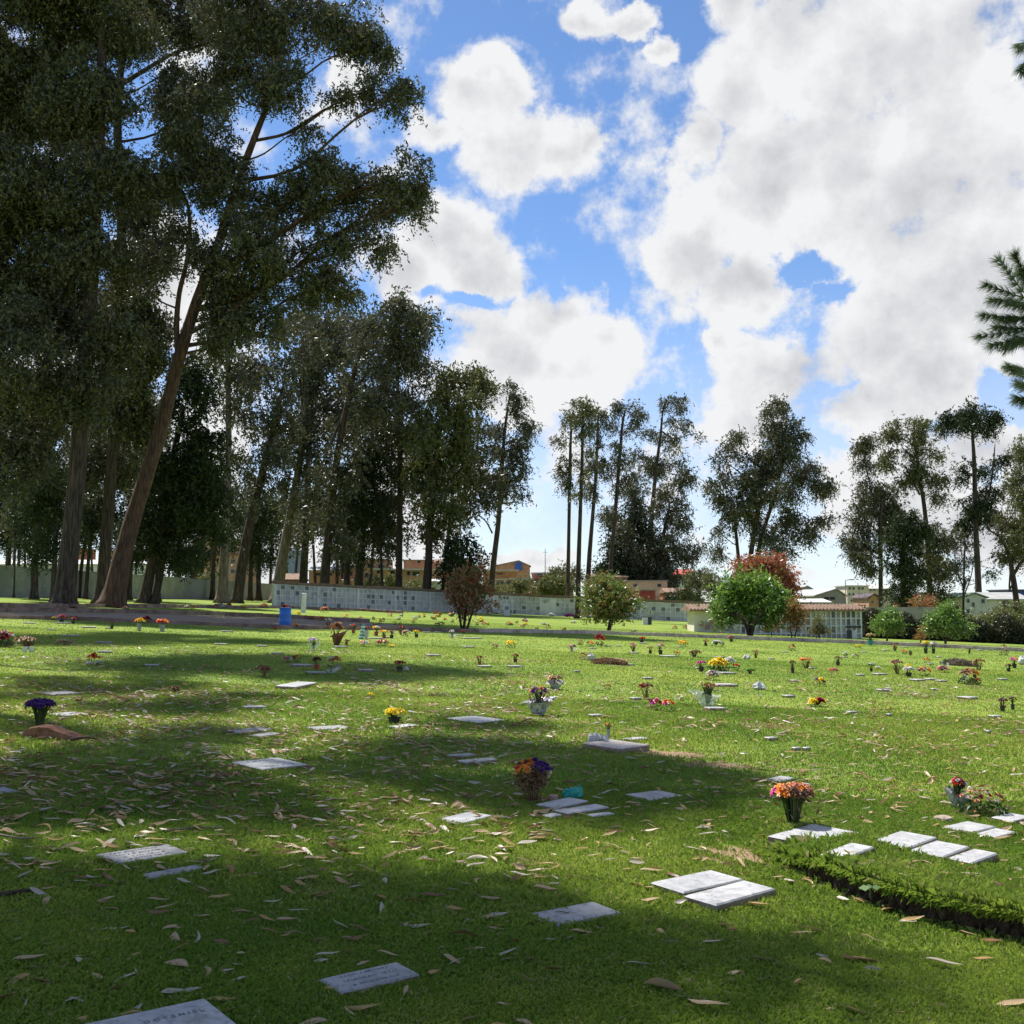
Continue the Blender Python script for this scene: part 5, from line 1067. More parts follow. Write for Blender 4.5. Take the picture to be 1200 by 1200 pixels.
fl('bunch', 'big heap of rust and orange dead flowers on the right lawn', 1136, 802, 26, 20, ['orange', 'brown', 'straw', 'salmon', 'brown'], 'the big rust coloured heap', bs=3)
fl('bunch', 'bright red ball of flowers at the right end of the big rust coloured heap', 1145, 802, 8, 8, ['red'], 'the bright red ball')
fl('wrap', 'pale green wrapped stems leaning out of the big rust coloured heap', 1130, 798, 8, 14, ['white'], 'the pale wrapped stems', pot='cello')
fl('dry', 'tall brown withered bush left of the white potted flowers on the right lawn', 1051, 790, 14, 18, ['brown', 'pink'], 'the tall brown withered bush')
fl('pot', 'white flowers in a dark pot topped with a yellow flower', 1065, 793, 14, 12, ['white'], 'the white potted flowers')
fl('bunch', 'yellow flower head above the white potted flowers', 1064, 785, 8, 8, ['yellow'], 'the yellow head')
fl('bunch', 'straw brown wilted flowers right of the white potted flowers', 1083, 792, 17, 11, ['straw', 'brown', 'orange'], 'the straw brown wilted flowers')
fl('bunch', 'pinkish brown wilted wreath below the brown mound', 1104, 788, 16, 8, ['brown', 'pink', 'salmon'], 'the wilted wreath')
fl('wrap', 'pale transparent wrapper standing left of the brown mound', 1107, 784, 8, 14, [], 'the transparent wrapper', pot='cello')
fl('dry', 'dried bent flowers right of the brown mound', 1147, 785, 15, 13, ['straw', 'brown'], 'the dried bent flowers')
fl('bunch', 'yellow and red flowers beside a plaque left of the brown mound', 1086, 777, 8, 7, ['yellow', 'red'], 'the yellow and red flowers')
fl('pot', 'dark brown round pot plant at the right edge, left of the purple and pink one', 1182, 787, 9, 9, ['brown', 'dbrown'], 'the dark round pot plant')
fl('pot', 'purple pink and yellow flowers near the right edge', 1189, 783, 10, 13, ['magenta', 'yellow', 'pink'], 'the purple pink and yellow flowers')
fl('paper', 'big white and grey bag at the right edge of the lawn', 1199, 779, 12, 10, [], 'the white grey bag', name='white_bag', cat='bag')
fl('pot', 'tall yellow flower column in dark pot near the right kerb, left one of two', 1085, 766, 9, 15, ['yellow'], 'the yellow column')
fl('pot', 'tall white and violet flower column near the right kerb, right one of two', 1094, 766, 8, 14, ['white', 'violet'], 'the violet column')
fl('bunch', 'small red orange flowers left of a dark green tuft near the right kerb', 1060, 767, 6, 6, ['red', 'orange'], 'the small red orange flowers')
fl('dry', 'small dark green tuft right of the red orange flowers near the right kerb', 1067, 768, 5, 6, ['green'], 'the dark green tuft')
fl('dry', 'pale pinkish dried twigs left of the small red orange flowers', 1049, 763, 7, 8, ['salmon'], 'the pale pinkish twigs')
fl('pot', 'withered brown flowers in a bright teal pot against the kerb', 1020, 756, 11, 14, ['brown', 'straw'], 'the teal pot', pot='teal')
fl('bunch', 'yellow flowers flat on the grass left of the teal pot', 1006, 759, 8, 4, ['yellow'], 'the flat yellow flowers')
fl('bunch', 'white and dark flower bunch left of the cut plaques on the upper right lawn', 1002, 772, 9, 6, ['white', 'brown'], 'the white and dark bunch')
fl('bunch', 'pale white sprig with leaves left of the white and dark bunch', 991, 769, 6, 6, ['white'], 'the pale white sprig')
fl('bunch', 'rust and cream flowers near the kerb by the small round bush', 928, 763, 9, 8, ['brown', 'paleo', 'red'], 'the rust and cream flowers')
fl('pot', 'dark green pot plant beside a plaque in the upper right lawn', 1021, 787, 7, 9, ['green'], 'the dark green pot plant')
fl('bunch', 'white little flowers right of the dark green pot plant', 1029, 785, 7, 5, ['white'], 'the white little flowers')
fl('bunch', 'small dark brown pair of tufts at the far right, left one', 1173, 768, 5, 5, ['brown'], 'the left brown tuft')
fl('bunch', 'small dark brown pair of tufts at the far right, right one', 1179, 768, 6, 7, ['brown', 'dbrown'], 'the right brown tuft')
fl('pot', 'tiny brown vase beside white scraps near the far right kerb', 1136, 766, 5, 7, ['brown', 'white'], 'the tiny brown vase')
fl('bunch', 'yellowish dead flowers at the kerb near the far right', 1176, 761, 7, 6, ['straw', 'brown'], 'the yellowish kerb flowers')
# upper middle
fl('bunch', 'orange flower head beside the tall red gladioli', 692, 758, 9, 7, ['orange', 'brown'], 'the orange head by the gladioli')
fl('bunch', 'tall bright red gladioli in the upper middle lawn', 702, 757, 12, 14, ['red', 'dred'], 'the red gladioli')
fl('bunch', 'pale yellow brown flowers left of the tall red gladioli', 680, 756, 7, 8, ['straw', 'salmon'], 'the pale flowers left of the gladioli')
fl('wrap', 'pinkish wrapped bouquet at the left of the upper middle lawn', 670, 764, 10, 9, ['pink', 'white', 'brown'], 'the pinkish wrapped bouquet', pot='cello')
fl('bunch', 'brown wicker like dried ball next to white paper, left of the brown strip', 683, 773, 9, 9, ['brown', 'salmon'], 'the brown dried ball')
fl('paper', 'white crumpled wrapping left of the brown strip of dead plants', 692, 774, 10, 9, [], 'the white crumpled wrapping', cat='litter')
fl('dry', 'tall pinkish dried flowers on a plaque in the upper middle lawn', 742, 764, 9, 11, ['brown', 'pink'], 'the tall pinkish dried flowers')
fl('pot', 'dark red flowers on a plaque above the upper middle lawn', 752, 753, 8, 7, ['red', 'brown'], 'the dark red flowers')
fl('pot', 'brown round dried flowers in a pot left of the tall pink vase', 762, 766, 8, 9, ['brown', 'straw'], 'the brown round pot')
fl('pot', 'tall pink and white flowers in the upper middle lawn', 774, 767, 10, 13, ['pink', 'magenta', 'white'], 'the tall pink and white flowers')
fl('bunch', 'small brown rust tuft right of the tall pink and white flowers', 793, 768, 8, 5, ['brown', 'orange'], 'the small rust tuft')
fl('bunch', 'yellow orange bunch on a plaque near the kerb', 800, 757, 12, 7, ['yellow', 'orange'], 'the yellow orange bunch')
fl('dry', 'rust and dark green wilted plant lying in the upper middle lawn', 814, 770, 14, 8, ['brown', 'green'], 'the rust and dark wilted plant')
fl('pot', 'pinkish brown flowers in a pot near the dome tree', 827, 757, 7, 8, ['brown', 'salmon'], 'the pinkish brown pot by the dome tree')
fl('bunch', 'white lilies in leaves on the grass below the dome tree', 841, 758, 15, 8, ['white', 'white', 'green'], 'the white lilies')
fl('pot', 'reddish dead flowers at the kerb under the dome tree', 857, 752, 8, 7, ['brown', 'red'], 'the reddish flowers at the kerb')
fl('dry', 'tawny dried sprig on the right of the upper middle lawn', 886, 771, 8, 10, ['straw', 'orange'], 'the tawny sprig')
fl('paper', 'white lump left of the tawny sprig', 875, 772, 9, 5, [], 'the white lump by the tawny sprig', cat='litter')
fl('pot', 'small red brown flowers beside a white plaque at the left of the upper middle lawn', 604, 777, 9, 11, ['brown', 'dred'], 'the red brown flowers by the plaque')
fl('pot', 'red clay pot with withered red flowers left of centre', 562, 780, 8, 12, ['red', 'dred'], 'the red clay pot', pot='clay')
fl('bunch', 'round bright yellow bunch in the centre of the upper lawn', 598, 759, 12, 9, ['yellow'], 'the round yellow bunch')
fl('bunch', 'small greyish brown bunch left of the round bright yellow one', 580, 760, 8, 6, ['brown', 'pink'], 'the greyish brown bunch')
fl('wrap', 'dark teal vase with white wrapped flowers near the kerb left of centre', 530, 749, 8, 11, ['brown', 'white'], 'the dark teal vase', pot='cello')
fl('bunch', 'bright orange red scrap by the kerb right of the dark teal vase', 543, 743, 6, 5, ['orange', 'red'], 'the orange red scrap')
# left group
fl('pot', 'bright yellow flowers in a dark pot, rightmost of the flower cluster before the kerb', 488, 747, 9, 9, ['yellow'], 'the rightmost yellow pot')
fl('bunch', 'whitish dried flowers left of the rightmost yellow pot', 476, 746, 11, 8, ['white', 'cream', 'brown'], 'the whitish dried flowers')
fl('dry', 'tall dark dried stalks between the white pot and the whitish dried flowers', 470, 744, 8, 12, ['brown', 'dred'], 'the tall dark stalks')
fl('pot', 'white rimmed dark red pot in the flower cluster before the kerb', 459, 748, 9, 9, ['white', 'dred'], 'the white rimmed pot')
fl('pot', 'orange and yellow flowers in a clay pot in the flower cluster before the kerb', 450, 748, 9, 10, ['orange', 'yellow'], 'the orange clay pot', pot='clay')
fl('pot', 'bright yellow and white flowers left of the orange clay pot', 441, 745, 10, 12, ['yellow', 'white', 'orange'], 'the yellow and white pot', pot='red')
fl('pot', 'deep red flowers between the teal striped wrapper and the yellow ones', 429, 742, 8, 8, ['red', 'dred'], 'the deep red flowers', pot='red')
fl('pot', 'rust red pot plant left of the teal striped wrapper', 414, 742, 9, 11, ['red', 'brown'], 'the rust red pot plant', pot='clay')
fl('bunch', 'orange flower basket in front of the teal striped wrapper', 427, 758, 13, 8, ['orange', 'paleo', 'white'], 'the orange flower basket')
fl('bunch', 'dusty pink wilted bunch right of the orange flower basket', 447, 757, 16, 8, ['salmon', 'brown', 'pink'], 'the dusty pink bunch')
fl('bunch', 'yellow flowers flat on the grass right of the dusty pink bunch', 460, 759, 9, 4, ['yellow'], 'the flat yellow flowers in the left cluster')
fl('dry', 'pale orange fan of dried leaves near the kerb left of the rust red pot plant', 397, 737, 10, 8, ['paleo', 'straw'], 'the pale orange fan')
fl('wrap', 'tall maroon paper cone with dead flowers beside a plaque', 394, 756, 16, 26, ['brown', 'salmon'], 'the maroon cone', pot='maroon', dense=.6)
fl('dry', 'tall green and white sprig behind the maroon paper cone', 384, 736, 9, 12, ['white', 'green'], 'the green and white sprig')
fl('pot', 'small round dark red pot right of the maroon paper cone', 406, 756, 7, 7, ['dred', 'brown'], 'the small dark red pot', pot='red')
fl('wrap', 'violet flowers in a dark pot and white wrap, left cluster', 367, 762, 12, 15, ['violet', 'violet', 'white'], 'the violet flowers', pot='cello')
fl('bunch', 'orange and white wrapped roses with one long stem, near the dark red pot', 391, 783, 18, 15, ['orange', 'salmon', 'white'], 'the orange and white roses', bs=3)
fl('wrap', 'pinkish crumpled wrapping under the orange and white roses', 388, 789, 15, 12, [], 'the pinkish wrapping', pot='cello')
fl('pot', 'dark red pot with dry twigs left of the orange and white roses', 371, 785, 12, 15, ['dred', 'brown'], 'the dark red pot', pot='red', dense=.6)
fl('bunch', 'yellow and orange flowers left of the dark red pot', 347, 776, 10, 9, ['yellow', 'orange', 'brown'], 'the yellow and orange flowers')
fl('bunch', 'white and pink wilted bunch left of the yellow and orange flowers', 337, 777, 11, 8, ['white', 'pink', 'brown'], 'the white and pink wilted bunch')
fl('pot', 'red flowers in a dark pot with white paper in the shade left of centre', 468, 787, 14, 13, ['red', 'salmon'], 'the red potted flowers', dense=1)
fl('paper', 'small white paper beside the red potted flowers', 476, 786, 6, 5, [], 'the small white paper', cat='litter')
fl('dry', 'brown dead shrub tuft at the edge of the shade left of the wilted bunch', 308, 794, 20, 14, ['brown'], 'the brown dead tuft')
fl('bunch', 'orange and red flowers between two white pompoms at the left', 109, 779, 14, 14, ['orange', 'red', 'yellow'], 'the orange flowers with white pompoms')
fl('bunch', 'left white pompom flower head under the orange and red flowers', 104, 781, 9, 7, ['white'], 'the left white pompom')
fl('bunch', 'right white pompom flower head under the orange and red flowers', 115, 781, 10, 7, ['white'], 'the right white pompom')
fl('bunch', 'red and white flowers cut by the left edge of the picture', 4, 758, 24, 20, ['red', 'salmon', 'white', 'dred'], 'the red and white edge flowers', bs=3.6)
fl('dry', 'wide dried plant above two white cups at the left', 30, 760, 26, 14, ['straw', 'brown'], 'the wide dried plant')
fl('bunch', 'pale dry palm like leaves spread on the shaded lawn', 75, 756, 20, 7, ['cream', 'straw'], 'the pale dry leaves')
fl('pot', 'red pink flowers above a white plaque at the left', 72, 730, 11, 10, ['red', 'pink'], 'the red pink flowers')
fl('pot', 'rosy red flowers right of the red pink ones at the left', 86, 731, 8, 8, ['red', 'salmon'], 'the rosy red flowers')
fl('bunch', 'tiny yellow flowers left of the red pink ones', 63, 727, 6, 5, ['yellow'], 'the tiny yellow flowers')
fl('vase', 'bright yellow flowers in a clear vase, left one of the yellow vases', 163, 739, 12, 15, ['yellow', 'orange'], 'the left yellow vase', pot='grey')
fl('bunch', 'dark red flowers between the yellow vases', 172, 731, 11, 9, ['dred', 'red'], 'the dark red flowers between vases')
fl('vase', 'yellow red and orange flowers in two vases, right one of the yellow vases', 190, 740, 15, 15, ['yellow', 'orange', 'red'], 'the right yellow vase', pot='grey')
fl('pot', 'black withered bunch left of the yellow vases', 131, 737, 8, 9, ['dbrown'], 'the black withered bunch')
fl('dry', 'reddish brown debris heap in the shade below the orange flowers with pompoms', 204, 812, 14, 8, ['brown'], 'the reddish brown debris')
# on the barrel, kerbs
fl('bunch', 'wilted red brown flowers heaped in the mouth of the blue barrel', 334, 713, 11, 6, ['brown', 'red', 'salmon'], 'the flowers in the barrel', at=BARREL)
for x, y, w, h, c, lab in [(345,737,9,7,['orange','brown'],'orange wilted flowers right of the blue barrel'),(323,738,7,3,['red','orange'],'flat red scraps left of the blue barrel'),(348,722,9,6,['yellow'],'yellow flowers between the barrel and the white post'),(366,727,9,6,['orange','brown'],'rust orange flowers right of the white post'),(377,728,10,6,['orange','salmon'],'salmon orange flowers left of the twig by the near kerb'),(380,718,11,7,['brown','salmon'],'brownish flowers at the foot of the thick trunk'),(405,725,6,6,['orange','white'],'small orange and white flowers on the lawn beyond the kerb'),(448,729,7,5,['yellow','dbrown'],'yellow topped dark bunch beyond the near kerb'),
 (257,713,14,6,['white','pink'],'big white and pink flower heap at the foot of the pale trunk'),(268,712,8,5,['red','brown'],'red flowers beside the big white heap on the kerb'),(219,713,7,4,['white','cream'],'cream flowers on the kerb left of the white and pink heap'),(226,714,6,4,['orange'],'orange flowers on the kerb left of the white and pink heap'),(287,713,8,4,['orange','yellow'],'orange yellow flowers on the far kerb behind the barrel'),(310,713,9,6,['red','brown'],'red brown flowers on the far kerb left of the barrel'),(147,715,7,5,['brown'],'brown heap on the kerb below the leaning trunk'),(86,716,10,5,['brown','dred'],'dark red scraps on the kerb below the first big trunk'),(305,722,7,4,['yellow','orange'],'yellow flowers on the lawn strip left of the barrel')]:
    fl('bunch', lab, x, y, w, h, c, lab, group='small bunches along the left kerbs')
# teal striped wrapper
b = on(425, 749); s = b.y/F; root = empty('striped_wrapper', b, 'tall teal and white striped wrapper standing in the left flower cluster', 'wrapper'); FLW.append((425, 749, 'the teal striped wrapper'))
mb = MB(); k = 9
for i in range(k): mb.lathe(b+Vector((-2*s+i*.35*s, 0, i*1.9*s)), [((3.0-.15*i)*s, 0), ((3.1-.15*i)*s, 1.9*s)], 8, mi=i % 2, cap1=(i == k-1))
build(mb, 'wrapper', [POTTL, WPAINT], root)
mb = MB(); mb.lathe(b+Vector((4*s, 0, 0)), [(1.6*s, 0), (2.8*s, 7*s), (3.4*s, 10*s)], 9, crump=.1); build(mb, 'bag', PAPER, root)
# scattered beyond the kerb
kk = [['orange','brown'],['salmon','pink'],['yellow'],['white'],['red','brown'],['straw','brown']]; nn_ = ['orange and brown','salmon pink','yellow','white','red and brown','straw coloured']
for i in range(66):
    if i < 12: x, y = rng.uniform(485, 532), rng.uniform(719, 727)
    elif i < 26: x, y = rng.uniform(556, 625), rng.uniform(726, 734)
    elif i < 50: x, y = rng.uniform(600, 830), rng.uniform(724, 741)
    else: x, y = rng.uniform(420, 540), rng.uniform(722, 734)
    q = int(rng.integers(6))
    if abs(x-714) < 9 or abs(x-546) < 9: continue
    lm_ = min([(434,715,'the slanting dark trunk'),(468,716,'the straight slender trunk'),(499,718,'the thick fluted trunk'),(546,738,'the red tinted shrub'),(577,718,'the lone slim eucalyptus'),(594,722,'the headstone'),(640,722,'the blank wall panel'),(667,725,'the pink heap'),(714,741,'the ball shaped tree'),(757,732,'the box shaped grave'),(786,727,'the dark bush'),(815,739,'the niche building')], key=lambda q_: abs(q_[0]-x)+2*abs(q_[1]-y))
    fl('bunch', f'small {nn_[q]} bunch beyond the kerb, {"before" if y > lm_[1] else "behind"} and {"left" if x < lm_[0] else "right"} of {lm_[2]}', x, y, rng.uniform(4, 7), rng.uniform(3, 5.5), kk[q], 'a', group=f'{nn_[q]} bunches scattered beyond the kerb'); FLW.pop()
fl('bunch', 'bright pink flower heap at the foot of the bare stemmed middle trees', 667, 725, 13, 6, ['magenta','pink'], 'the pink heap')
fl('bunch', 'white flowers on the grass left of the bright pink heap', 646, 722, 7, 4, ['white'], 'the white flowers left of the pink heap')
fl('bunch', 'white flowers right of the bright pink heap', 694, 724, 7, 4, ['white'], 'the white flowers right of the pink heap')
fl('paper', 'white flowers heap near the headstone before the niche wall', 582, 719, 8, 4, [], 'the white heap by the headstone', cat='litter')
b = on(757, 732); s = b.y/F; root = empty('grave_box', b, 'small white and dark box shaped grave beside the dark bush beyond the kerb', 'grave')
mb = MB(); mb.box(b+Vector((-1*s, 0, 4*s)), (6*s, .4, 8*s)); build(mb, 'tablet', WPAINT, root); mb = MB(); mb.box(b+Vector((4*s, .1, 4.5*s)), (5*s, .5, 9*s)); mb.box(b+Vector((1*s, .35, 8.5*s)), (13*s, .5, 1.2*s)); build(mb, 'frame', DARKM, root)

# plant strips: brown mounds
for (x0, x1, y, h, lab, m) in ((1107, 1142, 780, 8, 'long low mound of dull brown dry plants on the right lawn', DRY), (694, 734, 778, 6, 'low sparse strip of brown dead plants in the upper middle lawn', DRY)):
    a, b = on(x0, y-1), on(x1, y+1); c = (a+b)/2; c.z = tz(c.x); root = empty('dry_plant_bed', c, lab, 'plant bed'); n = 2600; t = rng.uniform(0, 1, n); s = c.y/F; hh = h*s*np.sin(np.clip(t*1.1, 0.05, 1)*3.14*.9)**.5
    C = np.stack([a.x+(b.x-a.x)*t, a.y+(b.y-a.y)*t+rng.uniform(-.5, .5, n), ntz(a.x+(b.x-a.x)*t)+rng.uniform(0, 1, n)*hh], -1)
    np_child('foliage', leaf_quads(C, rng.uniform(.04, .12, n), rng.uniform(.015, .035, n), -.4), 4, [leafy('mauve_dry', (.14, .10, .085), (.26, .19, .16), (.1, .11, .04), .2, .02, .8) if h > 7 else DRY], root)
    mb = MB()
    for i in range(40):
        q = random.random(); p = a.lerp(b, q); p.z = tz(p.x); mb.tube([p, p+Vector((random.uniform(-.1, .1), 0, h*s*.8))], [.012, .006], 4)
    build(mb, 'stems', DRY, root)

# teal bag, white fabric, stones
b = on(671, 936); s = b.y/F; root = empty('plastic_bag', b, 'crumpled shiny teal plastic bag lying behind the cluster of sunken plaques', 'bag'); FLW.append((671, 936, 'the teal bag'))
mb = MB(); n = 18; prof = [(.42, 0), (.56, .2), (.55, .5), (.50, .75), (.36, .82), (.12, .7)]; vs = []
for r, z in prof:
    for j in range(n):
        a = 2*math.pi*j/n; q = 1+random.uniform(-.1, .1)+.07*math.sin(3*a)
        vs.append(b+Vector((r*20*s*q*math.cos(a), r*13*s*q*math.sin(a), z*15*s*(1+.10*math.cos(a+.6)*(z > .4)+random.uniform(-.12, .12)))))
mb.add(vs, [(i*n+j, i*n+(j+1) % n, (i+1)*n+(j+1) % n, (i+1)*n+j) for i in range(len(prof)-1) for j in range(n)]+[tuple((len(prof)-1)*n+j for j in range(n))]); build(mb, 'bag', TEALB, root)
mb = MB(); mb.tube([b+Vector((7*s, 0, 13*s)), b+Vector((9*s, .01, 16*s)), b+Vector((10*s, .01, 12*s))], [1.3*s, 1.0*s, .8*s], 6, wob=.1); build(mb, 'handle', TEALB, root)
def rock(label, px, py, w, h, m, name='stone', dz=0):
    b = on(px, py); s = b.y/F; mb = MB(); mb.lathe(b+Vector((0, 0, -.01)), [(w*.42*s, 0), (w*.5*s, h*.4*s), (w*.46*s, h*.85*s), (w*.3*s, h*s)], 9, crump=.13, cap1=True)
    return tag(build(mb, name, m, loc=b), label, 'stone')
rock('flat grey brown stone lying left of the pair of plaques at the right', 1106, 962, 22, 7, rough('brown_stone', (.26, .2, .15), (.4, .33, .26), 20, .9, .6))
rock('small pinkish stone between the ragged plant and the sunken plaques', 648, 939, 11, 9, rough('pink_stone', (.42, .26, .2), (.55, .38, .3), 20, .9, .6))
rock('small white pebble in front of the sunken plaques', 696, 964, 5, 4, WPAINT)
b = on(700, 869, .06); s = b.y/F; root = empty('white_cloth', b, 'crumpled white cloth draped over the left corner of the raised gravestone', 'cloth'); FLW.append((698, 869, 'the white cloth'))
mb = MB()
for dx, dy, w, h in ((-7, 0, 9, 9), (-1, .05, 10, 10), (5, .08, 8, 8), (10, .02, 7, 7), (-11, -.05, 6, 5)):
    mb.lathe(b+Vector((dx*s, dy, -.05 if dx < -9 else 0)), [(w*.45*s, 0), (w*.5*s, h*.4*s), (w*.3*s, h*.8*s), (.01, h*s)], 11, crump=.3, cap1=True)
build(mb, 'cloth', PAPER, root)
# clay slab under the purple flowers, two cups, bark strip
b = on(48, 866); s = b.y/F; root = empty('clay_mound', b, 'low reddish clay edging with a strip of bark under the purple flowers', 'mound')
pr = [(-20,-1),(-20,8),(-14,13),(-2,15),(9,14),(20,9),(34,5),(41,2),(41,-1)]; mb = MB(); k = len(pr); vs = []
for dy_, sc_ in ((-.02, .93), (.03, 1), (.16, 1), (.24, .8)):
    vs += [b+Vector((x*s*(sc_ if x > 0 else 1), dy_+.01*math.sin(x), z*s*sc_)) for x, z in pr]
mb.add(vs, [tuple(range(k)), tuple(range(4*k-1, 3*k-1, -1))]+[(j*k+i+1, j*k+i, (j+1)*k+i, (j+1)*k+i+1) for j in range(3) for i in range(k-1)]); build(mb, 'mound', rough('red_clay', (.2, .09, .05), (.34, .17, .10), 15, .95, .8), root)
a_, c_ = on(80, 867, .03), on(121, 867, .02)
mb = MB(); mb.tube([a_, a_.lerp(c_, .5)+Vector((0, 0, .03)), c_], [.02, .016, .006], 6, wob=.1); build(mb, 'bark_strip', BARKR, root)
for x in (29, 36.5):
    b = on(x, 764); s = b.y/F; mb = MB(); mb.lathe(b, [(2.3*s, 0), (2.9*s, 5.6*s), (2.6*s, 5.6*s), (2.2*s, 1.5*s)], 12)
    root = empty('cup', b, f'{"left" if x < 32 else "right"} of two small white square cups under the wide dried plant', 'cup'); build(mb, 'body', WPAINT, root)
    mb = MB(); mb.lathe(b+Vector((0, 0, 5.4*s)), [(3.1*s, 0), (3.1*s, .6*s), (2.5*s, .6*s)], 12, cap0=False); build(mb, 'rim', WPAINT, root)

# ------------------------------------------------------------------ gravestones
def marble(key, c1, c2, dirt):
    def bb(t):
        co = N(t, 'ShaderNodeTexCoord').outputs['Object']; gi = N(t, 'ShaderNodeObjectInfo').outputs['Random']
        off = VM(t, 'ADD', co, N(t, 'ShaderNodeCombineXYZ', inp={0: MA(t, 'MULTIPLY', gi, 37), 1: MA(t, 'MULTIPLY', gi, 11)}).outputs[0])
        n = N(t, 'ShaderNodeTexNoise', inp={'Vector': off, 'Scale': 7, 'Detail': 8, 'Roughness': .65, 'Distortion': 1.4})
        sp = N(t, 'ShaderNodeTexNoise', inp={'Vector': off, 'Scale': 120, 'Detail': 3})
        st = N(t, 'ShaderNodeTexNoise', inp={'Vector': off, 'Scale': 16, 'Detail': 8, 'Roughness': .75})
        c = MIX(t, MR(t, n.outputs[0], .35, .65), c1, c2); c = MIX(t, MR(t, sp.outputs[0], .55, .75, 0, .5), c, dirt); c = MIX(t, MR(t, st.outputs[0], .50, .66, 0, .85), c, dirt); g5 = N(t, 'ShaderNodeTexNoise', inp={'Vector': off, 'Scale': 3.5, 'Detail': 6, 'Roughness': .7}); c = MIX(t, MR(t, g5.outputs[0], .56, .70, 0, .6), c, (.17, .145, .10))
        bp = N(t, 'ShaderNodeBump', inp={'Height': st.outputs[0], 'Strength': .35, 'Distance': .01})
        out(t, N(t, 'ShaderNodeBsdfPrincipled', inp={'Base Color': c, 'Roughness': .55, 'Normal': bp.outputs[0]}).outputs[0])
    return mat(key, bb)
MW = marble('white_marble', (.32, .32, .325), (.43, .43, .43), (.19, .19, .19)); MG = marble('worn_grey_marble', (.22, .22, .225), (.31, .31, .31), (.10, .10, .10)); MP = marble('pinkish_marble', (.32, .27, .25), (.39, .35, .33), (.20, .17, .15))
SIDE = rough('stone_side', (.20, .13, .10), (.34, .27, .22), 14, .9, .6)
INK = rough('engraved_letters', (.17, .17, .175), (.25, .25, .255), 20, .9, .2)
SL = []
def slab(px4, h=.03, m=None, label=None, text=0, side=None, group=None, name='grave_plaque'):
    P = [on(x, y, h) for x, y in px4]; c = sum(P, Vector())/4
    l, bt, r, tp = P
    e1 = ((r-bt)+(tp-l))*.5; e2 = ((bt-l)+(r-tp))*.5; e1.z = e2.z = 0
    if e1.length < e2.length*.5: pass
    L = e1.length; u = e1.normalized(); v = Vector((-u.y, u.x, 0)); e2l = abs(e2.dot(v)); L = max(L, .12); e2l = max(e2l, .08)
    return slab_w(c, u, L, e2l, h, m, label, text, px4, group, name)
def slab_w(c, u, L, Wd, h, m, label, text, px4, group, name):
    v = Vector((-u.y, u.x, 0)); zs = lambda x, y: gz(x, y)
    b = Vector((c.x, c.y, zs(c.x, c.y))); FOOT.append((c.x, c.y, u.x, u.y, L/2, Wd/2))
    up = Vector((.044, 0, 1)).normalized(); u3 = Vector((u.x, u.y, -.044*u.x)).normalized(); v3 = up.cross(u3)
    root = empty(name, b, label or 'x', 'gravestone', group)
    if not label: SL.append((root, sum(p[0] for p in px4)/4, sum(p[1] for p in px4)/4, L, m))
    bv = min(.008, h*.3); mb = MB(); vs = []
    for (k, z) in ((0, -.04), (0, h-bv), (bv, h)):
        for a, q in ((-1, -1), (1, -1), (1, 1), (-1, 1)): vs.append(b+u3*a*(L/2-k)+v3*q*(Wd/2-k)+up*z)
    mb.add(vs, [(0, 1, 5, 4), (1, 2, 6, 5), (2, 3, 7, 6), (3, 0, 4, 7)], 1); mb.add(vs, [(4, 5, 9, 8), (5, 6, 10, 9), (6, 7, 11, 10), (7, 4, 8, 11), (8, 9, 10, 11)], 0)
    build(mb, 'stone', [m or MW, SIDE], root)
    if text:
        mb = MB(); rs = random.Random(int(px4[0][0]*7)); rows = text
        for i in range(rows):
            y = Wd*(.3-.6*i/max(1, rows-1)) if rows > 1 else 0; lh = Wd*.075; x = -L*.36+rs.uniform(0, L*.08); xe = L*.36-rs.uniform(0, L*.1)
            while x < xe:
                if rs.random() < .15: x += lh*.9; continue
                q = rs.random(); c0 = b+u3*x+v3*y+up*(h+.0012)
                M = Matrix((u3, v3, up)).transposed()
                if q < .8: mb.box(c0, (lh*.16, lh, .002), 0, M)
                if q > .35: mb.box(c0+u3*lh*.22+v3*lh*(.42 if q < .7 else -.42)+up*.0006, (lh*.35, lh*.16, .002), 0, M)
                if q > .6: mb.box(c0+u3*lh*.42+up*.0003, (lh*.14, lh*.8, .002), 0, M)
                x += lh*.78
        build(mb, 'inscription', INK, root)
    return root
r0 = slab([(92,1200),(128,1240),(278,1204),(245,1168)], .035, MW, 'largest nearest white marble gravestone cut by the bottom edge, worn lettering at its right')
# lettering on the nearest stone
def text_on(root, s, frac_x, frac_y, size, P4):
    P = [on(x, y, .035) for x, y in P4]; l, bt, r, tp = P; c = sum(P, Vector())/4; e1 = ((r-bt)+(tp-l))*.5; e1.z = 0; u = e1.normalized(); u3 = Vector((u.x, u.y, -.044*u.x)).normalized(); up = Vector((.044, 0, 1)).normalized(); v3 = up.cross(u3)
    cu = bpy.data.curves.new('lettering', 'FONT'); cu.body = s; cu.size = size; cu.extrude = .0008; cu.align_x = 'CENTER'
    o = bpy.data.objects.new('tmp', cu); COL.objects.link(o); dg = bpy.context.evaluated_depsgraph_get(); me = bpy.data.meshes.new_from_object(o.evaluated_get(dg)); bpy.data.objects.remove(o)
    me.materials.clear(); me.materials.append(INK); q = link('inscription', me, root)
    p = c+u3*frac_x+v3*frac_y; p.z = gz(p.x, p.y)+.037; q.matrix_local = Matrix.Translation(p-Vector(root.location)) @ Matrix((u3, v3, up)).transposed().to_4x4()
text_on(r0, 'D O T E N I E L', .07, .0405, .034, [(92,1200),(128,1240),(278,1204),(245,1168)])
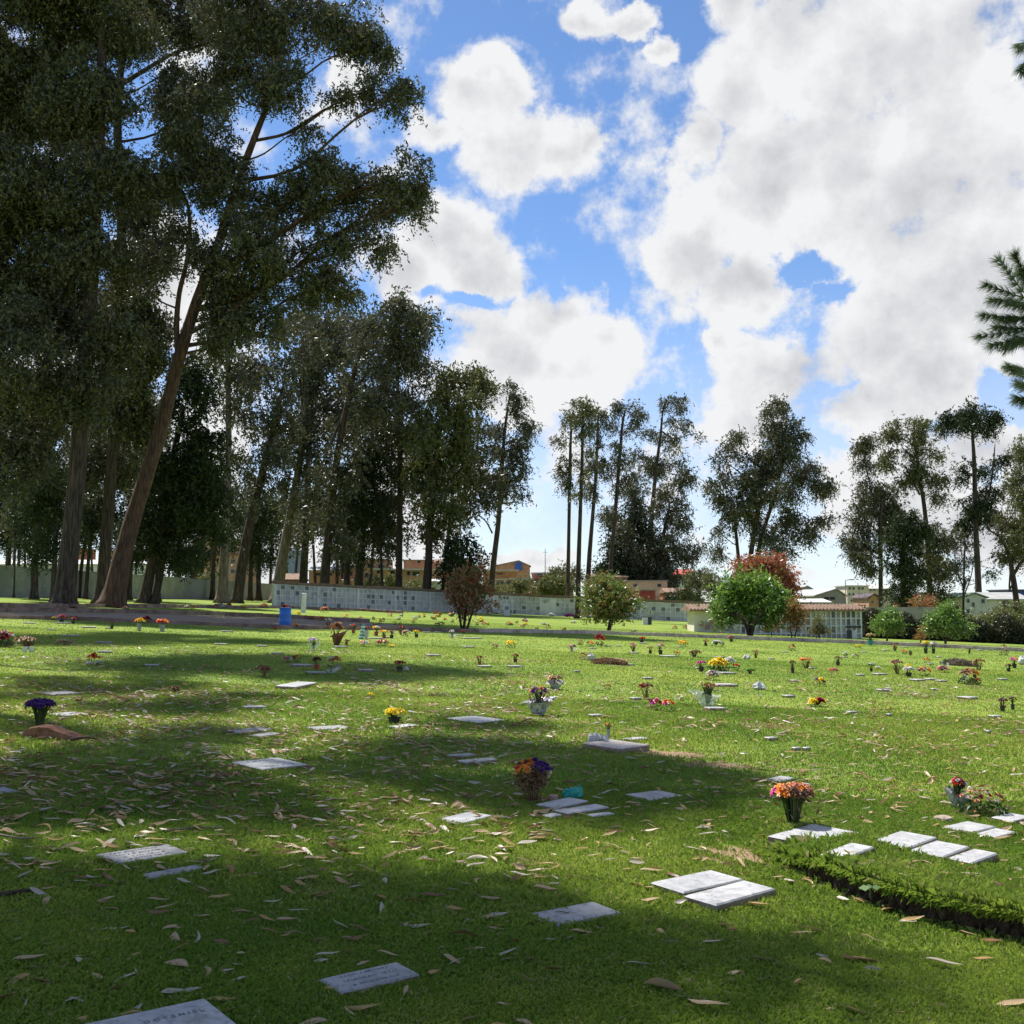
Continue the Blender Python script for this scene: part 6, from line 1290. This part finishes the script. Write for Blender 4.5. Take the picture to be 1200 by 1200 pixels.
slab([(374,1146),(400,1163),(496,1139),(460,1128)], .03, MG, 'worn rounded grey white gravestone in deep shade near bottom centre, two lines of faded lettering', 3)
slab([(621,1070),(652,1084),(725,1070),(698,1055)], .03, MG, 'dark weathered speckled gravestone left of the raised bright pair', 0)
slab([(767,1032),(796,1047),(869,1030),(834,1019)], .045, MW, 'rear one of two bright gravestones lying side by side on a raised edge')
slab([(804,1047),(837,1062),(903,1041),(876,1031)], .055, MW, 'front one of two bright gravestones lying side by side, with thick brown side')
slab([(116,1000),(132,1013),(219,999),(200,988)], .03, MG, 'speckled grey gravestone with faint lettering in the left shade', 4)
slab([(163,1025),(175,1028),(241,1017),(229,1012)], .025, MG, 'narrow sliver of sunken grey gravestone below the speckled one at the left')
slab([(520,959),(535,965),(577,957),(551,949)], .03, MW, 'bright white gravestone in sunlight left of the ragged purple and orange plant')
slab([(282,891),(297,903),(349,896),(336,887)], .045, MW, 'white gravestone with a stained corner in the left middle of the lawn', 2)
slab([(736,930),(757,938),(799,933),(777,925)], .03, MG, 'flat grey gravestone lying alone in the shade right of the teal bag')
slab([(634,942),(645,946),(692,939),(664,933)], .04, MW, 'sunken plaque directly in front of the teal bag')
slab([(651,949),(664,953),(711,946),(700,941)], .04, MW, 'long sunken plaque second from the teal bag')
slab([(636,955),(645,957),(658,955),(648,951)], .03, MW, 'small corner of a buried plaque left of the long sunken one')
slab([(687,954),(695,956),(722,953),(712,951)], .03, MW, 'thin sliver of plaque right of and below the long sunken one')
slab([(692,869),(718,879),(756,873),(722,866)], .065, MP, 'raised pink white gravestone with thick dark side carrying a cloth and withered stalks')
slab([(729,865),(735,867),(760,865),(752,863)], .03, MW, 'thin plaque just behind the raised pink white gravestone')
slab([(914,979),(944,995),(996,986),(964,970)], .018, MW, 'big bright gravestone directly in front of the orange and pink bouquet')
slab([(965,999),(986,1010),(1019,999),(1002,992)], .055, MW, 'smaller gravestone below and right of the one before the orange and pink bouquet')
slab([(1021,984),(1061,996),(1093,987),(1060,977)], .055, MW, 'left one of three bright gravestones lying in a row')
slab([(1064,996),(1106,1004),(1137,997),(1096,988)], .055, MW, 'middle one of three bright gravestones lying in a row')
slab([(1108,1005),(1141,1011),(1170,1004),(1140,998)], .055, MW, 'right one of three bright gravestones lying in a row')
slab([(1102,967),(1139,974),(1166,969),(1134,962)], .035, MW, 'rear plaque of the pair in front of the wide dried spray')
slab([(1141,975),(1164,981),(1188,975),(1168,970)], .035, MW, 'front plaque of the pair in front of the wide dried spray')
slab([(1162,957),(1187,962),(1209,957),(1184,952)], .035, MW, 'bright plaque cut by the right edge beside the wide dried spray')
slab([(898,913),(910,916),(930,912),(916,908)], .03, MW, 'small plaque just behind the orange and pink bouquet, left one')
slab([(927,919),(934,921),(949,919),(941,916)], .03, MW, 'small plaque just behind the orange and pink bouquet, right one')
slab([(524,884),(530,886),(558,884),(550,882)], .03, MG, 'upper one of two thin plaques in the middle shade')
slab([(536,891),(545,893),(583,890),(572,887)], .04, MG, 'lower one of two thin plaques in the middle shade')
slab([(532,840),(550,848),(582,844),(567,838)], .03, MW, 'white plaque at the edge of the shade right of the yellow potted flowers')
slab([(457,851),(463,853),(490,850),(480,847)], .03, MW, 'thin plaque directly in front of the yellow potted flowers')
slab([(360,852),(366,855),(411,853),(400,849)], .03, MG, 'thin dark plaque left of the yellow potted flowers')
slab([(268,856),(276,859),(318,855),(305,851)], .03, MG, 'upper one of two thin plaques near each other in the left shade')
slab([(296,861),(302,863),(328,860),(318,857)], .03, MG, 'lower one of two thin plaques near each other in the left shade')
slab([(329,802),(341,806),(365,801),(355,797)], .06, MW, 'clean raised white plaque in the sun at the left of the middle lawn')
slab([(-20,924),(-8,930),(18,927),(8,921)], .03, MG, 'grey plaque cut by the left edge of the picture')
slab([(62,836),(68,839),(104,837),(92,833)], .03, MG, 'plaque right behind the purple flowers')
slab([(50,811),(56,814),(90,812),(82,809)], .03, MG, 'plaque in the left shade above the purple flowers')
# smaller ones: centre, width px
small = [(74,730,18),(104,735,17),(34,730,15),(60,738,11),(83,745,19),(122,753,20),(123,764,18),(259,755,16),(290,737,13),(266,740,14),(298,830,26),(178,780,18),(128,736,9),
 (353,780,24),(371,789,25),(429,786,21),(508,768,18),(549,758,14),(547,748,12),(558,748,13),(568,781,16),(603,781,17),(325,766,14),(307,757,13),(399,758,15),(440,748,16),(454,747,10),(536,744,13),(500,741,10),(513,741,9),(440,731,9),
 (838,831,27),(848,803,34),(851,789,22),(784,769,20),(712,757,8),(725,757,7),(738,779,10),(759,795,13),(745,819,13),(754,754,8),(743,765,11),(781,769,12),(843,770,13),(698,839,17),(695,760,8),(796,758,7),(676,787,8),(818,783,8),
 (924,816,15),(998,835,14),(1008,791,12),(1031,790,18),(1035,809,18),(1075,797,20),(1090,796,15),(1103,798,15),(1134,818,24),(1175,796,13),(1166,840,16),(1095,808,10),(1090,778,8),(1140,788,14),(933,878,11),(945,878,10),(903,866,15),(952,783,9),(920,764,8),(904,772,8),(1012,764,8),(1037,762,9),(1021,778,8),(1060,758,9),(1100,770,7),(1148,762,8),(1041,807,8),(931,798,11),(1042,838,8),(1158,858,7),(990,770,7),(1100,757,8),(1130,760,7)]
SMALLPX = []
for i, (x, y, w) in enumerate(small):
    c = on(x, y, .02); s = c.y/F; an = R(rng.uniform(22, 42)); u = Vector((math.cos(an), math.sin(an), 0)); L = w*s*1.0/ (math.cos(an)+.25)
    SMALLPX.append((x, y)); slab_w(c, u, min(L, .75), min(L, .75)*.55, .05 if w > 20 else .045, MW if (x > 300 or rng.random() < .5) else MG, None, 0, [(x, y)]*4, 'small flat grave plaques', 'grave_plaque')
# label them from what lies next to them
ORD = FLW+[(1125, 778, 'the brown mound'), (334, 735, 'the blue barrel')]
used = {}
for (root, x, y, L, m) in SL:
    best = sorted(ORD, key=lambda q: abs(q[0]-x)+2.2*abs(q[1]-y))[:3]; shade = 'pale' if m == MW else 'dull grey'
    for q in best:
        dx, dy = x-q[0], y-q[1]
        rel = 'right in front of' if dy > 1 and abs(dx) < 9 else 'right behind' if dy < -1 and abs(dx) < 9 else ('to the right of' if dx > 0 else 'to the left of')
        if abs(dy) > 3 and abs(dx) >= 9: rel = ('nearer than and ' if dy > 0 else 'farther back than and ')+rel
        lab = f'{shade} flat plaque {rel} {q[2]}'
        if lab not in used: break
    w_ = lab.split()
    if lab in used: lab = f'{shade} flat plaque, {"farther" if dy < 0 else "nearer"} of those {rel} {q[2]}'
    k = lab; j = 2
    while lab in used: lab = k.replace('flat plaque', ['small flat plaque', 'tiny flat plaque', 'low flat plaque', 'thin flat plaque'][min(3, j-2)]); j += 1
    used[lab] = 1; root['label'] = ' '.join(lab.split()[:16])

# ------------------------------------------------------------------ fallen leaves, twigs
FLC = [('tan', leafy('fallen_tan', (.32, .22, .125), (.47, .34, .20), None, .15, .03)), ('pale grey', leafy('fallen_pale', (.34, .29, .22), (.46, .40, .32), None, .15, .04)), ('reddish brown', leafy('fallen_brown', (.13, .065, .035), (.26, .14, .075), None, .15, .03)), ('ochre', leafy('fallen_ochre', (.30, .19, .07), (.40, .27, .11), None, .15, .03))]
def leaf_mesh(L, Wd, sickle, curl, seg=7):
    vs = []; fs = []
    for i in range(seg+1):
        t = i/seg; w = Wd*.5*math.sin(math.pi*min(1, t*1.02+.01))**.8*(1.15-.5*t)+.0006; x = (t-.5)*L; y = sickle*L*(4*(t-.5)**2-.5)*.5; z = curl*L*(1-4*(t-.5)**2)*.5+(.02+.18*curl)*L*math.sin(t*6+sickle*9)
        for q in (-1, 0, 1): vs.append((x, y+q*w, z+(abs(q)*w*.45)))
    z0 = min(v[2] for v in vs); vs = [(a, b, c-z0) for a, b, c in vs]
    for i in range(seg):
        for k in range(2): fs.append((i*3+k, (i+1)*3+k, (i+1)*3+k+1, i*3+k+1))
    return vs, fs
VAR = [('long flat', .135, .030, .10, .03), ('sickle shaped', .14, .027, .42, .04), ('broad', .12, .042, .12, .06), ('curled arching', .11, .032, .22, .17), ('short twisted', .075, .030, .3, .12), ('thin strongly bent', .12, .018, .7, .05)]
LM = {}
for vi, (vn, L, Wd, sk, cu) in enumerate(VAR):
    vs, fs = leaf_mesh(L, Wd, sk, cu)
    for ci, (cn, cm) in enumerate(FLC):
        me = bpy.data.meshes.new('fallen_leaf'); me.from_pydata(vs, [], fs); me.materials.append(cm); me.polygons.foreach_set('use_smooth', [True]*len(fs)); LM[(vi, ci)] = (me, np.array(vs), fs)
def in_foot(x, y, pad=0.0):
    for (cx, cy, ux, uy, a, b) in FOOT:
        dx, dy = x-cx, y-cy
        if abs(dx*ux+dy*uy) < a+pad and abs(-dx*uy+dy*ux) < b+pad: return True
    return False
LAND = [(on(x, y), n_) for x, y, n_ in [(190,1190,'the biggest nearest gravestone'),(435,1145,'the faded bottom gravestone'),(674,1069,'the weathered gravestone'),(835,1040,'the raised bright pair'),(168,1000,'the speckled gravestone'),(205,1020,'the sunken sliver'),(550,957,'the sunlit white gravestone'),(622,940,'the ragged plant'),(680,946,'the sunken plaques'),(768,931,'the lone flat grey one'),(868,1004,'the bare soil patch'),(955,983,'the bouquet gravestone'),(1060,1080,'the cut soil edge'),(930,1060,'the end of the soil edge'),(1095,993,'the row of three'),(60,1045,'the dark bark strip'),(330,1060,'the shady centre left'),(500,1050,'the sunlit grass band'),(1100,1160,'the sunny right corner'),(760,1150,'the shady bottom middle'),(50,1150,'the bottom left corner'),(315,895,'the stained gravestone'),(1200,1050,'the right hand turf'),(950,1130,'the shade edge at right'),(580,1120,'the lower middle shade'),(420,980,'the shady middle left')]]
def place_leaf(x, y, ang, vi, ci, sc, lift=.02):
    lift = min(lift, .03)-.002*(cnt % 4)
    me, _, _ = LM[(vi, ci)]; o = bpy.data.objects.new('fallen_leaf', me); COL.objects.link(o); o.location = (x, y, gz(x, y)+lift); o.scale = (sc,)*3
    o.rotation_euler = (rng.normal()*.4+(3.1 if rng.random() < .4 else 0), rng.normal()*.18, ang); o.location.z += .008
    q_ = min(LAND, key=lambda q: abs(q[0].x-x)+abs(q[0].y-y)); dx, dy = x-q_[0].x, y-q_[0].y
    rel = ('left of' if dx < 0 else 'right of') if abs(dx) > abs(dy) else ('nearer than' if dy < 0 else 'beyond')
    if min(abs(dx), abs(dy)) > .45*max(abs(dx), abs(dy)): rel = ('before' if dy < 0 else 'beyond')+(' and left of' if dx < 0 else ' and right of')
    sz = 'small ' if sc < .66 else 'large ' if sc > .95 else ''
    lab = f'{sz}{VAR[vi][0]} {FLC[ci][0]} leaf {rel} {q_[1]}'
    tag(o, lab, 'leaf', 'fallen eucalyptus leaves on the near lawn')
hand = [(33,1134,0,0,1.2,0),(90,1136,2.2,4,1,1),(115,1153,-.6,4,1,0),(135,1094,.1,1,1,1),(153,1102,1.2,4,1,3),(185,1063,.1,0,.9,0),(184,1060,.8,4,.9,0),(193,1071,0,0,.9,0),(215,1041,.2,2,.7,1),(240,1049,-.2,1,1,0),(212,1120,.9,1,.9,0),(335,1086,-.2,2,1,0),(350,1074,0,0,.9,1),(400,1091,-.4,0,.8,1),(317,1100,-.1,0,.8,0),(384,1127,.4,0,.9,1),(430,1026,-.1,5,1.2,0),(450,1040,-1.2,4,1,1),(415,1045,.1,0,.7,1),(530,1050,.7,0,.8,1),(533,1074,.1,2,.8,3),(547,1090,1.3,5,.8,1),(545,1106,-.3,1,1.3,2),(582,1094,.1,2,.8,0),(592,1125,0,1,.9,1),(560,1011,-.2,1,1.1,1),(487,998,-.1,1,1,3),(480,985,.7,1,.7,3),(452,1022,.5,4,.9,0),(405,985,.8,4,1,0),(400,968,.1,0,.7,0),(615,1030,0,1,.8,1),(747,1018,.1,2,.9,1),(762,1060,0,2,1,0),(798,1064,-.1,4,1,1),(683,1101,-.1,2,1.1,0),(669,1109,.3,4,.9,1),(650,1146,-.2,2,.8,2),(750,1139,0,0,1,1),(780,1167,-.1,2,1.6,0),(830,1188,-.5,1,1.3,0),(835,1113,0,0,.9,1),(860,1150,-.2,4,1,0),(895,1133,-.2,0,1,0),(940,1100,0,0,1,0),(1010,1130,-.1,2,1.7,0),(1107,1137,-.5,0,1.3,1),(1035,1188,-.7,1,1.4,0),(1000,1195,-.8,0,1,0),(1070,1085,-.3,0,1,3),(1163,1108,0,2,1,2),(1190,1185,-.1,0,1.3,0),(935,1162,.2,4,1,2),(860,1098,.1,4,1,2),(985,1013,-.7,1,1.9,1),(960,1009,-.5,1,1.2,0),(987,1032,-.9,2,.7,1),(925,1038,-.7,0,.7,1),(1012,1063,-.3,0,.8,3),(1195,1038,0,2,.9,0),(630,985,.1,0,1,1),(645,986,0,1,1.4,0),(715,983,.5,0,1,0),(720,975,.2,0,.7,1),(765,973,-.9,1,.7,0),(772,975,0,0,.7,2),(800,965,.1,0,.7,1),(830,965,.1,0,.8,0),(833,983,0,1,.9,1),(855,985,-.8,5,.9,1),(780,947,-.6,0,.6,1)]
cnt = 0
for (x, y, a, vi, sc, ci) in hand:
    p = on(x, y); place_leaf(p.x, p.y, a+.05, vi, ci, sc*.95, .03); cnt += 1
def litter_density(x, y):
    px = 600+F*x/y; H_ = 679+.044*px; py = H_+F*EYE/y
    dn = 1.0*math.exp(-((py-905)/85)**2)+.35
    if px > 650: dn *= .42
    if py < 800: dn *= .45
    if py > 1030: dn *= .45
    return dn, px, py
cl_c = [(rng.uniform(-14, 14), rng.uniform(3.5, 30)) for _ in range(170)]
def spot():
    while True:
        if rng.random() < .62:
            cx, cy = cl_c[rng.integers(len(cl_c))]; x, y = cx+rng.normal()*.45, cy+rng.normal()*.55
        else: y = 3.4+26*rng.random()**1.3; x = rng.uniform(-.55, .55)*y
        if y < 3.3 or abs(x) > .56*y+.3: continue
        if y > 10 and rng.random() < .15: pass
        d_, px, py = litter_density(x, y)
        if rng.random() < d_ and not (in_foot(x, y) and rng.random() < .8): return x, y
pts = sorted([spot() for _ in range(9000)], key=lambda p: p[1])
LV = []; LF = []; LMi = []; off = 0
for i, (x, y) in enumerate(pts):
    vi = int(rng.choice(6, p=[.24, .2, .14, .18, .14, .1])); ci = int(rng.choice(4, p=[.44, .18, .20, .18])); sc = rng.uniform(.5, 1.08); an = rng.uniform(0, 6.28) if rng.random() < .35 else rng.normal()*.5
    if cnt < 298: place_leaf(x, y, an, vi, ci, sc, .02 if raise_(x, y) <= 0 else .04); cnt += 1; continue
    _, vs, fs = LM[(vi, ci)]; v = vs*sc*(1.08 if y < 14 else 1.35); a, bq = rng.normal()*.22, rng.normal()*.18
    Rm = np.array(Matrix.Rotation(an, 3, 'Z') @ Matrix.Rotation(bq, 3, 'Y') @ Matrix.Rotation(a, 3, 'X')); v = v @ Rm.T+np.array([x, y, gz(x, y)+.03])
    LV.append(v); LF += [tuple(k+off for k in f) for f in fs]; LMi += [ci]*len(fs); off += len(v)
me = bpy.data.meshes.new('leaf_litter'); me.from_pydata(np.concatenate(LV).tolist(), [], LF); [me.materials.append(c[1]) for c in FLC]; me.polygons.foreach_set('material_index', LMi); me.update()
tag(link('leaf_litter', me), 'many small fallen eucalyptus leaves strewn over the lawn farther back', 'fallen leaves', kind='stuff')
def twig(label, pts, r, forks=()):
    P = [on(x, y, .025) for x, y in pts]; mb = MB(); mb.tube(interp_path(P, 4), [r*(1-.6*i/(4*(len(P)-1))) for i in range(4*(len(P)-1)+1)], 6, wob=.06)
    for (a, b) in forks: mb.tube([on(*a, .03), on(*b, .06)], [r*.6, r*.3], 5)
    tag(build(mb, 'fallen_twig', BARKP if r < .02 else BARK, loc=P[0]), label, 'twig')
twig('long straight thin stick lying left above the speckled grey gravestone', [(195,973),(230,970),(262,969)], .010)
twig('dark strip of bark lying at the left edge of the lawn', [(-10,1052),(18,1046),(48,1043)], .022, [((10,1048),(28,1042))])
twig('thin curved stalk trailing right from a big tan leaf near the bottom', [(790,1167),(825,1169),(848,1167),(851,1156)], .004)
twig('pale twig lying on the sunny lawn left of the centre', [(426,803),(450,801),(462,805),(475,807)], .014, [((455,803),(466,800))])
twig('small forked twig in the upper part of the centre lawn', [(503,815),(520,814),(532,817)], .014, [((515,815),(524,811))])
twig('long brownish twig beside the pale curved leaves at the left edge', [(0,978),(25,982),(45,981)], .008)
twig('forked dry twig in the shade at the centre left', [(455,900),(475,905),(490,902)], .008, [((470,904),(482,899))])
# loose broad weed leaf by the soil edge
b = on(1020, 1052); root = empty('weed', b, 'round leafed weed growing from the cut soil edge', 'plant')
vs = []
for (dx, dy, r) in ((-.03, 0, .032), (.035, .01, .022), (0, .02, .02)):
    for k in range(1): a0 = np.array(b)+np.array([dx, dy, .05]); vs.append([a0+np.array([-r, 0, 0]), a0+np.array([0, -r*.5, -.012]), a0+np.array([r, 0, .004]), a0+np.array([0, r*.5, .012])])
np_child('foliage', np.array(vs), 4, [leafy('weed_leaf', (.2, .32, .1), (.3, .42, .18))], root)
mb = MB(); mb.tube([b, b+Vector((0, 0, .05))], [.004, .003], 5); build(mb, 'stems', STEM, root)

# ------------------------------------------------------------------ grass
def grass_mat():
    def b(t):
        ge = N(t, 'ShaderNodeNewGeometry'); ri = ge.outputs['Random Per Island']; ob = N(t, 'ShaderNodeTexCoord').outputs['Object']
        big = N(t, 'ShaderNodeTexNoise', inp={'Vector': ob, 'Scale': .22, 'Detail': 5, 'Roughness': .6}); mid = N(t, 'ShaderNodeTexNoise', inp={'Vector': ob, 'Scale': 1.7, 'Detail': 5, 'Roughness': .6})
        a = MIX(t, MR(t, big.outputs[0], .38, .62), (.158, .262, .030), (.295, .375, .054)); c2 = MIX(t, MR(t, mid.outputs[0], .5, .72, 0, .6), a, (.38, .41, .09))
        c = MIX(t, MR(t, ri, 0, 1, .0, .55), c2, (.13, .22, .03)); c = MIX(t, MR(t, MA(t, 'FRACT', MA(t, 'MULTIPLY', ri, 13.7)), .93, .95), c, (.38, .34, .15))
        d = N(t, 'ShaderNodeBsdfDiffuse', inp={0: c}); tr = N(t, 'ShaderNodeBsdfTranslucent', inp={0: c}); m = N(t, 'ShaderNodeMixShader', inp={0: .48, 1: d.outputs[0], 2: tr.outputs[0]})
        g = N(t, 'ShaderNodeBsdfGlossy', inp={0: (.8, .9, .7, 1), 'Roughness': .45}); out(t, N(t, 'ShaderNodeMixShader', inp={0: .035, 1: m.outputs[0], 2: g.outputs[0]}).outputs[0])
    return mat('grass_blades', b)
def blades(n, y0, y1, L, Wd, xr=.53, extra=None):
    y = np.sqrt(rng.uniform(y0*y0, y1*y1, n)); x = rng.uniform(-xr, xr, n)*y+rng.normal(size=n)*.1
    if extra is not None: x, y = extra
    n = len(x); keep = np.ones(n, bool)
    for (cx, cy, ux, uy, a, b) in FOOT:
        if cy > y1+1 or cy < y0-1: continue
        dx, dy = x-cx, y-cy; k = .004
        keep &= ~((np.abs(dx*ux+dy*uy) < a+k) & (np.abs(-dx*uy+dy*ux) < b+k))
    for (px, py, rx, ry) in DIRT[5:9]:
        p = gp(px, py); q = np.hypot((x-p.x)/rx, (y-p.y)/ry); keep &= ~((q < .75+.3*np.sin(x*23+y*17)) & (rng.random(n) < .9))
    x, y = x[keep], y[keep]; n = len(x); ra = raise_(x, y); z = ntz(x)+ra
    th = rng.uniform(0, 6.28, n); ln = L*rng.uniform(.5, 1.25, n)*(1+.35*np.sin(x*1.9+np.sin(y*1.3)*2)*np.sin(y*1.6)); ln = np.where(ra > 0.05, ln*1.3, ln); w = Wd*rng.uniform(.6, 1.3, n)
    be = rng.uniform(.1, .9, n)*ln; bd = rng.uniform(0, 6.28, n)
    V = np.empty((n, 4, 3)); c, s = np.cos(th)*w/2, np.sin(th)*w/2
    V[:, 0] = np.stack([x-c, y-s, z-.005], -1); V[:, 1] = np.stack([x+c, y+s, z-.005], -1)
    mx, my, mz = x+np.cos(bd)*be*.35, y+np.sin(bd)*be*.35, z+ln*.62
    V[:, 2] = np.stack([mx+c*.75, my+s*.75, mz], -1); tipx = x+np.cos(bd)*be; tipy = y+np.sin(bd)*be
    V[:, 3] = np.stack([tipx, tipy, z+np.sqrt(np.maximum(ln**2-be**2*.8, .0001))*.9], -1)
    return V
GV = [blades(260000, 2.9, 5.2, .036, .0028), blades(320000, 5.2, 9.5, .038, .0046), blades(230000, 9.5, 18, .034, .010), blades(170000, 18, 36, .030, .021), blades(110000, 36, 75, .028, .045)]
# longer tufts at the soil edge
n = 2600; s_ = rng.uniform(0, cum[-1], n); ex = np.array([along(v) for v in s_]); dd_ = rng.exponential(.05, n)*rng.choice([1, 1, 1, -.25], n)+.01
GV.append(blades(0, 5, 12, .06, .004, extra=(ex[:, 0]+ex[:, 2]*dd_, ex[:, 1]+ex[:, 3]*dd_)))
n = 5000; s_ = rng.uniform(0, cum[-1], n); ex = np.array([along(v) for v in s_]); dd_ = rng.uniform(0, 1.3, n)
GV.append(blades(0, 5, 12, .05, .005, extra=(ex[:, 0]+ex[:, 2]*dd_, ex[:, 1]+ex[:, 3]*dd_)))
n = 3600; s_ = rng.uniform(0, cum[-1], n); ex = np.array([along(v) for v in s_]); X0, Y0 = ex[:, 0]+ex[:, 2]*rng.uniform(0, .03, n), ex[:, 1]+ex[:, 3]*rng.uniform(0, .03, n); Z0 = ntz(X0)+raise_(X0+ex[:, 2]*.01, Y0+ex[:, 3]*.01)
ol = rng.uniform(.01, .07, n); dn_ = rng.uniform(-.03, .08, n)*rng.uniform(0, 1, n); wv = rng.uniform(.0008, .0022, n); tv = rng.normal(size=n)*.06; HV = np.empty((n, 4, 3)); tx_, ty_ = ex[:, 3], -ex[:, 2]
HV[:, 0] = np.stack([X0-tx_*wv, Y0-ty_*wv, Z0], -1); HV[:, 1] = np.stack([X0+tx_*wv, Y0+ty_*wv, Z0], -1)
HV[:, 2] = np.stack([X0-ex[:, 2]*ol*.6+tx_*(tv*.5+wv), Y0-ex[:, 3]*ol*.6+ty_*(tv*.5+wv), Z0+.018], -1); HV[:, 3] = np.stack([X0-ex[:, 2]*ol+tx_*tv, Y0-ex[:, 3]*ol+ty_*tv, Z0-dn_*.8], -1); GV.append(HV)
# tufts round the stones
tx, ty = [], []
for (cx, cy, ux, uy, a, b) in FOOT:
    if cy > 22: continue
    m = int(900*(a+b)*min(1, 8/cy)); t = rng.uniform(0, 4, m).astype(int); q = rng.uniform(-1, 1, m); e = .006+rng.exponential(.014, m)
    lx = np.where(t == 0, q*a, np.where(t == 1, q*a, np.where(t == 2, a+e, -a-e))); ly = np.where(t == 0, b+e, np.where(t == 1, -b-e, q*b))
    tx.append(cx+lx*ux-ly*uy); ty.append(cy+lx*uy+ly*ux)
GV.append(blades(0, 0, 60, .042, .005, extra=(np.concatenate(tx), np.concatenate(ty))))
tag(link('grass', np_mesh('grass', np.concatenate(GV), 4, [grass_mat()])), 'short mown lawn grass covering the cemetery', 'grass', kind='stuff')
print('LEAVES', LEAF_TOTAL[0], 'GRASS', sum(len(g) for g in GV), 'OBJ', len(bpy.data.objects))
